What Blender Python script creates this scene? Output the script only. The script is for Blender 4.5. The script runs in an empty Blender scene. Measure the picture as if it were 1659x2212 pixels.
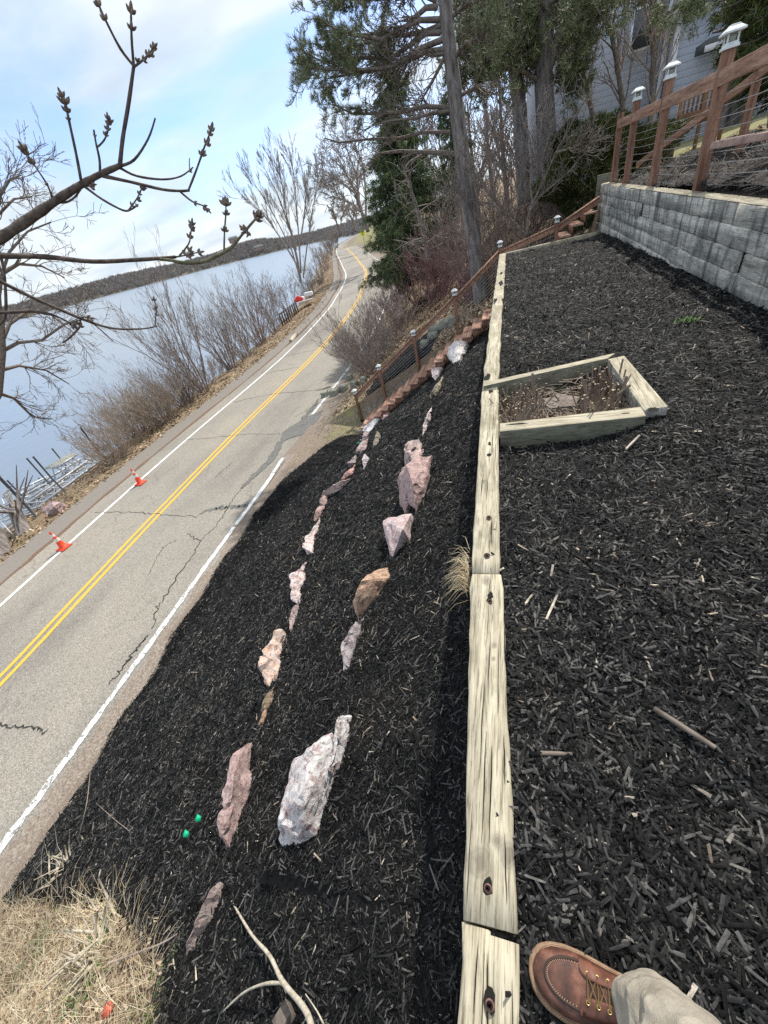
import bpy, bmesh, math, random
import numpy as np
from mathutils import Vector, Matrix, noise as mnoise
rng = np.random.default_rng(7); random.seed(7)
SC = bpy.context.scene
COL = SC.collection
R_ = math.radians
# ---------------------------------------------------------------- camera
W_, H_, F_ = 1659.0, 2212.0, 830.0
cx, cy = W_/2, H_/2
roll = math.atan(.264)
pitch = math.atan((cy-(690-.264*cx))*math.cos(roll)/F_)
az = R_(23.0248)
def rotz(v, a):
    c, s = math.cos(a), math.sin(a)
    return np.array([c*v[0]-s*v[1], s*v[0]+c*v[1], v[2]])
fwd = np.array([0, math.cos(pitch), -math.sin(pitch)])
r0 = np.array([1., 0, 0]); u0 = np.cross(r0, fwd)
CR = math.cos(roll)*r0-math.sin(roll)*u0
CU = math.sin(roll)*r0+math.cos(roll)*u0
CR, CU, fwd = rotz(CR, az), rotz(CU, az), rotz(fwd, az)
CAM = np.array([0, 0, 1.5])
cam = bpy.data.cameras.new('camera'); camo = bpy.data.objects.new('camera', cam); COL.objects.link(camo)
cam.sensor_fit = 'VERTICAL'; cam.sensor_height = 36; cam.sensor_width = 27
cam.lens = F_/H_*36; cam.clip_start = .05; cam.clip_end = 9000
m = Matrix.Identity(4)
for i in range(3):
    m[i][0] = CR[i]; m[i][1] = CU[i]; m[i][2] = -fwd[i]; m[i][3] = CAM[i]
camo.matrix_world = m
SC.camera = camo
# ---------------------------------------------------------------- sky, sun, exposure
SUN_DIR = Vector((.24, .80, 1.05)).normalized()
world = bpy.data.worlds.new('World'); SC.world = world; world.use_nodes = True
wn = world.node_tree; wn.nodes.clear()
def N(nt, t, **kw):
    n = nt.nodes.new(t)
    for k, v in kw.items():
        if k in n.inputs: n.inputs[k].default_value = v
        else: setattr(n, k, v)
    return n
def ramp(nt, fac, stops, interp='LINEAR'):
    r = nt.nodes.new('ShaderNodeValToRGB'); r.color_ramp.interpolation = interp
    e = r.color_ramp.elements
    while len(e) < len(stops): e.new(.5)
    for el, (p, c) in zip(e, stops):
        el.position = p; el.color = (*c, 1) if len(c) == 3 else c
    nt.links.new(fac, r.inputs[0]); return r
sky = N(wn, 'ShaderNodeTexSky', sky_type='NISHITA')
sky.sun_disc = False; sky.sun_elevation = math.asin(SUN_DIR.z); sky.sun_rotation = math.atan2(SUN_DIR.x, SUN_DIR.y)
sky.dust_density = 1.0; sky.air_density = 1.0
bg = N(wn, 'ShaderNodeBackground', Strength=.15)
tc = N(wn, 'ShaderNodeTexCoord')
sp = N(wn, 'ShaderNodeSeparateXYZ'); wn.links.new(tc.outputs['Generated'], sp.inputs[0])
def wm(op, a, b=None, c=None):
    n = wn.nodes.new('ShaderNodeMath'); n.operation = op
    for i, v in enumerate((a, b, c)):
        if v is None: continue
        if isinstance(v, (int, float)): n.inputs[i].default_value = v
        else: wn.links.new(v, n.inputs[i])
    return n.outputs[0]
zz = wm('MAXIMUM', sp.outputs[2], .0)
den = wm('ADD', zz, .22)
ux = wm('DIVIDE', sp.outputs[0], den); uy = wm('DIVIDE', sp.outputs[1], den)
cb = N(wn, 'ShaderNodeCombineXYZ')
# rotate the cloud bands so they run up to the right
wn.links.new(wm('ADD', wm('MULTIPLY', ux, .55), wm('MULTIPLY', uy, .18)), cb.inputs[0])
wn.links.new(wm('SUBTRACT', wm('MULTIPLY', uy, 1.0), wm('MULTIPLY', ux, .1)), cb.inputs[1])
no = N(wn, 'ShaderNodeTexNoise', Scale=1.15, Detail=7.0, Roughness=.52, Distortion=.25)
wn.links.new(cb.outputs[0], no.inputs['Vector'])
# more cloud higher up, blue gaps lower down
hr = ramp(wn, zz, [(0, (.56,)*3), (.05, (.52,)*3), (.12, (.43,)*3), (.23, (.44,)*3), (.36, (.56,)*3), (1, (.68,)*3)])
fac = wm('ADD', no.outputs[0], wm('SUBTRACT', hr.outputs[0], .462))
cr = ramp(wn, fac, [(.38, (0, 0, 0)), (.47, (.35, .35, .35)), (.56, (.9, .9, .9)), (.75, (1, 1, 1))])
no2 = N(wn, 'ShaderNodeTexNoise', Scale=2.6, Detail=5.0, Roughness=.5)
wn.links.new(cb.outputs[0], no2.inputs['Vector'])
cc = ramp(wn, no2.outputs[0], [(.3, (3.5, 4.1, 4.7)), (.7, (5.8, 6.1, 6.3))])
skm = N(wn, 'ShaderNodeMixRGB', blend_type='MULTIPLY'); skm.inputs[0].default_value = 1
wn.links.new(sky.outputs[0], skm.inputs[1]); skm.inputs[2].default_value = (.85, .97, 1.25, 1)
mx = N(wn, 'ShaderNodeMixRGB'); wn.links.new(cr.outputs[0], mx.inputs[0])
wn.links.new(skm.outputs[0], mx.inputs[1]); wn.links.new(cc.outputs[0], mx.inputs[2])
wn.links.new(mx.outputs[0], bg.inputs[0])
wo = N(wn, 'ShaderNodeOutputWorld'); wn.links.new(bg.outputs[0], wo.inputs[0])
sl = bpy.data.lights.new('sun', 'SUN'); sl.energy = 4.0; sl.angle = R_(.7); sl.color = (1, .95, .87)
so = bpy.data.objects.new('sun', sl); COL.objects.link(so)
so.rotation_euler = SUN_DIR.to_track_quat('Z', 'Y').to_euler()
SC.view_settings.view_transform = 'Standard'; SC.view_settings.look = 'None'
SC.view_settings.exposure = .33; SC.view_settings.gamma = 1
SC.render.engine = 'CYCLES'
SC.cycles.max_bounces = 5; SC.cycles.transparent_max_bounces = 6; SC.cycles.diffuse_bounces = 3
SC.cycles.use_denoising = False
# ---------------------------------------------------------------- pixel (1659 wide) -> world
def ray(px, py):
    v = (px-cx)*CR-(py-cy)*CU+F_*fwd
    return v/np.linalg.norm(v)
def onz(px, py, z): r = ray(px, py); return CAM+r*((z-CAM[2])/r[2])
def ony(px, py, y): r = ray(px, py); return CAM+r*(y/r[1])
def onx(px, py, x): r = ray(px, py); return CAM+r*(x/r[0])
def onD(px, py, D): r = ray(px, py); return CAM+r*(D/math.hypot(r[0], r[1]))
def onT(px, py, t): return CAM+ray(px, py)*t
def proj(p):
    v = np.asarray(p, float)-CAM; z = v@fwd
    return cx+F_*(v@CR)/z, cy-F_*(v@CU)/z
# ---------------------------------------------------------------- object helpers
def tag(o, label=None, cat=None, group=None, kind=None):
    if label: o['label'] = label
    if cat: o['category'] = cat
    if group: o['group'] = group
    if kind: o['kind'] = kind
    return o
def empty(name, loc=(0, 0, 0), rz=0.0):
    o = bpy.data.objects.new(name, None); COL.objects.link(o); o.location = loc; o.rotation_euler = (0, 0, rz)
    o.empty_display_size = .1
    return o
def link(name, me, mat, parent=None):
    o = bpy.data.objects.new(name, me); COL.objects.link(o)
    if mat is not None and not me.materials: me.materials.append(mat)
    if parent is not None:
        o.parent = parent
        # mesh coordinates are world coordinates: undo the parent's placement
        b = parent; M = Matrix.Identity(4)
        while b is not None:
            M = b.matrix_basis @ M; b = b.parent
        o.matrix_basis = M.inverted()
    return o
def copy_tree(o, parent=None):
    c = o.copy(); COL.objects.link(c); c.parent = parent
    for ch in list(o.children): copy_tree(ch, c)
    return c
class MB:
    def __init__(s): s.v = []; s.f = []; s.n = 0
    def add(s, v, f):
        v = np.asarray(v, float).reshape(-1, 3)
        s.v.append(v)
        off = s.n
        if isinstance(f, np.ndarray): s.f.append(f+off)
        else:
            for q in f: s.f.append(np.array([q])+off)
        s.n += len(v); return s
    def box(s, c, size, M=None, taper=1.0):
        x, y, z = [k/2 for k in size]
        v = np.array([[a*x*(taper if e > 0 else 1), b*y*(taper if e > 0 else 1), e*z] for e in (-1, 1) for a, b in ((-1, -1), (1, -1), (1, 1), (-1, 1))])
        if M is not None: v = v @ np.asarray(M).T
        f = [[0, 3, 2, 1], [4, 5, 6, 7], [0, 1, 5, 4], [1, 2, 6, 5], [2, 3, 7, 6], [3, 0, 4, 7]]
        return s.add(v+np.asarray(c), f)
    def bar(s, a, b, w, h, up=(0, 0, 1)):
        a = np.asarray(a, float); b = np.asarray(b, float); d = b-a; L = np.linalg.norm(d); d = d/L
        sx = np.cross(d, up); sx /= np.linalg.norm(sx); sz = np.cross(sx, d)
        M = np.array([sx, d, sz]).T
        return s.box((a+b)/2, (w, L, h), M)
    def tube(s, pts, r, n=6, cap=True):
        v, f = tubes_np([np.asarray(pts, float)], [np.asarray(r if hasattr(r, '__len__') else [r]*len(pts), float)], n)
        s.add(v, f)
        if cap:
            k = len(pts)
            s.f.append(np.array([[i for i in range(n)][::-1]])+s.n-k*n)
            s.f.append(np.array([[i for i in range(n)]])+s.n-n)
        return s
    def mesh(s, name, smooth=False):
        me = bpy.data.meshes.new(name)
        v = np.concatenate(s.v)
        cnt = np.concatenate([np.full(len(f), f.shape[1]) for f in s.f])
        idx = np.concatenate([f.ravel() for f in s.f])
        me.vertices.add(len(v)); me.vertices.foreach_set('co', v.ravel())
        me.loops.add(len(idx)); me.loops.foreach_set('vertex_index', idx.astype(np.int32))
        me.polygons.add(len(cnt)); st = np.concatenate([[0], np.cumsum(cnt)[:-1]])
        me.polygons.foreach_set('loop_start', st.astype(np.int32)); me.polygons.foreach_set('loop_total', cnt.astype(np.int32))
        if smooth: me.polygons.foreach_set('use_smooth', np.ones(len(cnt), bool))
        me.update(calc_edges=True); me.validate()
        return me
    def build(s, name, mat, parent=None, smooth=False, bevel=0):
        o = link(name, s.mesh(name, smooth), mat, parent)
        if bevel:
            b = o.modifiers.new('bevel', 'BEVEL'); b.width = bevel; b.segments = 2; b.limit_method = 'ANGLE'
        return o
def tubes_np(pls, rads, n):
    """polylines -> tube vertices and quads"""
    V = []; Fq = []; off = 0
    ang = np.arange(n)*2*math.pi/n
    ca, sa = np.cos(ang), np.sin(ang)
    byk = {}
    for p, r in zip(pls, rads): byk.setdefault(len(p), []).append((p, r))
    for k, L in byk.items():
        P = np.array([a for a, _ in L], float); Rr = np.array([b for _, b in L], float)
        T = np.empty_like(P); T[:, 1:-1] = P[:, 2:]-P[:, :-2]; T[:, 0] = P[:, 1]-P[:, 0]; T[:, -1] = P[:, -1]-P[:, -2]
        T /= np.linalg.norm(T, axis=2, keepdims=True)+1e-9
        ref = np.where(np.abs(T[:, :1, 2:3]) > .9, np.array([1., 0, 0]), np.array([0, 0, 1.]))
        ref = np.broadcast_to(ref, T.shape)
        A = np.cross(T, ref); A /= np.linalg.norm(A, axis=2, keepdims=True)+1e-9
        B = np.cross(T, A)
        ring = P[:, :, None]+Rr[:, :, None, None]*(A[:, :, None]*ca[None, None, :, None]+B[:, :, None]*sa[None, None, :, None])
        m_ = len(L)
        V.append(ring.reshape(-1, 3))
        base = off+np.arange(m_)[:, None, None]*k*n+np.arange(k-1)[None, :, None]*n
        i = np.arange(n)[None, None, :]; j = (i+1) % n
        q = np.stack([base+i, base+i+n, base+j+n, base+j], -1).reshape(-1, 4)
        Fq.append(q); off += m_*k*n
    return np.concatenate(V), np.concatenate(Fq)
# ---------------------------------------------------------------- materials
MAT = {}
def mat(name, base, rough=.8, spec=.3, bump=None, extra=None, metal=0.0, coords='Object'):
    """base: rgb, or list of ramp stops with a noise spec dict"""
    if name in MAT: return MAT[name]
    M = bpy.data.materials.new(name); M.use_nodes = True; nt = M.node_tree
    bs = nt.nodes['Principled BSDF']; bs.inputs['Roughness'].default_value = rough
    bs.inputs['Specular IOR Level'].default_value = spec; bs.inputs['Metallic'].default_value = metal
    MAT[name] = M
    if isinstance(base, tuple): bs.inputs['Base Color'].default_value = (*base, 1)
    M['c'] = 1
    t = N(nt, 'ShaderNodeTexCoord')
    def nz(scale, detail=4, rough_=.55, vec=(1, 1, 1), src=None, dist=0.0):
        mp = N(nt, 'ShaderNodeMapping'); mp.inputs['Scale'].default_value = vec
        nt.links.new(src or t.outputs[coords], mp.inputs[0])
        n = N(nt, 'ShaderNodeTexNoise', Scale=scale, Detail=detail, Roughness=rough_, Distortion=dist)
        nt.links.new(mp.outputs[0], n.inputs['Vector']); return n.outputs[0]
    def mixc(f, a, b, mode='MIX'):
        n = N(nt, 'ShaderNodeMixRGB', blend_type=mode)
        for i, v in ((0, f), (1, a), (2, b)):
            if isinstance(v, tuple): n.inputs[i].default_value = (*v, 1)
            elif isinstance(v, (int, float)): n.inputs[i].default_value = v
            else: nt.links.new(v, n.inputs[i])
        return n.outputs[0]
    def setc(c): nt.links.new(c, bs.inputs['Base Color'])
    def setb(h, strength=.5, dist=.01):
        b = N(nt, 'ShaderNodeBump', Strength=strength, Distance=dist); nt.links.new(h, b.inputs['Height'])
        nt.links.new(b.outputs[0], bs.inputs['Normal'])
    if isinstance(base, dict):
        n = nz(base['scale'], base.get('detail', 4), base.get('r', .55), base.get('vec', (1, 1, 1)), dist=base.get('dist', 0.0))
        c = ramp(nt, n, base['stops']).outputs[0]
        setc(c)
        if bump: setb(n, *bump)
    elif bump: setb(nz(bump[2]), bump[0], bump[1])
    if extra: extra(nt, bs, nz, mixc, setc, setb, t)
    return M
def island(nt):
    return N(nt, 'ShaderNodeNewGeometry').outputs['Random Per Island']
def e_asphalt(nt, bs, nz, mixc, setc, setb, t):
    fine = ramp(nt, nz(55, 3, .7), [(.35, (.135, .122, .104)), (.5, (.285, .26, .225)), (.68, (.46, .425, .37))]).outputs[0]
    big = ramp(nt, nz(.35, 4, .6, (1, .35, 1)), [(.3, (.66, .66, .67)), (.5, (.95, .95, .95)), (.7, (1.1, 1.08, 1.03))]).outputs[0]
    c = mixc(1.0, fine, big, 'MULTIPLY')
    v = N(nt, 'ShaderNodeTexVoronoi', feature='DISTANCE_TO_EDGE', Scale=.55)
    mp = N(nt, 'ShaderNodeMapping'); nt.links.new(t.outputs['Object'], mp.inputs[0])
    wv = N(nt, 'ShaderNodeTexNoise', Scale=1.7, Detail=5.0)
    nt.links.new(t.outputs['Object'], wv.inputs['Vector'])
    ad = N(nt, 'ShaderNodeMixRGB', blend_type='ADD'); ad.inputs[0].default_value = .9
    nt.links.new(mp.outputs[0], ad.inputs[1]); nt.links.new(wv.outputs['Color'], ad.inputs[2])
    nt.links.new(ad.outputs[0], v.inputs['Vector'])
    msk = ramp(nt, v.outputs['Distance'], [(0, (1, 1, 1)), (.006, (.8, .8, .8)), (.013, (0, 0, 0))]).outputs[0]
    gate = ramp(nt, nz(.5, 2), [(.5, (0, 0, 0)), (.66, (.5, .5, .5))]).outputs[0]
    mm = mixc(1.0, msk, gate, 'MULTIPLY')
    setc(mixc(mm, c, (.07, .067, .062)))
    setb(nz(60, 3, .7), .5, .004)
mat('asphalt', None, .9, .2, extra=e_asphalt)
def paint(name, rgb, wear):
    def e(nt, bs, nz, mixc, setc, setb, t):
        w = ramp(nt, nz(14, 6, .75), [(wear-.04, (0, 0, 0)), (wear+.03, (1, 1, 1))]).outputs[0]
        asp = ramp(nt, nz(55, 3, .7), [(.35, (.1, .095, .09)), (.65, (.33, .32, .3))]).outputs[0]
        setc(mixc(w, asp, mixc(nz(40, 3), tuple(k*.82 for k in rgb), rgb)))
        setb(nz(60, 3, .7), .3, .003)
    return mat(name, None, .7, .3, extra=e)
paint('white_paint', (.8, .8, .78), .37); paint('worn_white_paint', (.8, .8, .78), .46); paint('yellow_paint', (.8, .46, .06), .385)
mat('seal', dict(scale=14, detail=6, r=.7, stops=[(.3, (.085, .083, .078)), (.7, (.2, .195, .18))]), .8)
mat('crack', (.045, .042, .038), .95)
mat('old_asphalt', dict(scale=30, detail=6, r=.75, stops=[(.3, (.13, .112, .095)), (.7, (.31, .28, .245))]), .95, bump=(.4, .005))
def e_ground(nt, bs, nz, mixc, setc, setb, t):
    at = N(nt, 'ShaderNodeAttribute', attribute_name='zone')
    sc = N(nt, 'ShaderNodeSeparateColor'); nt.links.new(at.outputs['Color'], sc.inputs[0])
    n1 = nz(9, 6, .7); n2 = nz(60, 4, .7); n3 = nz(1.1, 4)
    soil = ramp(nt, n1, [(.3, (.1, .082, .066)), (.5, (.21, .175, .14)), (.7, (.34, .29, .235))]).outputs[0]
    litter = ramp(nt, n2, [(.32, (.075, .05, .032)), (.5, (.24, .17, .11)), (.68, (.45, .36, .25))]).outputs[0]
    gravel = ramp(nt, n2, [(.3, (.11, .085, .066)), (.5, (.25, .2, .16)), (.7, (.4, .335, .28))]).outputs[0]
    grass = ramp(nt, n2, [(.3, (.1, .1, .045)), (.5, (.25, .235, .11)), (.7, (.42, .37, .2))]).outputs[0]
    def rough_edge(ch):
        a = N(nt, 'ShaderNodeMath', operation='ADD'); nt.links.new(ch, a.inputs[0])
        b = N(nt, 'ShaderNodeMath', operation='MULTIPLY_ADD'); nt.links.new(nz(3.5, 6, .7), b.inputs[0]); b.inputs[1].default_value = .9; b.inputs[2].default_value = -.45
        nt.links.new(b.outputs[0], a.inputs[1])
        return ramp(nt, a.outputs[0], [(.42, (0, 0, 0)), (.6, (1, 1, 1))]).outputs[0]
    c = mixc(rough_edge(sc.outputs[0]), soil, litter)
    c = mixc(rough_edge(sc.outputs[1]), c, grass)
    c = mixc(rough_edge(sc.outputs[2]), c, gravel)
    setc(c); setb(n2, .8, .03)
mat('ground', None, .95, .15, extra=e_ground)
def e_mulch(nt, bs, nz, mixc, setc, setb, t):
    r = island(nt)
    c = ramp(nt, r, [(0, (.0045, .0045, .0046)), (.45, (.0118, .0118, .012)), (.75, (.03, .03, .0302)), (.92, (.074, .073, .072)), (.99, (.14, .132, .12)), (.9975, (.28, .22, .16)), (1, (.5, .45, .38))], 'LINEAR').outputs[0]
    g = nz(90, 3, .6)
    f = ramp(nt, g, [(.3, (.6, .6, .6)), (.7, (1.5, 1.5, 1.5))]).outputs[0]
    big = ramp(nt, nz(1.7, 5, .65), [(.32, (.68, .68, .7)), (.5, (1, 1, 1)), (.7, (1.5, 1.42, 1.32))]).outputs[0]
    setc(mixc(1.0, mixc(1.0, c, f, 'MULTIPLY'), big, 'MULTIPLY')); setb(g, .5, .004)
mat('mulch', None, .72, .1, extra=e_mulch)
mat('mulch_old', dict(scale=45, detail=5, r=.7, stops=[(.3, (.014, .012, .011)), (.55, (.04, .034, .031)), (.75, (.13, .105, .09))]), .85, bump=(.8, .03))
def e_mulchbase(nt, bs, nz, mixc, setc, setb, t):
    c = ramp(nt, nz(75, 6, .8), [(.33, (.004, .004, .004)), (.5, (.018, .018, .018)), (.62, (.055, .054, .053)), (.75, (.1, .098, .095))]).outputs[0]
    setc(c); setb(nz(38, 5, .75), .9, .03)
mat('mulch_soil', None, .8, .3, extra=e_mulchbase)
def wood(name, stops, axis=1, scale=14, cracks=True, rough=.85, knots=False, stain=None, streak=None):
    vec = [1, 1, 1]; vec[axis] = .07
    def e(nt, bs, nz, mixc, setc, setb, t):
        g = nz(scale, 6, .65, tuple(vec), dist=.25)
        c = ramp(nt, g, stops).outputs[0]
        b = ramp(nt, nz(1.3, 4), [(.3, (.8, .8, .8)), (.7, (1.1, 1.1, 1.1))]).outputs[0]
        c = mixc(1.0, c, b, 'MULTIPLY')
        v3 = list(vec); v3[axis] = .045
        fg = ramp(nt, nz(130, 4, .7, tuple(v3)), [(.34, (.45, .43, .4)), (.47, (1, 1, 1)), (.7, (1.12, 1.12, 1.1))]).outputs[0]
        c = mixc(1.0, c, fg, 'MULTIPLY')
        for kx, ky, kr in (KNOTS if knots else ()):
            vm = N(nt, 'ShaderNodeMapping'); vm.inputs['Location'].default_value = (-kx/kr, -ky/(kr*1.25), 0); vm.inputs['Scale'].default_value = (1/kr, 1/(kr*1.25), 0)
            nt.links.new(t.outputs['Object'], vm.inputs[0])
            wob = N(nt, 'ShaderNodeTexNoise', Scale=30.0, Detail=3.0); nt.links.new(t.outputs['Object'], wob.inputs['Vector'])
            dl = N(nt, 'ShaderNodeVectorMath', operation='LENGTH'); nt.links.new(vm.outputs[0], dl.inputs[0])
            ds = N(nt, 'ShaderNodeMath', operation='MULTIPLY_ADD'); nt.links.new(wob.outputs[0], ds.inputs[0]); ds.inputs[1].default_value = .9; nt.links.new(dl.outputs['Value'], ds.inputs[2])
            kc = ramp(nt, ds.outputs[0], [(.45, (.15, .125, .095)), (.6, (.27, .24, .185)), (.68, (.19, .165, .125)), (.82, (.31, .28, .21)), (.9, (.26, .23, .17)), (1.0, (.4, .36, .27))]).outputs[0]
            km = ramp(nt, ds.outputs[0], [(.6, (.75, .75, .75)), (1.0, (0, 0, 0))]).outputs[0]
            sc2 = N(nt, 'ShaderNodeMath', operation='MULTIPLY'); sc2.inputs[1].default_value = .62; nt.links.new(ds.outputs[0], sc2.inputs[0])
            for rr_ in (kc, km): nt.links.new(sc2.outputs[0], rr_.node.inputs[0])
            c = mixc(km, c, kc)
        if stain:
            s = ramp(nt, nz(2.2, 5, .7), [(.5, (0, 0, 0)), (.68, (.8, .8, .8))]).outputs[0]
            c = mixc(s, c, stain)
        if streak:
            s2 = ramp(nt, nz(7, 5, .65, (1, 1, .13)), [(.5, (0, 0, 0)), (.64, (.85, .85, .85))]).outputs[0]
            c = mixc(s2, c, streak)
        if cracks:
            v2 = list(vec); v2[axis] = .035
            k = ramp(nt, nz(44, 3, .5, tuple(v2)), [(.3, (.85, .85, .85)), (.345, (0, 0, 0))]).outputs[0]
            c = mixc(k, c, (.15, .125, .09))
        setc(c); setb(fg, .7, .003)
    return mat(name, None, rough, .25, extra=e)
KNOTS = [(onz(a_, c_, 0)[0], onz(a_, c_, 0)[1], r_) for a_, c_, r_ in ((1036, 1866, .042), (1098, 1846, .034), (1075, 1815, .02), (1050, 1255, .03), (1062, 1170, .02), (1045, 1040, .025), (1068, 1395, .014), (1066, 1425, .012))]
wood('pale_timber', [(.3, (.21, .175, .12)), (.43, (.38, .335, .245)), (.6, (.53, .48, .365))], 1, 34, knots=True, stain=(.25, .22, .15))
wood('pale_timber_x', [(.3, (.21, .175, .12)), (.43, (.38, .335, .245)), (.6, (.53, .48, .365))], 0, 34, knots=False, stain=(.25, .22, .15))
wood('grey_timber', [(.3, (.25, .235, .205)), (.5, (.52, .49, .43)), (.68, (.74, .7, .62))], 1, 11, stain=(.13, .135, .13), cracks=True, streak=(.07, .072, .07))
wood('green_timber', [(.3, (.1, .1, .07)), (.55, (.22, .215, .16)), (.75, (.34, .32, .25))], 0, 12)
wood('redwood', [(.3, (.14, .07, .045)), (.55, (.3, .165, .11)), (.75, (.45, .27, .19))], 2, 20, cracks=False)
wood('redwood_rail', [(.3, (.2, .105, .07)), (.55, (.42, .25, .175)), (.75, (.58, .4, .31))], 1, 16, cracks=False)
wood('tread_wood', [(.3, (.3, .16, .11)), (.55, (.5, .3, .22)), (.75, (.62, .42, .34))], 1, 16, cracks=False)
wood('deck_wood', [(.3, (.17, .085, .045)), (.7, (.32, .18, .1))], 2, 10, cracks=False)
mat('cap_white', dict(scale=20, stops=[(.3, (.62, .64, .62)), (.7, (.82, .84, .82))]), .45, .5)
mat('cap_glass', (.35, .38, .3), .15, .6)
mat('cable', (.42, .42, .42), .35, .5, metal=.7)
mat('spike', dict(scale=60, stops=[(.3, (.1, .05, .04)), (.7, (.28, .16, .13))]), .75)
mat('dark_gap', (.012, .011, .01), .95)
def e_rock(nt, bs, nz, mixc, setc, setb, t):
    oi = N(nt, 'ShaderNodeObjectInfo')
    a = ramp(nt, nz(10, 8, .72), [(.3, (.2, .155, .15)), (.48, (.36, .29, .28)), (.62, (.5, .42, .4)), (.75, (.64, .59, .57))]).outputs[0]
    at = N(nt, 'ShaderNodeAttribute', attribute_name='tint', attribute_type='OBJECT')
    c = mixc(1.0, a, at.outputs['Color'], 'MULTIPLY')
    lich = ramp(nt, nz(17, 8, .75, dist=.3), [(.44, (0, 0, 0)), (.5, (1, 1, 1))]).outputs[0]
    at2 = N(nt, 'ShaderNodeAttribute', attribute_name='lichen', attribute_type='OBJECT')
    ll = mixc(1.0, lich, at2.outputs['Color'], 'MULTIPLY')
    c = mixc(ll, c, (.78, .78, .77))
    veins = ramp(nt, nz(24, 6, .7), [(.32, (.35, .3, .3)), (.46, (1, 1, 1))]).outputs[0]
    setc(mixc(1.0, c, veins, 'MULTIPLY')); setb(nz(26, 8, .75), 1.0, .025)
mat('boulder_stone', None, .85, .3, extra=e_rock)
mat('moss_stone', dict(scale=8, detail=7, r=.7, stops=[(.3, (.08, .08, .06)), (.5, (.25, .25, .2)), (.7, (.42, .42, .36))]), .9, bump=(.8, .03))
mat('bark_grey', dict(scale=9, detail=7, r=.7, vec=(1, 1, .22), stops=[(.32, (.07, .06, .053)), (.5, (.21, .185, .17)), (.7, (.4, .36, .335))]), .9, bump=(1.0, .04))
mat('bark_brown', dict(scale=14, detail=5, stops=[(.3, (.1, .08, .066)), (.7, (.27, .225, .19))]), .9)
mat('bark_pale', dict(scale=8, detail=5, stops=[(.3, (.12, .1, .085)), (.7, (.33, .285, .25))]), .9)
mat('twig_grey', dict(scale=3, stops=[(.3, (.19, .155, .135)), (.7, (.4, .34, .3))]), .9)
mat('twig_tan', dict(scale=3, stops=[(.3, (.25, .195, .15)), (.7, (.5, .42, .34))]), .9)
mat('twig_red', dict(scale=3, stops=[(.3, (.17, .09, .088)), (.7, (.36, .22, .21))]), .9)
mat('twig_brown', dict(scale=3, stops=[(.3, (.19, .14, .115)), (.7, (.4, .31, .26))]), .9)
mat('branch_dark', dict(scale=60, detail=4, stops=[(.3, (.05, .036, .028)), (.7, (.16, .125, .1))]), .8, bump=(1.0, .006))
mat('branch_green', dict(scale=60, detail=4, stops=[(.3, (.07, .065, .035)), (.7, (.2, .185, .11))]), .8, bump=(.5, .002))
mat('bud', dict(scale=90, detail=3, stops=[(.3, (.1, .07, .055)), (.7, (.3, .24, .19))]), .7, bump=(.6, .002))
def leafmat(name, stops, rough=.6, tr=.0):
    def e(nt, bs, nz, mixc, setc, setb, t):
        c = ramp(nt, island(nt), stops).outputs[0]
        b = ramp(nt, nz(.9, 3), [(.35, (.6, .6, .6)), (.65, (1.35, 1.35, 1.35))]).outputs[0]
        setc(mixc(1.0, c, b, 'MULTIPLY'))
    return mat(name, None, rough, .3, extra=e)
leafmat('spruce', [(0, (.04, .062, .034)), (.5, (.085, .125, .055)), (.82, (.17, .215, .075)), (1, (.28, .31, .11))])
leafmat('pine', [(0, (.08, .105, .05)), (.5, (.17, .2, .095)), (1, (.32, .34, .18))])
leafmat('yew', [(0, (.03, .045, .012)), (.5, (.08, .1, .026)), (1, (.18, .19, .06))])
leafmat('dry_leaf', [(0, (.1, .06, .035)), (.4, (.24, .16, .1)), (.8, (.42, .31, .2)), (1, (.6, .5, .36))], .8)
leafmat('dry_grass', [(0, (.36, .27, .16)), (.5, (.58, .48, .32)), (1, (.8, .72, .54))], .8)
leafmat('green_leaf', [(0, (.06, .13, .025)), (1, (.2, .32, .08))], .6)
leafmat('far_wood', [(0, (.18, .165, .16)), (.5, (.31, .275, .255)), (.85, (.44, .385, .345)), (1, (.22, .25, .2))], .9)
def e_water(nt, bs, nz, mixc, setc, setb, t):
    h1 = nz(1.6, 3, .5, (1, .28, 1)); h2 = nz(.12, 3, .5, (1, .4, 1))
    a = N(nt, 'ShaderNodeMath', operation='ADD'); nt.links.new(h1, a.inputs[0]); nt.links.new(h2, a.inputs[1])
    setb(a.outputs[0], .4, .1)
mat('water', (.18, .205, .225), .2, .9, extra=e_water)
mat('cone_orange', (.85, .075, .025), .5, .4)
mat('reflective', (.75, .72, .68), .5, .5)
mat('galv', dict(scale=12, stops=[(.3, (.45, .47, .49)), (.7, (.72, .74, .76))]), .5, .5, metal=.3)
mat('pole_grey', (.13, .14, .15), .6, .4)
mat('sign_yellow', (.75, .8, .04), .5); mat('black', (.02, .02, .02), .6)
mat('red_plastic', (.6, .05, .04), .5); mat('white_board', (.8, .8, .78), .6)
mat('flag_green', (.0, .42, .2), .5); mat('leaf_red', dict(scale=30, stops=[(.3, (.35, .04, .025)), (.7, (.7, .16, .09))]), .6)
mat('stick_pale', dict(scale=30, detail=5, stops=[(.3, (.3, .25, .18)), (.7, (.62, .56, .45))]), .8)
mat('cut_wood', dict(scale=30, stops=[(.3, (.4, .3, .19)), (.7, (.66, .54, .38))]), .8)
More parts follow.
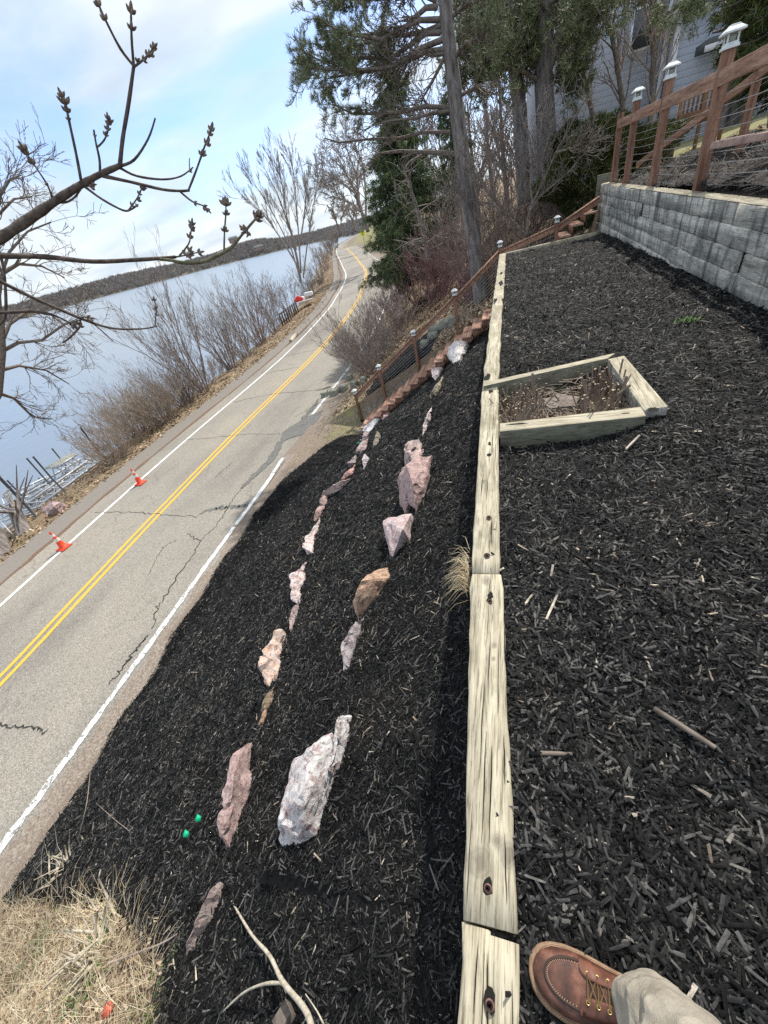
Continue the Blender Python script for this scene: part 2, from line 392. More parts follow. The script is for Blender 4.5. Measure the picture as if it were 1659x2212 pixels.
def e_siding(nt, bs, nz, mixc, setc, setb, t):
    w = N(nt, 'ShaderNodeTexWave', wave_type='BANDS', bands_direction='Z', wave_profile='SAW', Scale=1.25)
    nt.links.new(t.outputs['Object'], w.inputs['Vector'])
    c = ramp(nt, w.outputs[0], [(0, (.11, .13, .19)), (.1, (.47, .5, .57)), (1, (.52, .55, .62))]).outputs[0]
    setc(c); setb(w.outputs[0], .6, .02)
mat('siding', None, .7, extra=e_siding)
mat('trim_white', (.75, .76, .76), .6); mat('shingle', dict(scale=25, stops=[(.3, (.06, .07, .07)), (.7, (.16, .17, .17))]), .9)
mat('lattice', (.1, .08, .07), .8)
# ================================================================ terrain
ZR = -4.75
CL = np.array([(-10.2, -16), (-10.72, -3), (-10.82, 1.6), (-11.08, 4.25), (-11.45, 7.81), (-11.95, 13.98), (-12.75, 27.17), (-14.82, 41.39), (-16.8, 50.22), (-19.9, 62.61), (-23.7, 75.09), (-30.3, 93.18),
               (-41.47, 123.6), (-56.8, 164.3), (-71, 204.2), (-87, 256), (-99.6, 306), (-110, 350), (-125, 420)])
def catmull(P, k=12):
    out = []
    for i in range(len(P)-1):
        p0 = P[max(i-1, 0)]; p1 = P[i]; p2 = P[i+1]; p3 = P[min(i+2, len(P)-1)]
        for t in np.arange(k)/k:
            out.append(.5*((2*p1)+(-p0+p2)*t+(2*p0-5*p1+4*p2-p3)*t*t+(-p0+3*p1-3*p2+p3)*t**3))
    out.append(P[-1]); return np.array(out)
CLs = catmull(CL, 10)
def road_d(x, y):
    """signed distance from the centre line, positive on the hill side"""
    x = np.atleast_1d(x).astype(float); y = np.atleast_1d(y).astype(float)
    sh = x.shape; x = x.ravel(); y = y.ravel()
    best = np.full(x.shape, 1e9); sg = np.ones(x.shape)
    for a, b in zip(CLs[:-1], CLs[1:]):
        ab = b-a; t = np.clip(((x-a[0])*ab[0]+(y-a[1])*ab[1])/(ab@ab), 0, 1)
        dx = x-(a[0]+t*ab[0]); dy = y-(a[1]+t*ab[1]); d = np.hypot(dx, dy)
        s = -(ab[0]*(y-a[1])-ab[1]*(x-a[0]))
        w = d < best; best[w] = d[w]; sg[w] = np.sign(s[w])
    return (best*sg).reshape(sh)
def sstep(a, b, x): t = np.clip((x-a)/(b-a), 0, 1); return t*t*(3-2*t)
def G(x, y):
    x = np.atleast_1d(np.asarray(x, float)); y = np.atleast_1d(np.asarray(y, float))
    d = road_d(x, y)
    gen = np.interp(d, [-60, -14.5, -11.5, -10, -7.2, -4.9, -4.7, 3.7, 4.6, 11.5, 14, 16.5, 19, 30, 60, 120], [-8, -7.5, -6.28, -5.95, -5.05, -4.8, -4.79, -4.79, -4.72, -1.5, -.5, .4, 1.15, 2.1, 5, 9])
    u = -.3-x
    s1 = -1.15-.555*u; s2 = -1.66-.615*u
    w = sstep(8, 12.3, y); sl = np.maximum(s1*(1-w)+s2*w, -4.72)
    sl = np.where(d < 3.75, gen, sl)
    near = np.where(x < -.17, sl, -.10)
    up = .93+np.clip(x-2.6, 0, 99)*.12; up = np.minimum(up, 1.5)+np.clip(x-9, 0, 60)*.05
    near = np.where(x > 2.55, up, near)
    far = np.where((x > 2.55) & (y < 17), up*(1-sstep(15.1, 17, y))+gen*sstep(15.1, 17, y), gen)
    g = np.where(y < 13.7, near, np.where((x < 2.55) | (y > 15), far, near))
    return g
def g1(x, y): return float(G(x, y)[0])
def onG(px, py, h=0.0, t0=1.0, t1=80):
    """first hit of a pixel's ray with the ground raised by h"""
    r = ray(px, py); t = np.geomspace(t0, t1, 1400); p = CAM[None]+r[None]*t[:, None]
    below = p[:, 2] < G(p[:, 0], p[:, 1])+h
    i = int(np.argmax(below)) if below.any() else len(t)-1
    return p[i]
def axis_pts(parts):
    out = []
    for a, b, st in parts: out += list(np.arange(a, b, st))
    return out
xs = sorted(set(np.round(axis_pts([(-260, -60, 8), (-60, -24, 1.5), (-24, -.4, .4), (.2, 2.4, .55), (3.1, 12, .6), (12, 30, 2), (30, 200, 9)])+[-.3, -.17, -.16, 2.54, 2.56], 3)))
ys = sorted(set(np.round(axis_pts([(-14, -2, 2), (-2, 30, .5), (30, 90, 1.5), (90, 180, 4), (180, 460, 10)])+[13.69, 13.71, 14.99, 15.01], 3)))
X, Y = np.meshgrid(xs, ys); Zg = G(X.ravel(), Y.ravel()).reshape(X.shape)
dd = road_d(X.ravel(), Y.ravel()).reshape(X.shape)
rough = np.array([mnoise.noise(Vector((a*.7, b*.7, 0))) for a, b in zip(X.ravel(), Y.ravel())]).reshape(X.shape)
Zg = Zg+np.where((np.abs(dd) > 6) & ~((X > -9) & (X < 2.6) & (Y < 13.7) & (Y > -3)), rough*.12, 0)
nx, ny = len(xs), len(ys)
inm = ((X > -6.6) & (X < -.3) & (Y < 12.2) & (Y > -.1)) | ((X > -6.2) & (X < -.3) & (Y < 12.4) & (Y > -.1)); Zg = Zg-np.where(inm, .3, 0)-np.where((X > -.2) & (X < 2.55) & (Y < 13.7), .3, 0)-np.where((X > 2.55) & (X < 4.7) & (Y < 14.8), .15, 0)
Zg = np.where((X > -.2) & (X < -.1) & (Y < 13.7), -1.5, Zg); Zg = np.where((np.abs(X+.3) < .01) & (Y < 12.2), -1.5, Zg)
b = MB(); i = (np.arange(ny-1)[:, None]*nx+np.arange(nx-1)[None]).ravel()
b.add(np.stack([X.ravel(), Y.ravel(), Zg.ravel()], 1), np.stack([i, i+1, i+nx+1, i+nx], 1))
ground = b.build('ground', MAT['ground'], smooth=True); tag(ground, kind='structure')
zc = np.zeros((nx*ny, 4)); zc[:, 3] = 1
D = dd.ravel(); XX = X.ravel(); YY = Y.ravel()
zc[:, 0] = np.where((D < -4.75) & (D > -12), .75, 0)+np.where((D > 5.2) & (YY > 13.7), .75, 0)+np.where((YY < -.3) & (XX < 0), .6, 0)
zc[:, 1] = np.where((D < -5) & (D > -7), .42, 0)+np.where((XX > 5.0) & (XX < 12) & (YY > 5), 1.0, 0)+np.where((D > 4.0) & (D < 6.5) & (YY > 9.5) & (YY < 16), .5, 0)+np.where((D > 5) & (D < 16) & (YY > 75), .8, 0)
zc[:, 2] = np.where((D > 3.3) & (D < 5.0), .9, 0)
ca = ground.data.color_attributes.new('zone', 'FLOAT_COLOR', 'POINT'); ca.data.foreach_set('color', zc.ravel())
def strip(name, line_off, w, z, mt, s0=0, s1=None, jag=0.0, kind='structure', step=1):
    """a ribbon along the road centre line, offset to the side"""
    P = CLs[::step]; T = np.gradient(P, axis=0); T /= np.linalg.norm(T, axis=1, keepdims=True)
    Nn = np.stack([T[:, 1], -T[:, 0]], 1)
    off = line_off(P) if callable(line_off) else np.full(len(P), float(line_off))
    ww = w(P) if callable(w) else np.full(len(P), float(w))
    a = P+Nn*(off-ww/2)[:, None]; c = P+Nn*(off+ww/2)[:, None]
    if jag: a += Nn*rng.normal(0, jag, (len(P), 1)); c += Nn*rng.normal(0, jag, (len(P), 1))
    mk = np.ones(len(P), bool)
    if s1 is not None: mk = (P[:, 1] >= s0) & (P[:, 1] <= s1)
    a, c = a[mk], c[mk]; k = len(a)
    v = np.concatenate([np.c_[a, np.full(k, z)], np.c_[c, np.full(k, z)]])
    q = np.arange(k-1); bb = MB().add(v, np.stack([q, q+k, q+k+1, q+1], 1))
    o = bb.build(name, mt); tag(o, kind=kind); return o
strip('road', lambda P: np.where(P[:, 1] > 30, .1, .0)+.06, lambda P: np.interp(P[:, 1], [0, 45, 90, 130, 200], [7.2, 7.7, 8.2, 9.6, 9.4]), ZR-.004, MAT['asphalt'])
strip('footpath', lambda P: np.interp(P[:, 1], [0, 45, 90, 160], [-4.15, -4.45, -5.3, -5.8]), 1.15, ZR-.012, MAT['old_asphalt'], jag=.03)
strip('path_seam', lambda P: np.interp(P[:, 1], [0, 45, 90, 160], [-3.58, -3.8, -4.55, -5.2]), .16, ZR+.004, MAT['dry_litter'] if 'dry_litter' in MAT else mat('dry_litter', dict(scale=40, detail=5, r=.7, stops=[(.3, (.06, .04, .03)), (.55, (.2, .12, .08)), (.75, (.3, .27, .24))]), .95), jag=.03)
for k in (-1, 1): strip('centre_line', k*.125, .115, ZR+.004, MAT['yellow_paint'], jag=.004)
strip('edge_line', lambda P: np.interp(P[:, 1], [0, 20, 40, 75, 93, 130, 200, 300], [-2.58, -2.72, -3.05, -3.4, -3.7, -4.3, -4.5, -3.7]), .13, ZR+.004, MAT['white_paint'])
er = lambda P: np.interp(P[:, 1], [-5, 2, 9, 14, 20, 45, 90, 160, 200, 300], [3.5, 3.3, 3.62, 3.5, 3.55, 3.42, 3.5, 3.65, 3.9, 4.3])
def fine_strip(name, y0, y1, mt, w=.13, jag=.012):
    P = CLs; s = np.linspace(y0, y1, max(4, int((y1-y0)/.12)))
    xc = np.interp(s, P[:, 1], P[:, 0]); Q = np.c_[xc, s]
    T = np.gradient(Q, axis=0); T /= np.linalg.norm(T, axis=1, keepdims=True); Nn = np.stack([T[:, 1], -T[:, 0]], 1)
    off = er(Q); a = Q+Nn*(off-w/2+rng.normal(0, jag, len(Q)))[:, None]; c = Q+Nn*(off+w/2+rng.normal(0, jag, len(Q)))[:, None]
    k = len(Q); v = np.concatenate([np.c_[a, np.full(k, ZR+.005)], np.c_[c, np.full(k, ZR+.005)]]); q = np.arange(k-1)
    tag(MB().add(v, np.stack([q, q+k, q+k+1, q+1], 1)).build(name, mt), kind='structure')
for y0, y1, mt in [(-3, 5.0, 'worn_white_paint'), (5.0, 6.78, 'white_paint'), (6.9, 9.75, 'white_paint'), (9.8, 10.8, 'worn_white_paint'), (13.6, 20, 'worn_white_paint'), (20.2, 120, 'white_paint'), (120, 300, 'white_paint')]:
    fine_strip('edge_line', y0, y1, MAT[mt])
strip('shoulder', lambda P: er(P)+.62, 1.0, ZR+.012, MAT['ground_dirt'] if 'ground_dirt' in MAT else mat('ground_dirt', dict(scale=26, detail=7, r=.75, stops=[(.32, (.12, .092, .072)), (.5, (.25, .205, .165)), (.66, (.42, .365, .31))]), .95, bump=(.8, .02)), 0, 16, jag=.02) if False else None
sy = np.arange(-3, 30, .1); sxc = np.interp(sy, CLs[:, 1], CLs[:, 0]); se = er(np.c_[sxc, sy])
in_ = sxc+se+.17+np.array([mnoise.noise(Vector((0, k*1.3, 5)))*.16+mnoise.noise(Vector((0, k*7, 9)))*.05 for k in sy]); out_ = sxc+4.75
vv = np.concatenate([np.c_[in_, sy, np.full(len(sy), ZR+.001)], np.c_[(in_+out_)/2, sy, np.full(len(sy), ZR+.02)], np.c_[out_, sy, np.full(len(sy), ZR-.05)]]); k = len(sy); q = np.arange(k-1)
tag(MB().add(vv, np.concatenate([np.stack([q+j*k, q+j*k+k, q+j*k+k+1, q+j*k+1], 1) for j in (0, 1)])).build('gravel_shoulder', mat('ground_dirt', dict(scale=26, detail=7, r=.75, stops=[(.32, (.12, .092, .072)), (.5, (.25, .205, .165)), (.66, (.42, .365, .31))]), .95, bump=(.8, .02))), kind='structure')
def ribbon(name, px, widths, mt, z=ZR+.003, wob=.05, n=40):
    P = np.array([onz(a, c, ZR)[:2] for a, c in px]); Q = catmull(P, max(2, n//len(P)))
    Q = Q+np.c_[rng.normal(0, wob, len(Q)), rng.normal(0, wob, len(Q))]*np.minimum(1, np.arange(len(Q))/3)[:, None]
    T = np.gradient(Q, axis=0); T /= np.linalg.norm(T, axis=1, keepdims=True); Nn = np.stack([T[:, 1], -T[:, 0]], 1)
    w = np.interp(np.linspace(0, 1, len(Q)), np.linspace(0, 1, len(widths)), widths)*(1+rng.normal(0, .18, len(Q)))*(.42 if 'road' in name else 1)
    a = Q-Nn*w[:, None]/2; c = Q+Nn*w[:, None]/2; k = len(Q)
    v = np.concatenate([np.c_[a, np.full(k, z)], np.c_[c, np.full(k, z)]]); q = np.arange(k-1)
    return tag(MB().add(v, np.stack([q, q+k, q+k+1, q+1], 1)).build(name, mt), kind='structure')
q3 = lambda L: [(a/2, 737.3+c/2) for a, c in L]          # third zoomed crop -> picture pixels
ribbon('sealed_crack', q3([(860, 745), (930, 725), (1010, 715), (1090, 708)]), [.05, .16, .16, .22], MAT['seal'])
ribbon('sealed_crack', q3([(1215, 430), (1170, 510), (1110, 570), (1070, 610), (1040, 640)]), [.34, .3, .24, .18, .08], MAT['seal'], wob=.02, z=ZR+.009)
pp = [onz(a_, c_, ZR) for a_, c_ in q3([(1212, 425), (1220, 395), (1250, 372), (1285, 352), (1318, 330), (1350, 318), (1395, 300), (1400, 330), (1370, 360), (1345, 385), (1310, 405), (1275, 412), (1240, 425), (1222, 435)])]
tag(MB().add(np.array([(p_[0], p_[1], ZR+.013) for p_ in pp]), [list(range(14))]).build('asphalt_patch', MAT['seal']), kind='structure')
ribbon('sealed_crack', q3([(1310, 335), (1350, 290), (1375, 250)]), [.25, .2, .1], MAT['seal'], wob=.02, z=ZR+.0175)
ribbon('sealed_crack', q3([(1360, 212), (1400, 205), (1430, 195)]), [.1, .25, .15], MAT['seal'], wob=.02)
for L, w in [([(410, 740), (540, 738), (700, 748), (860, 757)], .035), ([(1040, 640), (990, 710), (960, 760), (870, 860)], .035), ([(870, 860), (830, 930), (740, 1060), (680, 1150), (660, 1240)], .05), ([(800, 425), (930, 415), (1050, 402), (1210, 400)], .04), ([(1060, 250), (1200, 225), (1360, 212)], .05), ([(1010, 265), (1060, 250)], .05), ([(1130, 140), (1300, 110)], .05), ([(1210, 70), (1370, 35)], .05), ([(810, 830), (850, 855), (870, 860)], .03), ([(640, 1270), (560, 1370), (480, 1470)], .06),
             ([(0, 1650), (60, 1660), (150, 1670), (190, 1690)], .05), ([(1180, 760), (1100, 850), (1040, 900), (880, 1080)], .03), ([(640, 1010), (700, 900), (760, 860)], .02), ([(930, 590), (960, 560), (1010, 520)], .02)]:
    ribbon('road_crack', q3(L), [w, w*1.3, w*.8], MAT['crack'], z=ZR+.008, wob=.035, n=46)
# lake
wv = MB(); wv.add([(-4500, -500, -6.2), (-14, -500, -6.2), (-14, 6000, -6.2), (-4500, 6000, -6.2)], [[0, 1, 2, 3]])
tag(wv.build('water', MAT['water']), kind='structure')
# ---------------------------------------------------------------- far shore
fs = []
for px, hh in [(-260, 42), (-120, 40), (0, 38), (70, 36), (120, 40), (200, 42), (270, 44), (330, 40), (400, 36), (470, 36), (520, 44), (560, 48), (600, 36), (650, 30), (700, 32), (740, 34), (790, 40), (850, 44)]:
    D = 1150 if px < 500 else 1150-(px-500)*2.4
    p = onz(px, 694.3-.264*px, -6.2); r = p[:2]/np.linalg.norm(p[:2]); p2 = np.array([*(r*D), -6.2])
    fs.append((p2[0], p2[1], hh*D/1150, *r))
fs = np.array(fs)
b = MB(); rows = []
for k, (dd_, hf_) in enumerate([(0, 0), (25, .06), (90, .28), (170, .5), (300, .62), (500, .3)]):
    rows.append(np.c_[fs[:, 0]+fs[:, 3]*dd_, fs[:, 1]+fs[:, 4]*dd_, -6.25+fs[:, 2]*hf_])
Vf = np.concatenate(rows); k = len(fs); q = np.concatenate([np.stack([np.arange(k-1)+r*k, np.arange(k-1)+1+r*k, np.arange(k-1)+1+(r+1)*k, np.arange(k-1)+(r+1)*k], 1) for r in range(5)])
b.add(Vf, q); tag(b.build('hills', mat('far_ground', dict(scale=.02, stops=[(.3, (.09, .08, .06)), (.7, (.17, .15, .11))]), .95), smooth=True), kind='structure')
def clumps(centres, hs, nb=22):
    """spiky crowns: many thin upright triangles"""
    n = len(centres); C_ = np.repeat(centres, nb, 0); h = np.repeat(hs, nb)
    a = rng.uniform(0, 2*math.pi, n*nb); rr = np.sqrt(rng.uniform(0, 1, n*nb))*h*.33
    z0 = rng.uniform(0, .55, n*nb)*h; z1 = z0+rng.uniform(.2, .45, n*nb)*h*(1-rr/h)
    bx = C_[:, 0]+np.cos(a)*rr*.6; by = C_[:, 1]+np.sin(a)*rr*.6
    tx = C_[:, 0]+np.cos(a)*rr*1.25; ty = C_[:, 1]+np.sin(a)*rr*1.25; w = h*.07
    v = np.empty((n*nb, 3, 3)); v[:, 0] = np.c_[bx-w, by, C_[:, 2]+z0]; v[:, 1] = np.c_[bx+w, by+w*.5, C_[:, 2]+z0]; v[:, 2] = np.c_[tx, ty, C_[:, 2]+z1]
    return v.reshape(-1, 3), np.arange(n*nb*3).reshape(-1, 3)
n = 5200; t = rng.uniform(0, len(fs)-1.01, n); i0 = t.astype(int); f = t-i0
dist = rng.uniform(3, 310, n)
bx = fs[i0, 0]*(1-f)+fs[i0+1, 0]*f; by = fs[i0, 1]*(1-f)+fs[i0+1, 1]*f; hh = fs[i0, 2]*(1-f)+fs[i0+1, 2]*f
rx = fs[i0, 3]*(1-f)+fs[i0+1, 3]*f; ry = fs[i0, 4]*(1-f)+fs[i0+1, 4]*f
zc_ = -6.3+hh*np.interp(dist, [0, 25, 90, 170, 300], [0, .06, .28, .5, .62])
v, f_ = clumps(np.c_[bx+rx*dist, by+ry*dist, zc_], rng.uniform(9, 17, n)*np.interp(hh, [20, 44], [.55, 1]))
b = MB(); b.add(v, f_)
tag(b.build('far_woods', MAT['far_wood']), 'bare brown woodland covering the hills across the lake', 'woodland', kind='stuff')
# a few houses across the lake
for k, (px, py) in enumerate([(410, 551), (505, 520), (560, 538), (480, 549)]):
    D = 1130 if px < 500 else 1000; p = onD(px, py, D); e = empty('lake_house', (0, 0, 0))
    bb = MB(); bb.box(p, (16, 10, 7)); bb.build('wall', mat('far_house_wall', (.34, .24, .2), .8), e)
    rr_ = MB(); x, y, z = p; rr_.add([(x-9, y-6, z+3.4), (x+9, y-6, z+3.4), (x+9, y+6, z+3.4), (x-9, y+6, z+3.4), (x-9, y, z+7), (x+9, y, z+7)], [[0, 1, 5, 4], [2, 3, 4, 5]]); rr_.f += [np.array([[1, 2, 5]]), np.array([[3, 0, 4]])]
    rr_.build('roof', MAT['shingle'], e)
    tag(e, ['far lake house tucked in trees above the left stretch of the hill', 'far lake house seen just left of the long bare willow', 'far lake house nearest the road end of the far shore', 'low far lake house close to the water line'][k], 'house', 'houses across the lake')
# ================================================================ mulch
def chips_mesh(P, Lr, size_boost, nrm_tilt=.35, base_n=None, lift=.6):
    n = len(P)
    L = np.clip(rng.lognormal(math.log(Lr), .75, n)*np.where(rng.uniform(0, 1, n) < .06, 2.3, 1), .006, .13)*size_boost
    w = np.clip(L*rng.uniform(.06, .2, n), .0018, .009)*np.sqrt(size_boost); h = w*rng.uniform(.35, .8, n)
    yaw = rng.uniform(0, 2*math.pi, n); pit = rng.normal(0, nrm_tilt, n); rl = rng.normal(0, .5, n)
    d = np.c_[np.cos(yaw)*np.cos(pit), np.sin(yaw)*np.cos(pit), np.sin(pit)]
    if base_n is not None: d = d-base_n*(d*base_n).sum(1, keepdims=True)*.75
    d /= np.linalg.norm(d, axis=1, keepdims=True)
    up = np.c_[rl*.6, rng.normal(0, .5, n)*.6, np.ones(n)]
    if base_n is not None: up = base_n+np.c_[rng.normal(0, .4, n), rng.normal(0, .4, n), rng.normal(0, .2, n)]
    s = np.cross(d, up); s /= np.linalg.norm(s, axis=1, keepdims=True); u = np.cross(s, d)
    # tapered splinter: three long edges, blunt ends
    T = np.array([[-1, -1, 0], [-1, 1, 0], [-.9, .1, 1], [1, -.5, 0], [1, .7, .1], [.8, .0, .9]])*.5
    v = P[:, None]+(d*L[:, None])[:, None]*T[None, :, 0:1]+(s*w[:, None])[:, None]*T[None, :, 1:2]*1.2+(u*h[:, None])[:, None]*T[None, :, 2:3]*2
    v = v+(u*h[:, None]*lift*rng.uniform(0, 2, (n, 1)))[:, None]
    o = (np.arange(n)*6)[:, None]
    q = np.concatenate([o+np.array([[0, 3, 5, 2]]), o+np.array([[1, 2, 5, 4]])]); t = np.concatenate([o+np.array([[0, 2, 1]]), o+np.array([[3, 4, 5]])])
    return v.reshape(-1, 3), q, t
def density_pts(x0, x1, y0, y1, k, dmax, power, mask):
    """random points, denser near the camera"""
    A = (x1-x0)*(y1-y0); n = int(A*dmax); P = np.c_[rng.uniform(x0, x1, n), rng.uniform(y0, y1, n)]
    z = G(P[:, 0], P[:, 1]) if False else np.zeros(n)
    r = np.hypot(P[:, 0], P[:, 1]-0.3)
    keep = rng.uniform(0, 1, n) < np.minimum(1, (k/np.maximum(r, .1))**power)
    P = P[keep]; P = P[mask(P[:, 0], P[:, 1])]
    # drop what lies far outside the view
    Q = np.c_[P, G(P[:, 0], P[:, 1])]; v = Q-CAM; zf = v@fwd; ok = zf > .2
    uu = cx+F_*(v@CR)/np.maximum(zf, .2); vv = cy-F_*(v@CU)/np.maximum(zf, .2)
    ok &= (uu > -500) & (uu < 3000) & (vv > -50) & (vv < 3000)
    return Q[ok]
def bumpy(x, y, a=.03, s=1.6): return np.array([mnoise.noise(Vector((i*s, j*s, 3)))*a+mnoise.noise(Vector((i*s*5, j*s*5, 7)))*a*.35 for i, j in zip(x, y)])
def bed(name, xs_, ys_, zf, mask, chipP, mt, lab, Lr=.03, tilt=.35, slope_n=None, sizef=None, skirt=True):
    X, Y = np.meshgrid(xs_, ys_); x, y = X.ravel(), Y.ravel(); z = zf(x, y)
    nx, ny = len(xs_), len(ys_); i = (np.arange(ny-1)[:, None]*nx+np.arange(nx-1)[None]).ravel()
    q = np.stack([i, i+1, i+nx+1, i+nx], 1); mk = mask(x, y); q = q[mk[q].all(1)]
    b = MB(); b.add(np.c_[x, y, z], q)
    P = chipP.copy(); P[:, 2] = zf(P[:, 0], P[:, 1])+.003
    r = np.linalg.norm(P-CAM, axis=1); sb = np.clip(r/4.2, .95, 1.7)
    bn = None if slope_n is None else np.tile(np.array(slope_n)/np.linalg.norm(slope_n), (len(P), 1))
    v, qq, t = chips_mesh(P, Lr, sb, tilt, bn)
    b.v.append(v); b.f.append(qq+b.n); b.f.append(t+b.n); b.n += len(v)
    o = b.build(name, MAT[mt]); tag(o, lab, 'mulch', kind='stuff')
    return o
toe_y = [-2, -.47, .9, 2.62, 6.27, 9.2, 10.27, 11.84, 12.4, 13]; toe_x = [-6.5, -6.58, -6.74, -6.96, -7.36, -7.4, -7.18, -6.6, -6.1, -5.75]
def toe(y): return np.interp(y, toe_y, toe_x)+.12*np.sin(y*3.1)*.4
def low_edge(x): return np.interp(x, [-7, -5.8, -4.4, -3.6, -2.6, -2.1, -1.7, -1.2, -.3], [-.75, -.55, -.35, -.2, -.36, -.5, -.8, -1.3, -1.6])
PL = None
def tx(y): return np.interp(y, [0, 1.35, 1.37, 3.7, 6.6, 13.7], [.0, -.045, -.06, -.105, -.105, -.08])
def m_ter(x, y): return (x > tx(y)-.03) & (x < 2.5) & (y < 13.72) & ~((x < .9) & (y > 3.0) & (y < 3.95))
def z_ter(x, y):
    z = -.06+bumpy(x, y, .035)+.05*sstep(1.9, 2.45, x)+.02*(1-sstep(0, .2, x-tx(y)))
    dp = np.maximum(np.maximum(0-x, x-1.1), 0)+np.maximum(np.maximum(2.7-y, y-4.1), 0)
    return z-.07*(1-sstep(0, .5, dp))*(1-sstep(.5, 1.0, x))+.03*(1-sstep(0, .3, dp))*sstep(.7, 1.0, x)
def m_slp(x, y): return (x > toe(y)) & (x < -.2) & (y > low_edge(x)) & (y < 12.45)
def rowsteps(x, y):
    xb = np.interp(y, [-.4, .3, 1.3, 1.7, 3, 4.4, 5.9, 6.5, 9.5], [-2.2, -2.25, -2.5, -2.75, -3.1, -3.6, -3.95, -3.5, -3.3])
    xa = np.interp(y, [.4, 1.0, 1.7, 2.3, 3.1, 4, 6, 7.2, 10.1], [-1.6, -1.35, -1.55, -1.6, -1.3, -1.3, -1.7, -1.6, -1.6])
    return xa, xb
def z_slp(x, y):
    xa, xb = rowsteps(x, y)
    st = .13*(np.exp(-np.clip((x-xb)/.45, 0, 9))*(x > xb)-np.exp(-np.clip((xb-x)/.5, 0, 9))*(x <= xb))
    st += .13*(np.exp(-np.clip((x-xa)/.4, 0, 9))*(x > xa)-np.exp(-np.clip((xa-x)/.4, 0, 9))*(x <= xa))*(y > .2)
    return np.maximum(G(x, y)+.035, -4.7)+bumpy(x, y, .06, .9)+st+.02*sstep(0, .5, x-toe(y))
def onS(px, py, h=0.0, t0=1.0, t1=60):
    """like onG but on the stepped mulch surface"""
    p = onG(px, py, h, t0, t1); t = np.linalg.norm(p-CAM); r = ray(px, py); tt = np.linspace(t*.86, t*1.16, 160); q = CAM[None]+r[None]*tt[:, None]
    bl = q[:, 2] < z_slp(q[:, 0], q[:, 1])+h
    return q[int(np.argmax(bl))] if bl.any() else p
def m_upr(x, y): return (x > 2.585) & (x < 5.05+.3*np.sin(y*.5)) & (y < 14.9)
def z_upr(x, y): return G(x, y)-.02+.08*sstep(2.6, 3.2, x)+bumpy(x, y, .05, 1.2)
bed('mulch', np.arange(-.16, 2.56, .05), np.arange(-1.2, 13.75, .06), z_ter, m_ter, density_pts(-.1, 2.47, -1.0, 13.7, 1.9, 24000, 1.45, m_ter), 'mulch', 'fresh black wood chips on the level terrace right of the pale timber edging', Lr=.022)
bed('mulch', np.arange(-7.9, -.19, .08), np.arange(-1.7, 12.6, .08), z_slp, m_slp, density_pts(-7.8, -.2, -1.6, 12.5, 3.0, 10000, 1.35, m_slp), 'mulch', 'fresh black wood chips on the slope between the road and the timber edging', Lr=.0205, slope_n=(-.46, 0, .9), tilt=.8)
bed('mulch', np.arange(2.58, 5.5, .1), np.arange(-.5, 15, .1), z_upr, m_upr, density_pts(2.6, 5.4, 2, 14.9, 3.0, 900, 1.0, m_upr), 'mulch_old' , 'older weathered mulch above the grey timber wall', Lr=.04)
def m_b2(x, y): return (x > toe(y)+.3) & (x < -2.6) & (y > 13.75) & (y < 16.8+(x+6)*.2)
bed('mulch', np.arange(-6.5, -2.4, .12), np.arange(13.7, 17.6, .12), lambda x, y: G(x, y)+.1, m_b2, density_pts(-6.5, -2.5, 13.7, 17.5, 3, 900, 1.0, m_b2), 'mulch', 'small patch of black wood chips beyond the foot of the wooden stairs', Lr=.03)
# ================================================================ timber edging and its retaining wall
def timber(bb, P, w, h, seg=.25, warp=.006, c=.007):
    """a weathered beam following P (top centre line points): chamfered rectangle, slightly warped"""
    P = np.asarray(P, float); L = np.r_[0, np.cumsum(np.linalg.norm(np.diff(P, axis=0), axis=1))]
    n = max(3, int(L[-1]/seg)); s = np.linspace(0, L[-1], n); Q = np.stack([np.interp(s, L, P[:, k]) for k in range(3)], 1)
    T = np.gradient(Q, axis=0); T /= np.linalg.norm(T, axis=1, keepdims=True)
    S = np.cross(T, [0, 0, 1]); S /= np.linalg.norm(S, axis=1, keepdims=True); U = np.cross(S, T)
    ww = np.interp(s, L, w) if hasattr(w, '__len__') else np.full(n, w)
    prof = [(-1, 0, c, -c), (-1, 0, 0+c*0, -c*0), ]
    rings = []
    for k in range(n):
        a = ww[k]/2+rng.normal(0, warp*.4); j = rng.normal(0, warp*.5, 8)
        pr = [(-a+c, 0), (a-c, 0), (a, -c), (a, -h+c), (a-c, -h), (-a+c, -h), (-a, -h+c), (-a, -c)]
        rings.append([Q[k]+S[k]*(x+j[m_]*.5)+U[k]*(z+j[(m_+3) % 8]*.4) for m_, (x, z) in enumerate(pr)])
    v = np.array(rings).reshape(-1, 3); f = []
    for k in range(n-1):
        for m_ in range(8): f.append([k*8+m_, k*8+(m_+1) % 8, k*8+8+(m_+1) % 8, k*8+8+m_])
    bb.add(v, np.array(f)[:, ::-1]); bb.f.append(np.array([list(range(8))])+bb.n-n*8); bb.f.append(np.array([list(range(8))[::-1]])+bb.n-8)
    return bb
def spike(parent, x, y, z=.002, r=.011, dig=True):
    e = MB(); e.tube([(x, y, z-.03), (x, y, z+.0035), (x, y, z+.005)], [r, r, r*.7], 12)
    e.build('spike', MAT['spike'], parent)
    if dig:
        a = np.linspace(0, 2*math.pi, 11)[:-1]; rr = r*rng.uniform(.95, 1.5, 10)
        hb = MB().add(np.c_[x+np.cos(a)*rr, y+.006+np.sin(a)*rr*1.5, np.full(10, z+.0015)], [list(range(10))]); hb.build('rot_hole', MAT['dark_gap'], parent)
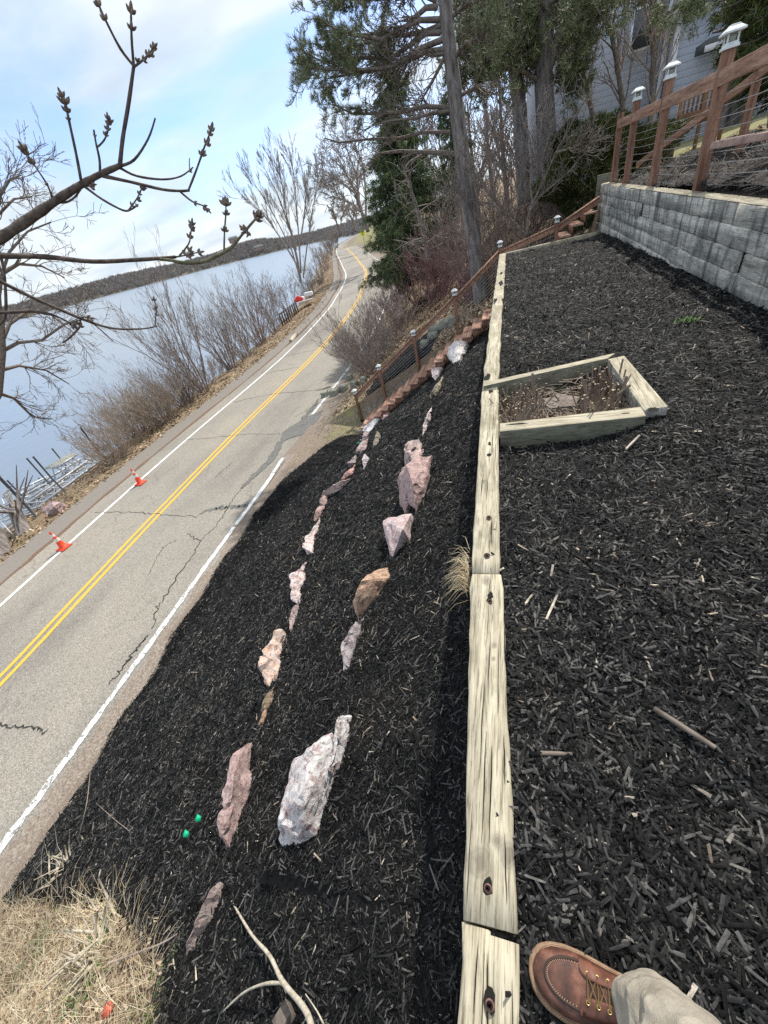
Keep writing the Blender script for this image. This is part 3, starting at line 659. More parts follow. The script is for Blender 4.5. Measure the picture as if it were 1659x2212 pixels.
def hole(parent, px, py, sx, sy, z=.0025):
    p = onz(px, py, z); a = np.linspace(0, 2*math.pi, 15)[:-1]; k = rng.uniform(.55, 1.3, 14)
    MB().add(np.c_[p[0]+np.cos(a)*sx*k, p[1]+np.sin(a)*sy*k, np.full(14, z)], [list(range(14))]).build('rot_hole', MAT['dark_gap'], parent)
EH = .13
def splits(parent, y0, y1, x0, x1, zt_, n):
    for k in range(n):
        y = rng.uniform(y0, y1-.1); L = rng.uniform(.08, .35); x = rng.uniform(x0, x1); m_ = 9; ys_ = np.linspace(y, min(y+L, y1-.01), m_)
        xs_ = x+np.cumsum(rng.normal(0, .0009, m_)); w = .0012*np.sin(np.linspace(.1, 3.04, m_))*rng.uniform(.6, 1.5)+.0002
        v = np.concatenate([np.c_[xs_-w, ys_, np.full(m_, zt_)], np.c_[xs_+w, ys_, np.full(m_, zt_)]]); q = np.arange(m_-1)
        MB().add(v, np.stack([q, q+m_, q+m_+1, q+1], 1)).build('split', MAT['dark_gap'], parent)
# nearest beam: cut, with a long split down its middle
tA = empty('edging_timber', (-.06, -.3, -EH)); tB = empty('edging_timber', (-.1, .7, -EH)); tC = empty('edging_timber', (-.15, 2.6, -EH)); tD = empty('edging_timber', (-.18, 9, -EH))
b = MB(); timber(b, [(-.098, -.7, 0), (-.099, .121, 0)], .062, EH, .06); timber(b, [(-.028, -.7, -.002), (-.031, .113, -.002)], .071, EH, .06)
b.build('beam', MAT['pale_timber'], tA)
b = MB(); timber(b, [(-.0625, .128, .006), (-.092, .7, .006), (-.122, 1.355, .003)], [.137, .143, .146], EH, .08); b.build('beam', MAT['pale_timber'], tB)
b = MB(); timber(b, [(-.128, 1.368, .0), (-.15, 2.3, .0), (-.182, 3.72, -.002)], [.136, .145, .155], EH, .1); b.build('beam', MAT['pale_timber'], tC)
b = MB(); timber(b, [(-.185, 3.74, .0), (-.186, 6.6, .003), (-.17, 10, .0), (-.165, 13.7, .0)], [.15, .165, .17, .18], EH, .2, .01); b.build('beam', MAT['pale_timber'], tD)
for par, L in ((tA, [(1058, 2172)]), (tB, [(1054, 1920), (1058, 1300)]), (tC, [(1052, 1202), (1056, 1120)]), ):
    for px, py in L: p = onz(px, py, 0.004); spike(par, p[0], p[1], .004)
hole(tB, 1060, 1285, .012, .022, .0065); hole(tC, 1056, 982, .016, .03); hole(tC, 1058, 958, .01, .03); hole(tD, 1052, 815, .03, .09, .006); hole(tC, 1060, 845, .02, .04)
hole(tD, 1083, 590, .03, .18, .006); hole(tD, 1082, 612, .045, .3, .006); hole(tD, 1070, 650, .03, .2, .006)
splits(tA, -.4, .1, -.12, .0, .0035, 4); splits(tB, .14, 1.34, -.135, -.02, .0105, 11); splits(tC, 1.4, 3.6, -.19, -.08, .0065, 12)
tag(tA, 'short pale edging timber with a long split, nearest the brown shoe', 'timber', 'edging timbers along the terrace')
tag(tB, 'long smooth edging timber with a dark knot, from the broken gap to the first joint', 'timber', 'edging timbers along the terrace')
tag(tC, 'weathered pale edging timber running past the stump planter', 'timber', 'edging timbers along the terrace')
tag(tD, 'farthest and longest edging timber, rotted, ending at the stair rail corner', 'timber', 'edging timbers along the terrace')
tE = empty('edging_timber', (1.1, 13.85, -EH)); b = MB()
timber(b, [(-.07, 13.72, .0), (1.2, 13.95, 0), (2.40, 14.2, .0)], .15, .25, .2); b.build('beam', MAT['pale_timber_x'], tE)
tag(tE, 'edging timber across the far end of the terrace, meeting the grey wall', 'timber')
w0 = empty('retaining_wall', (-.2, 6, -1.3))
for k in range(8):
    b = MB(); z = -.135-k*.15
    timber(b, [(-.02, -1.6, z), (-.035, 0, z), (-.105, 1.4, z), (-.178, 3.7, z), (-.186, 6.6, z), (-.165, 13.65, z)], .15, .147, .5); b.build('course', MAT['green_timber'], w0)
tag(w0, 'stacked timber wall under the pale edging, holding up the terrace', 'retaining wall')
# dark fallen vine and dead grass tuft against the beam
g = MB()
for k in range(150):
    p0 = onz(1021+rng.normal(0, 3), 1235+rng.normal(0, 22), -.12); p0[0] -= .02
    a = rng.uniform(-.9, 2.4); L = rng.uniform(.05, .17)
    d = np.array([-abs(math.cos(a*.6)), math.sin(a-.8)*.8, rng.uniform(-.3, .9)]); d /= np.linalg.norm(d)
    p1 = p0+d*L*.55; p2 = p1+(d+np.array([-.1, -.2, -.8]))*L*.45
    g.tube([p0, p1, p2], [.0016, .0013, .0005], 3, False)
tag(g.build('dry_grass_tuft', MAT['dry_grass']), 'tuft of dead straw-coloured grass against the left side of the edging timber', 'grass tuft')
# ================================================================ stump planter
pe = empty('timber_planter', (.45, 3.4, -.2))
zt = .035
def c6(x, y): return 1014.9+.2811*x, 740.6+.2811*y
def poly(pts, z): return [onz(*c6(*p), z) for p in pts]
def slab(name, top, depth, mt, side=None):
    t = np.array(top); bt = t.copy(); bt[:, 2] -= depth; n = len(t); bb = MB()
    bb.add(np.concatenate([t, bt]), [[n+k for k in range(n)][::-1]] if False else [list(range(n))]); bb.f.append(np.array([[n+k for k in range(n)][::-1]]))
    for k in range(n): bb.f.append(np.array([[k, n+k, n+(k+1) % n, (k+1) % n]]))
    bb.f[-n:] = [f_[:, ::-1] for f_ in bb.f[-n:]] if False else bb.f[-n:]
    o = bb.build(name, mt, pe, bevel=.006)
    bm = bmesh.new(); bm.from_mesh(o.data); bmesh.ops.recalc_face_normals(bm, faces=bm.faces); bm.to_mesh(o.data); bm.free()
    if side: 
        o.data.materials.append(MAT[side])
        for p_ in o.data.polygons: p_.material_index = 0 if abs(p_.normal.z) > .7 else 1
    return o
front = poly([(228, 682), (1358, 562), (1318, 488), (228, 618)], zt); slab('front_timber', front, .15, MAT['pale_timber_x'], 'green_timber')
right = poly([(1340, 516), (1528, 488), (1188, 97), (1062, 124)], zt+.012); slab('right_timber', right, .145, MAT['pale_timber'], 'grey_timber')
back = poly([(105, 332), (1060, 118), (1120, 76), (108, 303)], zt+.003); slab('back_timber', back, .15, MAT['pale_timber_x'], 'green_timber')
def under(name, quad, dz, depth, mt):
    q = [np.array([p[0], p[1], zt-dz]) for p in quad]; c = sum(q)/4; q = [c+(p-c)*.985 for p in q]; slab(name, q, depth, mt)
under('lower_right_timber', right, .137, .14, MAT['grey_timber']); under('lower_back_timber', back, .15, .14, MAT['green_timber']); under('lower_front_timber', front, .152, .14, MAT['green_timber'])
tag(pe, 'rotting timber box around a stump, butted against the edging timber', 'planter')
hp = onz(*c6(1410, 515), zt+.013); a = np.linspace(0, 2*math.pi, 19)[:-1]
MB().add(np.c_[hp[0]+.0+np.cos(a)*.045*rng.uniform(.5, 1.2, 18), hp[1]+.005+np.sin(a)*.04*rng.uniform(.5, 1.2, 18), np.full(18, zt+.014)], [list(range(18))]).build('rot_hole', MAT['dark_gap'], pe)
for X_, Y_, sx, sy in [(360, 622, .09, .012), (1200, 540, .03, .008)]:
    hp = onz(*c6(X_, Y_), zt+.0015); MB().add(np.c_[hp[0]+np.cos(a)*sx*rng.uniform(.6, 1.1, 18), hp[1]+np.sin(a)*sy*rng.uniform(.6, 1.2, 18), np.full(18, zt+.0015)], [list(range(18))]).build('rot_hole', MAT['dark_gap'], pe)
# soil inside the box
b = MB(); xs2 = np.linspace(-.11, 1.0, 26); ys2 = np.linspace(2.8, 4.2, 26); X, Y = np.meshgrid(xs2, ys2)
Z = -.22+bumpy(X.ravel(), Y.ravel(), .05, 4).reshape(X.shape)+.07*np.exp(-((X-.42)**2+(Y-3.45)**2)/.08)
i = (np.arange(25)[:, None]*26+np.arange(25)[None]).ravel(); b.add(np.c_[X.ravel(), Y.ravel(), Z.ravel()], np.stack([i, i+1, i+27, i+26], 1))
pts = np.c_[rng.uniform(-.05, .9, 2600), rng.uniform(2.95, 4.05, 2600)]; pz = -.21+.07*np.exp(-((pts[:, 0]-.42)**2+(pts[:, 1]-3.45)**2)/.08)+rng.uniform(0, .03, 2600)
v, q, t = chips_mesh(np.c_[pts, pz], .04, 1.0, .5); b.v.append(v); b.f.append(q+b.n); b.f.append(t+b.n); b.n += len(v)
tag(b.build('leaf_debris', leafmat('brown_debris', [(0, (.05, .033, .024)), (.5, (.13, .09, .065)), (.9, (.3, .22, .16)), (1, (.45, .38, .29))], .85)), 'brown twigs and leaf debris filling the timber box', 'debris', kind='stuff')
# stump
sc_ = onz(*c6(700, 462), -.09); st = empty('tree_stump', (sc_[0], sc_[1]+.03, -.24)); n = 28; rings = []
cx_, cy_ = sc_[0]+.0, sc_[1]+.03
for z, r in ((-.27, .2), (-.2, .175), (-.12, .16), (-.085, .155)):
    rings.append([(cx_+math.cos(a_)*r*(1+.1*math.sin(a_*5)+rng.normal(0, .03)), cy_+math.sin(a_)*r*.9*(1+.1*math.sin(a_*5)+rng.normal(0, .03)), z) for a_ in np.arange(n)*2*math.pi/n])
b = MB(); b.add(np.array(rings).reshape(-1, 3), [[k*n+j, k*n+(j+1) % n, (k+1)*n+(j+1) % n, (k+1)*n+j] for k in range(3) for j in range(n)]); b.build('bark', MAT['bark_grey'], st)
tp = np.array(rings[-1]); tp = np.c_[cx_+(tp[:, 0]-cx_)*.97, cy_+(tp[:, 1]-cy_)*.97, np.full(n, -.082)]
MB().add(tp, [list(range(n))]).build('cut_face', mat('old_cut', dict(scale=30, detail=6, stops=[(.3, (.09, .07, .06)), (.7, (.26, .21, .18))]), .8, bump=(.5, .004)), st)
tag(st, 'old grey-brown stump sunk in debris in the middle of the timber box', 'stump')
# cut stems sprouting in two clumps: one shrub each
def stems(name, spots, n, lab, hr=(.1, .26), lean=.25):
    e = empty(name, (spots[0][0], spots[0][1], -.2))
    for k in range(n):
        sx, sy, sr = spots[rng.integers(len(spots))]
        x = sx+rng.normal(0, sr); y = sy+rng.normal(0, sr*.8); L = rng.uniform(*hr); d = np.array([rng.normal(0, lean), rng.normal(0, lean), 1]); d /= np.linalg.norm(d)
        r = rng.uniform(.004, .009) if rng.uniform() > .15 else .013; p0 = np.array([x, y, -.23]); p1 = p0+d*L*.5; p2 = p1+(d+np.array([rng.normal(0, .12), rng.normal(0, .12), 0]))*L*.5
        bb = MB(); cc = MB(); bb.tube([p0, p1, p2], [r, r*.9, r*.85], 6); dd_ = (p2-p1)/np.linalg.norm(p2-p1); cc.tube([p2-dd_*.001, p2+dd_*.0015], [r*.88, r*.84], 6); cc.build('cut_end', MAT['cut_wood'], bb.build('stem', MAT['twig_tan' if k % 2 else 'twig_brown'], e))
    tag(e, lab, 'cut shrub'); return e
stems('cut_shrub', [(.05, 3.1, .05), (.1, 3.3, .05), (.15, 3.6, .05), (.03, 3.45, .04)], 94, 'clump of cut brown stems at the left end of the timber box', (.2, .36), .32)
stems('cut_shrub', [(.72, 3.4, .07), (.62, 3.2, .06), (.8, 3.65, .05), (.7, 3.55, .07)], 98, 'clump of cut brown stems at the right end of the timber box', (.22, .42), .32)
# twigs lying across the debris
b = MB()
for k in range(230):
    p = np.array([rng.uniform(0, .88), rng.uniform(3.0, 3.95), -.12+rng.uniform(-.05, .06)]); a_ = rng.uniform(0, math.pi); L = rng.uniform(.06, .3); d = np.array([math.cos(a_), math.sin(a_), rng.normal(0, .15)])*L
    b.tube([p-d/2, p+np.array([rng.normal(0, .01), rng.normal(0, .01), .012]), p+d/2], rng.uniform(.0015, .004), 4, False)
tag(b.build('dead_twigs', MAT['twig_tan']), 'loose dead twigs tangled over the stump', 'twigs', kind='stuff')
# ================================================================ grey timber wall
wall = empty('retaining_wall', (2.5, 8.5, -.1))
WT = lambda y: .80+(y-5.6)*.0208
NC = 5
def gy(lst): return lst
def c2(x, y): return 829.5+x/2, y/2
joint = [[onx(*c2(1520, 930), 2.45)[1]], [onx(*c2(1350, 975), 2.45)[1], onx(*c2(1110, 905), 2.45)[1], onx(*c2(975, 880), 2.45)[1]],
         [onx(*c2(1550, 1115), 2.45)[1], onx(*c2(1195, 990), 2.45)[1], onx(*c2(1035, 930), 2.45)[1]], [onx(*c2(1505, 1195), 2.45)[1], onx(*c2(1100, 1040), 2.45)[1]], [onx(*c2(1320, 1180), 2.45)[1], onx(*c2(1500, 1290), 2.45)[1]]]
widegap = {0: [.02], 1: [.09, .09, .05], 2: [.14, .1, .08], 3: [.02, .1], 4: [.08, .03]}
for c in range(NC):
    js = sorted(zip(joint[c], widegap[c])); edges = [2.6+.3*c]; gaps = []
    y0 = 2.2-.2*c
    for jy, gw in js+[(14.95, 0)]:
        y1 = jy-gw/2
        # long runs are made of several beams butted together
        L = y1-y0; nb = max(1, round(L/1.9))
        for k in range(nb):
            ya = y0+L*k/nb+(.004 if k else 0); yb = y0+L*(k+1)/nb-(.004 if k < nb-1 else 0)
            bb = MB(); off = rng.normal(0, .013)+c*-.008; top = c*.205
            timber(bb, [(2.535+off, ya, WT(ya)-top), (2.535+off, yb, WT(yb)-top)], .165, .199, .18, .009, .009)
            o = bb.build('timber_block', MAT['grey_timber'] if c else MAT['grey_timber'], wall)
        if gw > .04:
            bb = MB(); bb.box((2.53, jy, WT(jy)-c*.205-.1), (.12, gw, .2)); bb.build('gap_shade', MAT['dark_gap'], wall)  # dark box standing in for the deep shade inside the rotted gap
        y0 = jy+gw/2
bb = MB(); bb.add([(2.60, -1, -.3), (2.60, 15, -.3), (2.60, 15, WT(15)-.06), (2.60, -1, WT(-1)-.06), (2.64, -1, -.3), (2.64, 15, -.3), (2.64, 15, WT(15)-.06), (2.64, -1, WT(-1)-.06)], [[0, 1, 2, 3], [7, 6, 5, 4], [0, 3, 7, 4], [2, 1, 5, 6]]); bb.build('backing', MAT['dark_gap'], wall)
# pale strips along the top: sunlight on the wall painted as lighter wood
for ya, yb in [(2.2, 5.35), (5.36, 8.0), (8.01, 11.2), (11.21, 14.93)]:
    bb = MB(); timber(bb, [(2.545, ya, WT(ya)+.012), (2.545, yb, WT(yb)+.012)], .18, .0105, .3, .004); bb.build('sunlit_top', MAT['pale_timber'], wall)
tag(wall, 'weathered grey stacked timber wall with black gaps, holding the upper bed', 'retaining wall')
bb = MB(); e = ony(1310, 390, 15.15); bb.box((e[0]+.02, 15.15, .95), (.5, .14, .5)); 
tag(bb.build('timber_post', MAT['green_timber'], bevel=.01), 'greenish timber block standing behind the far end of the grey wall', 'timber')
# ================================================================ railings with solar caps
def cap(parent, p, s=1.0, rz=0.):
    e = MB(); x, y, z = p
    e.box((x, y, z+.012*s), (.125*s, .125*s, .024*s)); e.box((x, y, z+.034*s), (.105*s, .105*s, .02*s))
    e.box((x, y, z+.112*s), (.17*s, .17*s, .016*s)); e.box((x, y, z+.135*s), (.165*s, .165*s, .03*s), taper=.55); e.box((x, y, z+.155*s), (.08*s, .08*s, .012*s))
    for a_ in (-1, 1):
        for b_ in (-1, 1): e.box((x+a_*.042*s, y+b_*.042*s, z+.074*s), (.014*s, .014*s, .06*s))
    o = e.build('cap_light', MAT['cap_white'], parent, bevel=.003)
    g_ = MB(); g_.box((x, y, z+.074*s), (.06*s, .06*s, .058*s)); g_.build('lens', MAT['cap_glass'], o)
def railpost(parent, x, y, z0, z1, w=.095, s=1.0, with_cap=True):
    m_ = MB(); m_.box((x, y, (z0+z1)/2), (w, w, z1-z0)); o = m_.build('post', MAT['redwood'], parent, bevel=.004)
    if with_cap: cap(o, (x, y, z1), s)
    return o
ur = empty('cable_railing', (2.7, 9, .9))
ups = [(2.70, 14.75, .9, 2.33, False), (2.70, 13.2, .9, 2.36, True), (2.70, 10.9, .87, 2.36, True), (2.70, 8.4, .85, 2.18+.09, True), (2.70, 5.9, .8, 2.25, True), (2.70, 3.6, .8, 2.2, True)]
for x, y, a_, b_, cpf in ups: railpost(ur, x, y, a_-.35, b_, .125, 1.3, cpf)
b = MB(); tops = lambda y: np.interp(y, [3.6, 8.4, 14.75], [2.02, 2.02, 2.12])
for (p, q) in zip(ups[:-1], ups[1:]):
    bb = MB(); bb.bar((2.655, q[1]+.05, tops(q[1])), (2.655, p[1]-.05, tops(p[1])), .05, .165); bb.build('rail', MAT['redwood_rail'], ur, bevel=.004)
for k in range(9):
    bb = MB()
    for (p, q) in zip(ups[:-1], ups[1:]):
        z0 = tops(p[1])-.17-k*.115; z1 = tops(q[1])-.17-k*.115; sag = .012
        bb.tube([(2.7, p[1], z0), (2.7, (p[1]+q[1])/2, (z0+z1)/2-sag), (2.7, q[1], z1)], .004, 5, False)
    bb.build('cable', MAT['cable'], ur)
tag(ur, 'red-brown cable railing with white cap lights standing on the grey timber wall', 'railing')
# upper rail that climbs towards the house
sr = empty('cable_railing', (4, 14, 1))
def c3(x, y): return (2380+.3882*x)*.5486, (100+.3882*y)*.5486
A = onD(*c3(330, 1420), 15.6); B = onD(*c3(1480, 560), 10.6)
bb = MB(); bb.bar(A, B, .05, .12); bb.build('rail', MAT['redwood_rail'], sr, bevel=.004)
bb = MB(); bb.bar(B, B+(B-A)*.5, .05, .12); bb.build('rail', MAT['redwood_rail'], sr, bevel=.004)
Pb = onD(*c3(1420, 1050), 10.45); Pt = onD(*c3(1525, 460), 10.45)
railpost(sr, Pb[0], Pb[1], Pb[2]-.3, Pt[2], .095, 1.15)
for k in range(7):
    bb = MB(); o = np.array([0, 0, -.16-.105*k]); bb.tube([A+o, B+o, B+(B-A)*.5+o], .004, 5, False); bb.build('cable', MAT['cable'], sr)
tag(sr, 'second cable railing slanting uphill behind the wall railing, with one capped post', 'railing')
# ================================================================ stairs
YS, YF = 12.5, 13.62; NS = 26; RISE, RUN = .2053, .3074; X0, Z0 = -5.38, -4.46
stv = empty('wooden_stairs', (X0, 13.05, -4.7))
for k in range(NS):
    x = X0+RUN*k; z = Z0+RISE*k
    if x > -.25: 
        if x > 2.0: break
    ya = YS if x < -.5 else 14.25; yb = YF if x < -.5 else 15.3
    bb = MB(); bb.box((x+.075, (ya+yb)/2, z-.022), (.145, yb-ya+.05, .044)); bb.box((x+.228, (ya+yb)/2, z-.022), (.15, yb-ya+.05, .044))
    bb.build('tread', MAT['tread_wood'], stv, bevel=.006)
    r_ = MB(); r_.box((x+.035, (ya+yb)/2, z-.036-(RISE-.036)/2), (.024, yb-ya-.09, RISE-.038)); r_.build('riser', MAT['redwood'], stv)
for y in (YS+.025, YF-.025):
    prof = []
    for k in range(17):
        x = X0+RUN*k; z = Z0+RISE*k; prof += [(x+.03, z-.22 if k == 0 else z-RISE-.037+.0), (x+.03, z-.037)]
    prof.append((X0+RUN*17, Z0+RISE*16-.037)); n = len(prof)
    low = [(X0+RUN*17, Z0+RISE*16-.37), (X0+.25, Z0-.36), (X0+.03, Z0-.36)]
    # stringer as quads under each step
    bb = MB()
    for k in range(17):
        x = X0+RUN*k; z = Z0+RISE*k-.037; x1 = x+RUN; lo0 = max(Z0-.36, z-.30); lo1 = max(Z0-.36, z-.30+RISE)
        v = [(x+.03, y-.02, lo0), (x1+.03, y-.02, lo1), (x1+.03, y-.02, z), (x+.03, y-.02, z), (x+.03, y+.02, lo0), (x1+.03, y+.02, lo1), (x1+.03, y+.02, z), (x+.03, y+.02, z)]
        bb.add(v, [[0, 1, 2, 3], [7, 6, 5, 4], [3, 2, 6, 7], [4, 5, 1, 0]] + ([[0, 3, 7, 4]] if k == 0 else []))
    bb.build('stringer', MAT['redwood'], stv)
tag(stv, 'red-brown wooden staircase climbing from the roadside up the mulched slope', 'stairs')
rl = empty('stair_railing', (X0, YF, Z0))
sp_ = [((168, 1040), (240, 1280)), ((402, 810), (460, 1075)), ((724, 490), (770, 775)), ((1100, 110), (1140, 440))]
def c1(x, y): return (1320+.42194*x)*.5486, (1100+.42194*y)*.5486
YP = YF+.06; posts = []
for t_, b_ in sp_:
    B_ = ony(*c1(*b_), YP); T_ = ony(*c1(*t_), YP); posts.append((B_[0], B_[2]-.3, T_[2]-.12))
for x, z0, z1 in posts: railpost(rl, x, YP, z0, z1, .09, 1.1)
YQ = 14.35
T5 = ony(1080, 523, YQ); T6 = ony(1204, 471, YQ)
railpost(rl, T5[0], YQ, -1.2, T5[2]-.12, .09, 1.0); railpost(rl, T6[0], YQ, -.8, T6[2]-.1, .09, 1.0)
E7 = ony(1298, 432, YQ+.3)
line = [(posts[0][0], YP, posts[0][2]-.12), (posts[1][0], YP, posts[1][2]-.12), (posts[2][0], YP, posts[2][2]-.12), (posts[3][0], YP, posts[3][2]-.12), (T5[0], YQ, T5[2]-.3), (T6[0], YQ, T6[2]-.25), (2.42, YQ+.3, E7[2])]
for p, q in zip(line[:-1], line[1:]):
    bb = MB(); bb.bar((p[0]+.03, p[1], p[2]), (q[0]-.03, q[1], q[2]), .045, .13); bb.build('rail', MAT['redwood_rail'], rl, bevel=.004)
    c_ = MB(); c_.bar((p[0]+.03, p[1], p[2]+.084), (q[0]-.03, q[1], q[2]+.084), .1, .034); c_.build('rail_cap', MAT['redwood_rail'], rl)
for k in range(8):
    bb = MB(); bb.tube([(p[0], p[1], p[2]-.14-.095*k) for p in line[:6]], .004, 5, False); bb.build('cable', MAT['cable'], rl)
tag(rl, 'red-brown stair railing with steel cables and white cap lights beside the staircase', 'railing')
bb = MB(); p = onG(*c1(268, 1345), .05); bb.tube([p+np.array([0, 0, -.05]), p+np.array([0, 0, .07]), p+np.array([-.02, 0, .12]), p+np.array([-.1, 0, .14])], [.05, .055, .06, .05], 10)
tag(bb.build('spotlight', MAT['black'], smooth=True), 'small black garden spotlight at the foot of the stairs', 'light')
# ================================================================ boulders
def boulder(name, pts, lab, tint=(1, 1, 1), lichen=(0, 0, 0), seed=0, rough=.06, group='boulders set into the slope', back=.35, nsub=3, on_mulch=True):
    """pts: (px, py, height above the slope surface); the hull is closed with buried points"""
    rs = np.random.default_rng(seed+11)
    P = []
    for px, py, h in pts:
        p = (onS if on_mulch else onG)(px, py, h*1.0+(.02 if h > 0 else .012), 1.0, 40); P.append(p)
    P = np.array(P); c = P.mean(0); P = c+(P-c)*1.05
    Bk = P*.72+c*.28+np.array([.14, 0, -back]); V0 = np.concatenate([P, Bk])
    bm = bmesh.new(); vs = [bm.verts.new(p) for p in V0]
    res = bmesh.ops.convex_hull(bm, input=vs)
    for v in [g_ for g_ in res['geom_interior'] if isinstance(g_, bmesh.types.BMVert)]: 
        if v.is_valid and not v.link_faces: bm.verts.remove(v)
    for v in list(bm.verts):
        if not v.link_faces: bm.verts.remove(v)
    for _ in range(nsub):
        ed = [e_ for e_ in bm.edges if e_.calc_length() > .05]
        if not ed: break
        bmesh.ops.subdivide_edges(bm, edges=ed, cuts=1); bmesh.ops.triangulate(bm, faces=[f_ for f_ in bm.faces if len(f_.verts) > 3])
    size = np.ptp(P, axis=0).max(); bm.normal_update(); mv = []
    for v in bm.verts:
        q = Vector(v.co)*(2.2/size)+Vector((seed*3.1, 0, 0))
        d = mnoise.turbulence(q*1.5, 4, True)*.9-.3+.5*(mnoise.cell(q*2.3)-.5)
        mv.append((v, v.normal*(d*size*rough)))
    for v, o_ in mv: v.co = v.co+o_
    bmesh.ops.smooth_vert(bm, verts=bm.verts, factor=.2, use_axis_x=True, use_axis_y=True, use_axis_z=True)
    for v in bm.verts: v.co = v.co+v.normal*(mnoise.noise(Vector(v.co)*22)*.008)
    bmesh.ops.recalc_face_normals(bm, faces=bm.faces)
    me = bpy.data.meshes.new(name); bm.to_mesh(me); bm.free()
    o = link(name, me, MAT['boulder_stone']); o['tint'] = tint; o['lichen'] = lichen
    tag(o, lab, 'boulder', group); return o
def f4(x, y): return (900+.48222*x)*.5486, (1500+.48222*y)*.5486     # crop of the middle
def f5(x, y): return (700+.5425*x)*.5486, (2200+.5425*y)*.5486      # crop of the lower stones
def B4(L): return [(*f4(a, c), h) for a, c, h in L]
def B5(L): return [(*f5(a, c), h) for a, c, h in L]
PK = (1.15, .93, .9); WH = (1.25, 1.2, 1.2); GY = (.85, .85, .95); TN = (1.45, 1.2, .95); W1 = (1, 1, 1); W0 = (0, 0, 0)
boulder('boulder', B5([(1165, 1130, .1), (1255, 1130, 0), (1240, 1250, 0), (1130, 1330, .14), (1090, 1530, .12), (1180, 1500, 0), (1120, 1620, 0), (1040, 1850, 0), (990, 2010, .0), (1050, 1890, 0)]), 'narrow pale slab along the right of the largest white boulder', (1.1, 1.08, 1.1), (.8, .8, .8), 1, .05)
boulder('boulder', B5([(1110, 1280, .08), (970, 1370, .18), (840, 1480, .2), (800, 1680, .2), (735, 1880, .16), (735, 2020, .02), (760, 2080, 0), (920, 1960, .1), (1000, 2000, 0), (1085, 1560, .06), (900, 1700, .26), (1030, 1850, 0)]), 'largest boulder on the slope, white with lichen, in the lower right of the stones', WH, (.72, .72, .72), 2, .05)
boulder('boulder', B5([(535, 1330, 0), (490, 1355, .1), (400, 1430, .2), (340, 1600, .2), (320, 1800, .16), (315, 1950, .12), (330, 2110, 0), (380, 2080, 0), (440, 1860, 0), (500, 1640, 0), (495, 1480, 0), (400, 1600, .22)]), 'long pink-orange boulder left of the white one, lower row', (1.12, .93, .9), (.12, .12, .12), 3, .05)
boulder('boulder', [(475, 1908, .0), (460, 1915, .1), (430, 1970, .12), (400, 2040, .06), (402, 2065, 0), (430, 2020, 0), (470, 1940, 0)], 'lowest brown slab, half buried where the mulch meets the dead grass', (.95, .85, .8), (.2, .2, .2), 4, .05)
boulder('boulder', B5([(735, 520, .08), (780, 560, 0), (700, 600, .12), (610, 660, .16), (590, 760, .18), (595, 860, .1), (660, 950, 0), (705, 900, 0), (700, 800, 0), (650, 650, .1)]), 'knobbly tan crescent boulder in the lower row below the mossy one', TN, (.35, .35, .35), 5, .09)
boulder('boulder', B5([(697, 940, 0), (640, 980, .1), (610, 1060, .08), (605, 1110, 0), (640, 1110, 0), (690, 1000, 0)]), 'small olive-brown stone directly under the knobbly tan crescent', (1.0, .95, .7), W0, 6, .05)
boulder('boulder', B5([(630, 1090, .03), (605, 1130, .06), (580, 1220, 0), (610, 1200, 0), (635, 1150, 0)]), 'little tan stone with straw below the olive-brown one', (1.4, 1.1, .8), W0, 7, .05)
boulder('boulder', B5([(940, 0, .0), (880, 50, .1), (810, 120, .16), (820, 200, .16), (825, 300, .06), (890, 330, 0), (900, 230, 0), (895, 110, .04)]), 'pinkish boulder with a white lichen spot in the middle of the lower row', (1.15, .95, .92), (.5, .5, .5), 8, .06)
boulder('boulder', B5([(885, 312, 0), (840, 345, .1), (805, 430, .1), (820, 530, 0), (835, 450, 0), (870, 370, 0)]), 'thin grey-pink stone tucked beneath the pinkish lichen-spotted boulder', (1.05, .9, .9), (.3, .3, .3), 9, .05)
boulder('boulder', B5([(1525, 60, 0), (1430, 90, .12), (1325, 165, .26), (1300, 230, .24), (1275, 330, .1), (1300, 440, 0), (1340, 400, 0), (1370, 270, .1), (1540, 140, 0)]), 'tan-topped boulder with a purple face, upper row', (1.4, 1.15, .85), W0, 10, .05)
boulder('boulder', B5([(1345, 425, 0), (1270, 480, .1), (1210, 560, .14), (1185, 640, .12), (1210, 820, 0), (1250, 760, 0), (1290, 560, 0)]), 'slate-grey slanting boulder touching the tan-topped one, upper row', GY, (.25, .25, .25), 11, .06)
boulder('boulder', B4([(1255, 1140, .26), (1300, 1110, .26), (1490, 1090, .06), (1500, 1150, 0), (1420, 1210, .2), (1280, 1220, .2), (1320, 1380, 0), (1335, 1440, 0), (1380, 1390, 0), (1430, 1240, 0)]), 'wedge-shaped pale pink boulder in the upper row, below the big pink one', (1.25, 1.02, 1.02), (.35, .35, .35), 12, .04)
boulder('boulder', B4([(1405, 740, .36), (1450, 690, .36), (1560, 620, .2), (1659, 610, .04), (1655, 690, 0), (1600, 790, .1), (1500, 850, .3), (1385, 800, .34), (1405, 900, .12), (1410, 1010, 0), (1440, 1080, 0), (1530, 1060, 0), (1540, 960, 0)]), 'big pink boulder with a flat rosy top, the tallest in the upper row', PK, (.15, .15, .15), 13, .035)
boulder('boulder', B4([(1435, 560, .2), (1455, 510, .22), (1550, 470, .08), (1590, 520, 0), (1600, 590, 0), (1500, 640, .05), (1440, 680, 0), (1440, 600, .14)]), 'rugged boulder just above the big pink one, upper row', (1.2, 1.0, .9), (.2, .2, .2), 14, .08)
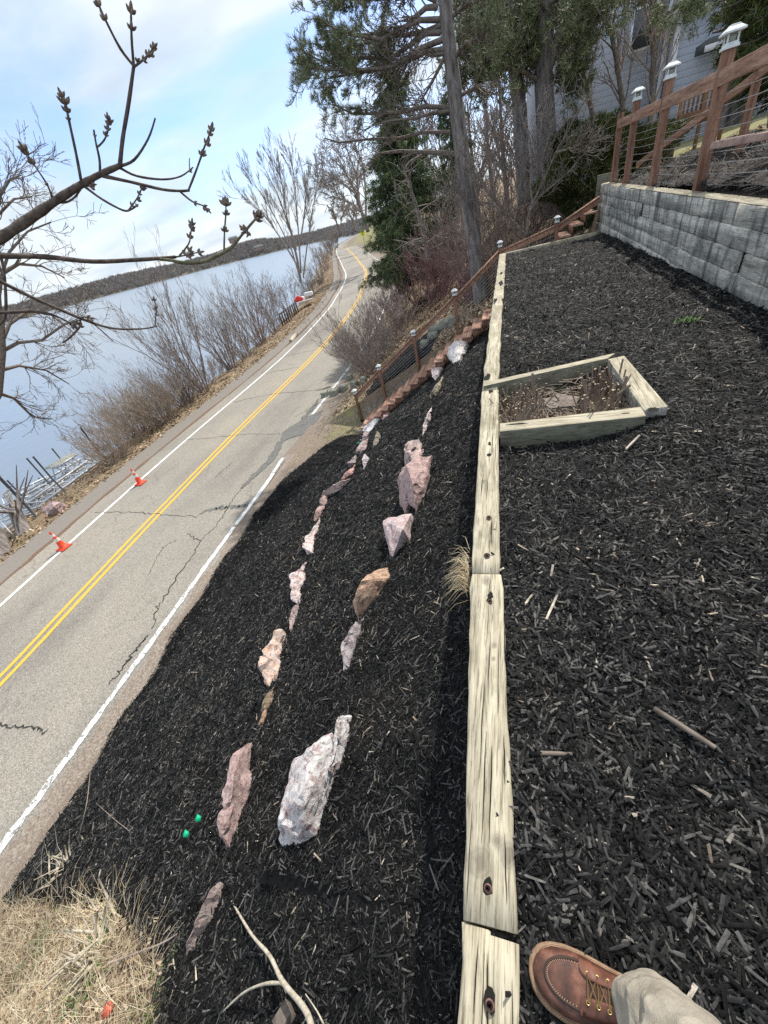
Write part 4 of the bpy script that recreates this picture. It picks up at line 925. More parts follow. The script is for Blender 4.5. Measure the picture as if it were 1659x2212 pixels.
boulder('boulder', B4([(1659, 205, .0), (1625, 260, .14), (1590, 340, .1), (1560, 440, 0), (1585, 440, 0), (1635, 360, 0), (1659, 280, 0)]), 'slim white and pink boulder in the upper row, on end', (1.25, 1.0, .98), (.6, .6, .6), 15, .05)
boulder('boulder', [(956, 814, .08), (940, 834, .15), (927, 854, .05), (938, 851, .05), (951, 832, .05)], 'flat mossy green slab in the upper row', (.8, .85, .65), W0, 16, .03)
boulder('boulder', [(961, 779, .1), (945, 784, .24), (933, 795, .24), (932, 811, .14), (940, 820, .06), (953, 801, .08)], 'small pale pink boulder between the stairs and the mossy slab', (1.2, 1.1, 1.1), (.4, .4, .4), 17, .05)
boulder('boulder', [(1008, 737, .12), (985, 741, .38), (965, 750, .4), (967, 766, .26), (978, 784, .08), (991, 777, .08), (1000, 758, .1)], 'white boulder with a flat top right beside the stairs, highest of all', (1.3, 1.25, 1.25), (.8, .8, .8), 18, .04)
L4 = [([(1290, 220, .12), (1330, 225, .0), (1300, 290, 0), (1270, 350, 0), (1262, 280, .1)], 'small purple-pink boulder against the lower stairs', (1.1, .9, .92), W0),
      ([(1255, 275, .02), (1200, 320, .12), (1110, 370, .18), (1090, 410, .12), (1150, 420, 0), (1190, 350, 0)], 'white lichened boulder at the foot of the stairs', (1.3, 1.3, 1.3), W1),
      ([(1150, 395, .0), (1100, 420, .14), (1065, 480, .14), (1075, 505, .0), (1135, 470, 0)], 'rounded grey-pink boulder next below the white one at the stair foot', (1.1, .95, .95), (.2, .2, .2)),
      ([(1140, 470, 0), (1075, 510, .12), (1035, 570, .14), (1060, 600, 0), (1120, 560, 0)], 'rounded grey boulder with a green flag tucked behind it', (.95, .9, .9), W0),
      ([(1060, 590, 0), (1010, 625, .12), (965, 670, .14), (975, 715, .0), (1040, 665, 0)], 'dark grey boulder in the lower row above the salmon slab', (.85, .85, .88), W0),
      ([(1035, 680, 0), (960, 740, .1), (920, 800, .06), (945, 810, 0), (1020, 750, 0)], 'smooth salmon slab in the lower row', (1.3, .95, .88), W0),
      ([(1060, 768, 0), (960, 800, .12), (880, 840, .16), (780, 900, .14), (750, 930, .12), (820, 930, .0), (900, 880, 0), (1000, 810, 0)], 'longest slanting pink-tan boulder of the lower row', (1.3, 1.1, 1.0), (.2, .2, .2)),
      ([(820, 920, 0), (770, 930, .12), (735, 980, .12), (740, 1005, .06), (790, 1020, 0), (810, 960, 0)], 'blocky brown boulder at the bend of the lower row', (1.0, .85, .82), W0),
      ([(790, 1020, 0), (735, 1020, .1), (700, 1080, .12), (695, 1140, .04), (740, 1110, 0), (765, 1060, 0)], 'rounded brown-pink boulder below the bend of the lower row', (1.1, .95, .9), W0),
      ([(740, 1110, .02), (690, 1170, .12), (620, 1280, .14), (600, 1350, .12), (640, 1410, .0), (690, 1400, 0), (710, 1300, .0), (735, 1200, 0)], 'flat brown boulder with bright lichen plates, lower row', (1.15, .95, .9), (.55, .55, .55)),
      ([(1215, 405, .12), (1235, 440, .05), (1225, 500, 0), (1170, 560, 0), (1190, 470, .1)], 'small upright green-grey stone among the mulch near the stair foot', (.8, .85, .7), W0),
      ([(1110, 590, .1), (1155, 630, 0), (1130, 680, 0), (1105, 725, 0), (1090, 640, .1)], 'small pale grey wedge stone right of the dark grey boulder', (1.1, 1.1, 1.2), (.3, .3, .3))]
for k, (L, lab, ti, li) in enumerate(L4): boulder('boulder', B4(L), lab, ti, li, 30+k, .06)
# stacked mossy stones beyond the stairs
for k, (px, py, w, lab) in enumerate([(702, 852, .35, 'pale stone block left of the stair rail, lowest of the stack'), (722, 848, .4, 'mossy stone block second from the left behind the stair rail'), (742, 838, .4, 'mossy stone block in the middle of the dry wall behind the stair rail'), (765, 830, .35, 'mossy stone block at the right of the lower dry wall'), (755, 815, .35, 'mossy capping stone on the lower dry wall'), (785, 822, .3, 'small stone seen through the cables'),
                                      (822, 770, .35, 'stone seen through the cables below the block pile'), (838, 748, .35, 'stone between the two large mossy blocks and the stairs'), (940, 712, .55, 'large mossy square block seen through the cables'), (962, 700, .5, 'large mossy block beside the square one'), (935, 728, .4, 'low stone under the large mossy blocks'), (918, 745, .35, 'low stone left under the mossy blocks'), (980, 692, .4, 'boulder half hidden under the upper stairs')]):
    p = onG(px, py, .12, 10, 60); bb = MB(); bb.box(p, (w, w*1.1, .32), None, taper=.9)
    o = bb.build('stone_block', MAT['moss_stone'], bevel=.03); tag(o, lab, 'stone', 'mossy stones beyond the stairs')
# ================================================================ traffic cones
def cone(px, py, h, lab):
    p = onz(px, py, ZR+.006); e = empty('traffic_cone', p, R_(20)); x, y, z = p
    b = MB(); b.box((x, y, z+.018), (.36*h/.7, .36*h/.7, .036)); b.box((x, y, z+.045), (.27*h/.7, .27*h/.7, .02), taper=.9)
    b.build('base', MAT['cone_orange'], e, bevel=.01)
    rr_ = lambda t: .118*h/.7*(1-t)+.026*t
    b = MB(); b.tube([(x, y, z+.05), (x, y, z+h*.4), (x, y, z+h*.97), (x, y, z+h)], [rr_(0), rr_(.4), rr_(.97), .02], 20); b.build('cone_body', MAT['cone_orange'], e, smooth=True)
    for a_, c_ in ((.45, .62), (.72, .86)):
        b = MB(); b.tube([(x, y, z+h*a_), (x, y, z+h*c_)], [rr_(a_)+.0025, rr_(c_)+.0025], 20, False); b.build('reflective_collar', MAT['reflective'], e, smooth=True)
    tag(e, lab, 'traffic cone', 'orange cones along the edge line')
cone(139, 1183, .68, 'nearer orange traffic cone with two clean white bands, on the edge line')
cone(304, 1044, .68, 'farther orange traffic cone with dirty bands, on the edge line')
# ================================================================ shore: docks, poles, fence
def c5(x, y): return x*.23146, 877.8+y*.23146
def shorepole(top, bot, zb, r, lab):
    P = onz(*c5(*bot), zb); D = math.hypot(P[0], P[1]); T = onD(*c5(*top), D)
    b = MB(); b.tube([P-np.array([0, 0, .4]), (P+T)/2*1.0+np.array([0, .0, 0]), (T[0]*.5+P[0]*.5, T[1]*.5+P[1]*.5, T[2])], [r, r, r], 8)
    b.tube([(T[0]*.5+P[0]*.5, T[1]*.5+P[1]*.5, T[2]), (T[0]*.5+P[0]*.5, T[1]*.5+P[1]*.5, T[2]+.04)], [r*1.35, r*1.35], 8)
    tag(b.build('dock_post', MAT['pole_grey']), lab, 'post', 'grey posts by the stored dock')
shorepole((0, 660), (380, 1075), -5.2, .055, 'thickest dark post, nearest the verge at the far left')
shorepole((68, 698), (250, 878), -5.6, .035, 'short grey post left of the dock pile')
shorepole((250, 492), (500, 765), -5.5, .035, 'left one of the pair of tall posts in the dock pile')
shorepole((293, 487), (672, 858), -5.3, .035, 'right one of the pair of tall posts, reaching down to the grass')
shorepole((487, 400), (640, 580), -5.7, .035, 'slim post behind the slatted dock panel')
shorepole((728, 213), (1045, 552), -5.3, .04, 'lone post among the shrubs at the right end of the dock pile')
shorepole((362, 675), (405, 718), -5.9, .035, 'short stub of a post out in the water')
def dock(pxs, zb, h, w, lab, slat=False):
    """aluminium dock frame on its side: two rails, zigzag bracing, cross tubes"""
    a = onz(*c5(*pxs[0]), zb); c = onz(*c5(*pxs[1]), zb); e = empty('dock_section', tuple((a+c)/2))
    d = c-a; L = np.linalg.norm(d); d = d/L; s = np.cross(d, [0, 0, 1]); up = np.array([0, 0, 1.])
    for k, o in enumerate((s*0, s*w)):
        b = MB(); b.bar(a+o, c+o, .08, .08); b.bar(a+o+up*h, c+o+up*h, .08, .08)
        n = max(4, int(L/.45)); 
        for i in range(n): b.bar(a+o+d*L*i/n+up*(h if i % 2 else 0), a+o+d*L*(i+1)/n+up*(0 if i % 2 else h), .04, .04)
        b.build('side_truss', MAT['galv'], e)
    n = max(3, int(L/.9))
    for i in range(n+1): b = MB(); b.bar(a+d*L*i/n+up*h, a+d*L*i/n+s*w+up*h, .04, .04); b.build('cross_tube', MAT['galv'], e)
    if slat:
        b = MB()
        for i in range(12): q = a+d*L*(i+.5)/12; b.bar(q+up*(h+.05), q+s*w+up*(h+.05), L/12*.75, .025)
        b.build('slatted_deck', mat('dock_slat', (.42, .42, .36), .7), e)
    tag(e, lab, 'dock section', 'aluminium dock sections stored on the bank')
dock([(340, 985), (985, 505)], -5.45, .5, 1.0, 'longest trussed dock section lying nearest the grass')
dock([(60, 1020), (560, 740)], -5.75, .4, 1.1, 'trussed dock section lying at the left of the pile')
dock([(200, 930), (800, 560)], -5.8, .45, 1.1, 'trussed dock section in the middle of the pile')
dock([(60, 900), (480, 700)], -5.95, .3, 1.2, 'dock section farthest out, partly over the water')
dock([(520, 690), (720, 560)], -5.5, .7, .7, 'dock section with a tan slatted deck panel', True)
dock([(90, 960), (300, 800)], -6.0, .25, 1.2, 'small dock frame half in the lake at the left')
bb = MB(); p = onz(*c5(400, 975), -5.35); q = onz(*c5(-20, 1080), -5.5); bb.bar(p, q, .05, .06); bb.bar(p+np.array([0, .5, 0]), q+np.array([0, .6, 0]), .05, .06)
tag(bb.build('dock_rail', MAT['galv']), 'pair of loose grey tubes lying in front of the dock pile', 'tube')
boulder('boulder', [(*c5(400, 960), .05), (*c5(470, 880), .3), (*c5(580, 880), .25), (*c5(520, 985), .0), (*c5(430, 1030), 0), (*c5(500, 930), .35)], 'purplish boulder on the bank below the dock pile', (1.0, .8, .82), (.2, .2, .2), 60, .05, group=None, back=.5, on_mulch=False)
# ladder and leaning boards at the extreme left
lad = empty('ladder', tuple(onz(*c5(90, 1200), -5.1)))
a0 = onz(*c5(170, 1255), -5.05); a1 = onz(*c5(-40, 1020), -4.9); off = np.array([.0, .45, 0])
for o in (0, 1): b = MB(); b.bar(a0+off*o, a1+off*o, .035, .06); b.build('side_rail', MAT['galv'], lad)
for k in range(8): b = MB(); q = a0+(a1-a0)*(k+.5)/8; b.bar(q, q+off, .03, .03); b.build('rung', MAT['galv'], lad)
tag(lad, 'pale ladder lying among dead wood at the left edge', 'ladder')
# fence and boards further along the shore
def c8(x, y): return (0+.9114*x)*.5486, .9114*y*.5486
fe = empty('lattice_fence', tuple(onz(625, 690, -5.2)))
a_, c_ = onz(*c8(1222, 1405), -5.25), onz(*c8(1290, 1350), -5.2)
for k in range(9):
    q = a_+(c_-a_)*k/8; b = MB(); b.box(q+np.array([0, 0, .55]), (.12, .12, 1.3)); b.build('picket', MAT['lattice'], fe)
for z in (.25, 1.05): b = MB(); b.bar(a_+np.array([0, 0, z]), c_+np.array([0, 0, z]), .06, .12); b.build('rail', MAT['lattice'], fe)
tag(fe, 'dark slatted fence on the shore beyond the shrubs', 'fence')
p = onz(*c8(1315, 1300), -4.5); b = MB(); M = np.array([[.8, -.5, 0], [.5, .8, .1], [0, -.1, 1]]); b.box(p, (2.0, 3.4, .15), M); tag(b.build('white_board', MAT['white_board'], bevel=.03), 'white panel lying by the dark fence on the shore', 'board')
p = onz(*c8(1288, 1298), -4.2); b = MB(); b.tube([p+np.array([-.5, 0, 0]), p+np.array([0, .1, .15]), p+np.array([.6, .2, .05])], [.12, .4, .15], 8); tag(b.build('red_bundle', MAT['red_plastic']), 'small red bundle beside the white panel', 'bundle')
b = MB(); p = onz(640, 722, -4.7); q = onz(628, 737, -4.7); b.tube([p, (p+q)/2, q], [.16, .18, .14], 8); tag(b.build('log', MAT['stick_pale']), 'pale log lying on the far verge', 'log')
for k, (px, py) in enumerate([(668, 640), (650, 652)]):
    p = onz(px, py, -4.9); b = MB(); b.box(p+np.array([0, 0, .3]), (1.2, .5, .5)); tag(b.build('white_board', MAT['white_board'], bevel=.05), ['pale box farther along the verge', 'pale box close to the white panel'][k], 'box')
# curve sign
P = onD(783, 524, 108); zb_ = g1(P[0], P[1]); Ps = onD(783, 503.5, 108); sg = empty('road_sign', (Ps[0], Ps[1], zb_))
b = MB(); b.tube([(Ps[0], Ps[1]+.05, zb_-.2), (Ps[0], Ps[1]+.05, Ps[2]+.5)], [.05, .05], 6); b.build('post', MAT['pole_grey'], sg)
b = MB(); b.box(Ps, (1.0, .03, 1.0), np.array([[.707, 0, -.707], [0, 1, 0], [.707, 0, .707]])); b.build('plate', MAT['sign_yellow'], sg)
b = MB(); b.bar(Ps+np.array([.1, -.03, -.35]), Ps+np.array([.1, -.03, .05]), .02, .12, (1, 0, 0)); b.bar(Ps+np.array([.12, -.03, .0]), Ps+np.array([-.15, -.03, .25]), .02, .12, (1, 0, 0)); b.build('arrow', MAT['black'], sg)
tag(sg, 'yellow diamond road sign with a black arrow at the far bend', 'road sign')
# ================================================================ house
hs = empty('house', (9, 32, 1))
K0 = ony(1440, 215, 30); K1 = ony(1468, 30, 30)
hx = K0[0]; b = MB(); b.box((hx+9, 33, 4), (18, 6, 8.5)); b.build('wall', MAT['siding'], hs)
b = MB(); b.box((hx, 29.97, 4), (.22, .1, 8.5)); b.build('corner_trim', MAT['trim_white'], hs)
b = MB(); b.box((hx-3.0, 38, 7), (6, 14, 15)); b.build('tall_wall', MAT['siding'], hs)
b = MB(); b.box((hx-.2, 30.9, 7), (.2, .2, 15)); b.build('tall_corner_trim', MAT['trim_white'], hs)
z0 = ony(1450, 42, 29.5)[2]
b = MB(); b.bar((hx-.6, 29.5, z0), (hx+4.6, 29.5, z0+1.7), .12, .3); b.build('fascia', MAT['trim_white'], hs)
b = MB(); b.add([(hx-.8, 29.3, z0+.2), (hx+4.8, 29.3, z0+2.0), (hx+4.8, 36, z0+2.2), (hx-.8, 36, z0+.4)], [[0, 1, 2, 3], [3, 2, 1, 0]][:1]); b.build('roof', MAT['shingle'], hs)
q = ony(1585, 75, 28.6); b = MB(); b.box((q[0]+.6, 29.0, q[2]-.05), (3.2, 1.6, .3)); b.build('porch_roof', MAT['shingle'], hs)
b = MB(); b.bar((q[0]-1.1, 28.2, q[2]-.2), (q[0]+2.2, 28.2, q[2]-.2), .1, .2); b.build('porch_fascia', MAT['trim_white'], hs)
for px, py in [(1390, 60)]:
    w_ = ony(px, py, 29.9); f_ = MB(); f_.box((w_[0], 29.95, w_[2]), (1.0, .08, 1.4)); fo = f_.build('window', MAT['trim_white'], hs)
    g_ = MB(); g_.box((w_[0], 29.9, w_[2]), (.84, .04, 1.24)); g_.build('pane', mat('pane', (.04, .05, .06), .1, .6), fo)
tag(hs, 'blue-grey clapboard house with white corner trim behind the trees', 'house')
dk = empty('wooden_deck', (11, 24, 1.5))
a_ = onD(*c3(740, 985), 22); c_ = onD(*c3(1040, 900), 22); d_ = c_-a_
b = MB(); b.bar(a_, c_+d_*.6, .1, .35); b.build('skirt_board', MAT['deck_wood'], dk)
b = MB(); b.bar(a_+np.array([0, 0, .75]), c_+d_*.6+np.array([0, 0, .75]), .1, .1); b.build('rail', MAT['deck_wood'], dk)
for k in range(12): q = a_+d_*1.6*k/11; b = MB(); b.bar(q+np.array([0, 0, .1]), q+np.array([0, 0, .75]), .05, .05, (0, 1, 0)); b.build('baluster', MAT['deck_wood'], dk)
for k in (0, .8, 1.6): q = a_+d_*k; b = MB(); b.bar(q+np.array([0, 0, -1.2]), q+np.array([0, 0, .8]), .1, .1, (0, 1, 0)); b.build('post', MAT['deck_wood'], dk)
tag(dk, 'orange-stained wooden deck with balusters beside the house', 'deck')
# garden edging blocks and lawn rim
a_ = onD(*c3(1130, 1210), 8.6); c_ = onD(*c3(1659, 1115), 8.2)
b = MB(); b.bar(a_, c_+(c_-a_)*.6, .2, .08); tag(b.build('brick_edging', mat('brick_edge', dict(scale=14, stops=[(.3, (.3, .19, .15)), (.7, (.5, .36, .3))]), .85), bevel=.01), 'low pinkish brick edging along the top of the upper mulch bed', 'edging')
# ================================================================ the photographer's shoe and trouser leg
def person():
    pe_ = empty('person', (.2, 0, -.06))
    toe_ = onz(1150, 2088, -.02); 
    ax = onz(1345, 2172, -.02)-toe_; ax[2] = 0; ax /= np.linalg.norm(ax); sd = np.array([-ax[1], ax[0], 0])   # sd points to the upper right in the picture
    O = np.array([toe_[0], toe_[1], -.04])
    SK = 1.07
    def W(u, v, z): return O+(ax*u+sd*v+np.array([0, 0, z]))*SK
    # outline half widths (left, right) by distance from the toe
    U = np.array([0, .006, .018, .04, .07, .1, .13, .16, .2, .24, .27, .288, .295])
    wl = np.array([.004, .022, .036, .048, .054, .053, .048, .043, .039, .037, .033, .022, .008])
    wr = np.array([.004, .02, .034, .045, .05, .05, .046, .042, .038, .036, .032, .021, .008])
    n = 24
    def loft(rows, name, mt, par, caps=True, smooth=True):
        b = MB(); m_ = len(rows); k = len(rows[0]); v = np.array(rows).reshape(-1, 3)
        b.add(v, [[i*k+j, i*k+(j+1) % k, (i+1)*k+(j+1) % k, (i+1)*k+j] for i in range(m_-1) for j in range(k)])
        if caps: b.f.append(np.array([list(range(k))])); b.f.append(np.array([list(range(m_*k-k, m_*k))[::-1]]))
        o = b.build(name, mt, par, smooth=smooth)
        bm = bmesh.new(); bm.from_mesh(o.data); bmesh.ops.recalc_face_normals(bm, faces=bm.faces); bm.to_mesh(o.data); bm.free(); return o
    # outsole: outline pushed outward, two layers
    def outline(grow, z, zr=0):
        us = np.linspace(0, .295, 40); a = np.interp(us, U, wl)+grow; c = np.interp(us, U, wr)+grow
        us2 = (us-.1475)*(1+grow/.1475)+.1475
        return [W(u, -a_, z) for u, a_ in zip(us2, a)]+[W(u, c_, z) for u, c_ in zip(us2[::-1], c[::-1])]
    loft([outline(.0, .0), outline(.007, .004), outline(.0075, .02), outline(.004, .024)], 'sole', mat('rubber_sole', dict(scale=40, stops=[(.3, (.16, .1, .06)), (.7, (.3, .2, .13))]), .8), pe_, smooth=False)
    # upper: cross sections
    hz = np.interp(U, [0, .006, .018, .04, .07, .1, .13, .16, .2, .24, .27, .295], [.024, .036, .05, .058, .064, .073, .085, .098, .108, .11, .108, .095])
    rows = []
    us = np.concatenate([np.linspace(0, .04, 8), np.linspace(.05, .27, 18), np.linspace(.275, .294, 4)])
    for u in us:
        a = np.interp(u, U, wl); c = np.interp(u, U, wr); h = np.interp(u, U, hz); row = []
        e_ = 2.7 if u < .12 else 2.2
        for k in range(n):
            t = math.pi*k/(n-1); cs = math.cos(t); sn = math.sin(t)
            vx = (abs(cs)**(2/e_))*(1 if cs > 0 else -1); vz = abs(sn)**(2/e_)
            row.append(W(u, vx*(c if vx > 0 else a), .022+(h-.022)*vz))
        rows.append(row)
    up = loft(rows, 'upper', MAT['shoe_leather'], pe_)
    def top(u, v):
        """height of the upper at (u, v)"""
        a = np.interp(u, U, wl) if v < 0 else np.interp(u, U, wr); h = np.interp(u, U, hz); e_ = 2.7 if u < .12 else 2.2
        q = min(1, abs(v)/a); return .022+(h-.022)*(1-q**e_)**(1/e_)
    # raised moccasin seam and its stitches
    seam = []; 
    for t in np.linspace(-1, 1, 41):
        v = .0355*math.sin(t*math.pi/2)*1.0; u = .026+.078*(1-math.cos(t*math.pi/2)**.8)
        seam.append((u, v))
    b = MB(); b.tube([W(u, v, top(u, v)+.0005) for u, v in seam], .0034, 8); b.build('toe_seam', MAT['shoe_dark'], up, smooth=True)
    b = MB()
    for (u, v) in seam[1:-1]:
        c_ = np.array([.085, 0]); dr = np.array([u, v])-c_; dr /= np.linalg.norm(dr); q1 = np.array([u, v])-dr*.0022; q2 = np.array([u, v])-dr*.0052
        b.tube([W(*q1, top(*q1)+.002), W(*q2, top(*q2)+.0012)], .0007, 4)
    for s_, w_ in ((-1, wl), (1, wr)):
        for u in np.arange(.012, .27, .0048):
            a = (np.interp(u, U, w_)+.0035)*s_; b.tube([W(u, a, .0245), W(u+.003, (np.interp(u+.003, U, w_)+.0035)*s_, .0245)], .0008, 4)
    b.build('stitching', MAT['stitch'], up)
    # quarters (eyelet facings) with eyelets and laces
    ey = {}
    for s_ in (-1, 1):
        edge = [(.098, s_*.0345), (.094, s_*.026), (.1, s_*.0165), (.118, s_*.0125), (.15, s_*.0125), (.2, s_*.014)]
        P_ = catmull(np.array(edge), 6); rowsA = []
        for u, v in P_:
            v2s = np.linspace(v, s_*.047*min(1, .9), 7) if abs(v) < .04 else [v]*7
            rowsA.append([W(u+(.006 if i == 6 else 0)*0, vv*min(1, (np.interp(u, U, wl if s_ < 0 else wr)-.0005)/.05), top(u, vv*min(1, (np.interp(u, U, wl if s_ < 0 else wr)-.0005)/.05))+(.0028 if i < 6 else .0004)) for i, vv in enumerate(v2s)])
        b = MB(); k = 7; b.add(np.array(rowsA).reshape(-1, 3), [[i*k+j, i*k+j+1, (i+1)*k+j+1, (i+1)*k+j] for i in range(len(rowsA)-1) for j in range(k-1)])
        o = b.build('quarter', MAT['shoe_leather2'], up, smooth=True); sm = o.modifiers.new('s', 'SOLIDIFY'); sm.thickness = .0022
        ey[s_] = []
        for u in (.108, .127, .146, .165, .184):
            v = s_*.0205; z = top(u, v)+.0035; q = W(u, v, z); ey[s_].append((u, v, z)); t_ = np.linspace(0, 2*math.pi, 13)
            b = MB(); b.tube([q+ax*math.cos(a)*.0036+sd*math.sin(a)*.0036+np.array([0, 0, -s_*0+.0004]) for a in t_], .0011, 6, False); b.build('eyelet', MAT['brass'], up)
            b = MB(); b.tube([q-np.array([0, 0, .002]), q+np.array([0, 0, .0002])], [.0026, .0026], 10); b.build('eyelet_hole', MAT['dark_gap'], up)
    b = MB(); tg = [(.1, 0), (.13, 0), (.2, 0)]
    for i in range(5):
        L_, R2 = ey[-1][i], ey[1][i]
        m_ = ((L_[0]+R2[0])/2, 0, top(L_[0], 0)+.006)
        b.tube([W(L_[0], L_[1], L_[2]+.0012), W(*m_), W(R2[0], R2[1], R2[2]+.0012)], .0016, 6)
        if i < 4:
            for A_, B_ in ((ey[-1][i], ey[1][i+1]), (ey[1][i], ey[-1][i+1])): b.tube([W(A_[0]+.001, A_[1]*.95, A_[2]), W((A_[0]+B_[0])/2, 0, top(.12, 0)+.007+i*.004), W(B_[0], B_[1]*.95, B_[2]-.001)], .0015, 6)
    b.build('lace', MAT['lace'], up, smooth=True)
    # trouser leg, from the cuff over the shoe up to the hip
    def ring(c, rx, ry, fold, seed, n=40, tilt=0.):
        return [c+ax*math.cos(a)*rx*(1+fold*math.sin(a*3+seed)+fold*.6*math.sin(a*7+seed*2))+sd*math.sin(a)*ry*(1+fold*math.sin(a*2+seed*1.3))+np.array([0, 0, tilt*math.cos(a)]) for a in np.arange(n)*2*math.pi/n]
    Wc = W(.232, -.004, 0); rows = []
    hip = W(.33, -.02, .98)+np.array([.05, -.33, 0])
    prof = [(.047, .068, .052, .05, .0), (.05, .075, .058, .05, .2), (.07, .076, .061, .045, .5), (.1, .078, .063, .06, 1.0), (.125, .07, .06, .04, 1.6), (.15, .078, .066, .06, 2.1), (.185, .072, .064, .04, 2.9), (.23, .082, .072, .05, 3.6), (.3, .079, .072, .03, 4.3), (.42, .083, .077, .03, 5), (.5, .078, .075, .04, 5.6), (.62, .09, .09, .03, 6.4), (.8, .1, .1, .02, 7), (.9, .1, .1, .02, 7.5)]
    pz = [p_[0] for p_ in prof]; zs_ = sorted(set(pz+list(np.arange(.05, .5, .013))))
    for z in zs_:
        rx, ry, fo, sd_ = (float(np.interp(z, pz, [p_[k_] for p_ in prof])) for k_ in (1, 2, 3, 4))
        t = max(0, (z-.12)/.86); c = Wc*(1-t)+np.array([hip[0], hip[1], 0])*t; c = np.array([c[0], c[1], O[2]+z*1.07]); 
        rw = ring(c, rx*1.1, ry*1.12, fo*.8, sd_*.6, n=72, tilt=-.035 if z < .12 else -.035*(1-min(1, (z-.12)/.2)))
        rows.append([c+np.array([0, 0, q_[2]-c[2]])+(q_-c-np.array([0, 0, q_[2]-c[2]]))*(1+.1*mnoise.noise(Vector((q_[0]*16, q_[1]*16, z*20+i_*0)))+.12*abs(mnoise.noise(Vector((q_[0]*34+5, q_[1]*34, z*44))))-.03) for i_, q_ in enumerate(rw)])
    inner = [np.array(rows[0][j])*.9+np.array(Wc+np.array([0, 0, .09]))*.1 for j in range(72)]
    o = loft([inner]+rows, 'trouser_leg', MAT['trouser'], pe_, caps=True); ss = o.modifiers.new('sub', 'SUBSURF'); ss.levels = 2; ss.render_levels = 2
    tag(pe_, 'brown leather moc-toe shoe with yellow laces under a khaki trouser leg, standing at the edging', 'person')
def e_leather(nt, bs, nz, mixc, setc, setb, t):
    c = ramp(nt, nz(26, 6, .65), [(.3, (.04, .02, .014)), (.5, (.11, .045, .03)), (.68, (.24, .11, .072)), (.8, (.3, .22, .17))]).outputs[0]
    dirt = ramp(nt, nz(11, 4, .6), [(.5, (0, 0, 0)), (.66, (.75, .75, .75))]).outputs[0]
    setc(mixc(dirt, c, (.055, .035, .026))); setb(nz(220, 4, .6), .35, .001)
mat('shoe_leather', None, .5, .4, extra=e_leather)
mat('shoe_leather2', dict(scale=30, detail=6, stops=[(.3, (.07, .028, .018)), (.7, (.21, .085, .052))]), .5, .4, bump=(.35, .001))
mat('shoe_dark', (.045, .028, .02), .6); mat('stitch', (.5, .32, .22), .7); mat('brass', (.6, .42, .16), .3, .5, metal=.9); mat('lace', (.12, .08, .035), .8)
mat('trouser', dict(scale=16, detail=9, r=.72, stops=[(.3, (.25, .215, .165)), (.5, (.36, .32, .255)), (.7, (.45, .405, .33))]), .95, bump=(.8, .012))
person()
# ================================================================ small things on the mulch
def stick(name, px, rads, h, mt, lab, cat='stick', z=None, group=None, n=7):
    P = [onG(a, c, (h[i] if hasattr(h, '__len__') else h), .8, 40) if z is None else onz(a, c, z) for i, (a, c) in enumerate(px)]
    b = MB(); Q = catmull(np.array(P), 3) if len(P) > 2 else np.array(P); r = np.interp(np.linspace(0, 1, len(Q)), np.linspace(0, 1, len(rads)), rads)*(1+rng.normal(0, .06, len(Q)))
    b.tube(Q, r, n); return tag(b.build(name, MAT[mt]), lab, cat, group), b
def c7(x, y): return (2000+.6172*x)*.5486, (2900+.6172*y)*.5486
b = MB()
def addst(b, px, rads, hs_):
    P = [onG(a, c, h, .8, 40) for (a, c), h in zip(px, hs_)]; Q = catmull(np.array(P), 4); r = np.interp(np.linspace(0, 1, len(Q)), np.linspace(0, 1, len(rads)), rads)*(1+rng.normal(0, .06, len(Q))); b.tube(Q, r, 8)
def c9(x, y): return x*.9114*.5486, (2688+.9114*y)*.5486
addst(b, [c9(1000, 942), c9(1085, 1085), c9(1165, 1180), c9(1220, 1290), c9(1310, 1400), c9(1345, 1480), c9(1360, 1560)], [.006, .009, .011, .013, .012], [.1, .13, .16, .2, .25, .3, .32])
addst(b, [c9(1222, 1300), c9(1150, 1300), c9(1060, 1335), c9(980, 1405), c9(920, 1470)], [.008, .006, .003], [.2, .2, .15, .1, .05])
tag(b.build('fallen_branch', MAT['stick_pale']), 'pale forked dead branch reaching up from the bottom edge over the mulch', 'branch')
stick('stick', [c9(1320, 1345), c9(1370, 1420), c9(1400, 1480)], [.002, .005], .15, 'stick_pale', 'thin pale twig right of the forked dead branch')
stick('stick', [c9(465, 1215), c9(600, 1165), c9(730, 1110), c9(860, 1005), c9(900, 930)], [.009, .006, .003], .08, 'twig_brown', 'long brown twig from the dead grass up to the lowest slab')
stick('stick', [c9(390, 385), c9(375, 520), c9(345, 650), c9(330, 700)], [.003, .006], [.5, .35, .12, .02], 'twig_tan', 'upright tan shoot above the cut roadside shrub')
stick('stick', [c9(415, 520), c9(500, 595), c9(580, 655)], [.003, .004, .002], .06, 'twig_brown', 'thin brown twig beside the upright shoot')
stick('stick', [c7(1180, -20), c7(1330, 60)], [.012, .009], .02, 'bark_brown', 'dark stick lying on the upper right mulch') if False else None
def terr_stick(A, B, r, mt, lab):
    P = [onz(*A, -.035), onz((A[0]+B[0])/2, (A[1]+B[1])/2, -.03), onz(*B, -.035)]; b = MB(); b.tube(P, [r, r*1.05, r*.85], 7); tag(b.build('stick', MAT[mt]), lab, 'stick')
terr_stick((1412, 1530), (1545, 1615), .009, 'bark_brown', 'longest dark brown stick on the terrace mulch')
terr_stick((1165, 1627), (1236, 1629), .007, 'bark_brown', 'short straight brown stick near the edging timber')
terr_stick((1204, 1285), (1180, 1338), .006, 'stick_pale', 'pale flat splinter on the terrace mulch')
terr_stick((1381, 941), (1352, 970), .008, 'stick_pale', 'pale splinter below the corner of the timber box')
terr_stick((1150, 1285), (1132, 1308), .006, 'stick_pale', 'short pale splinter beside the edging timber')
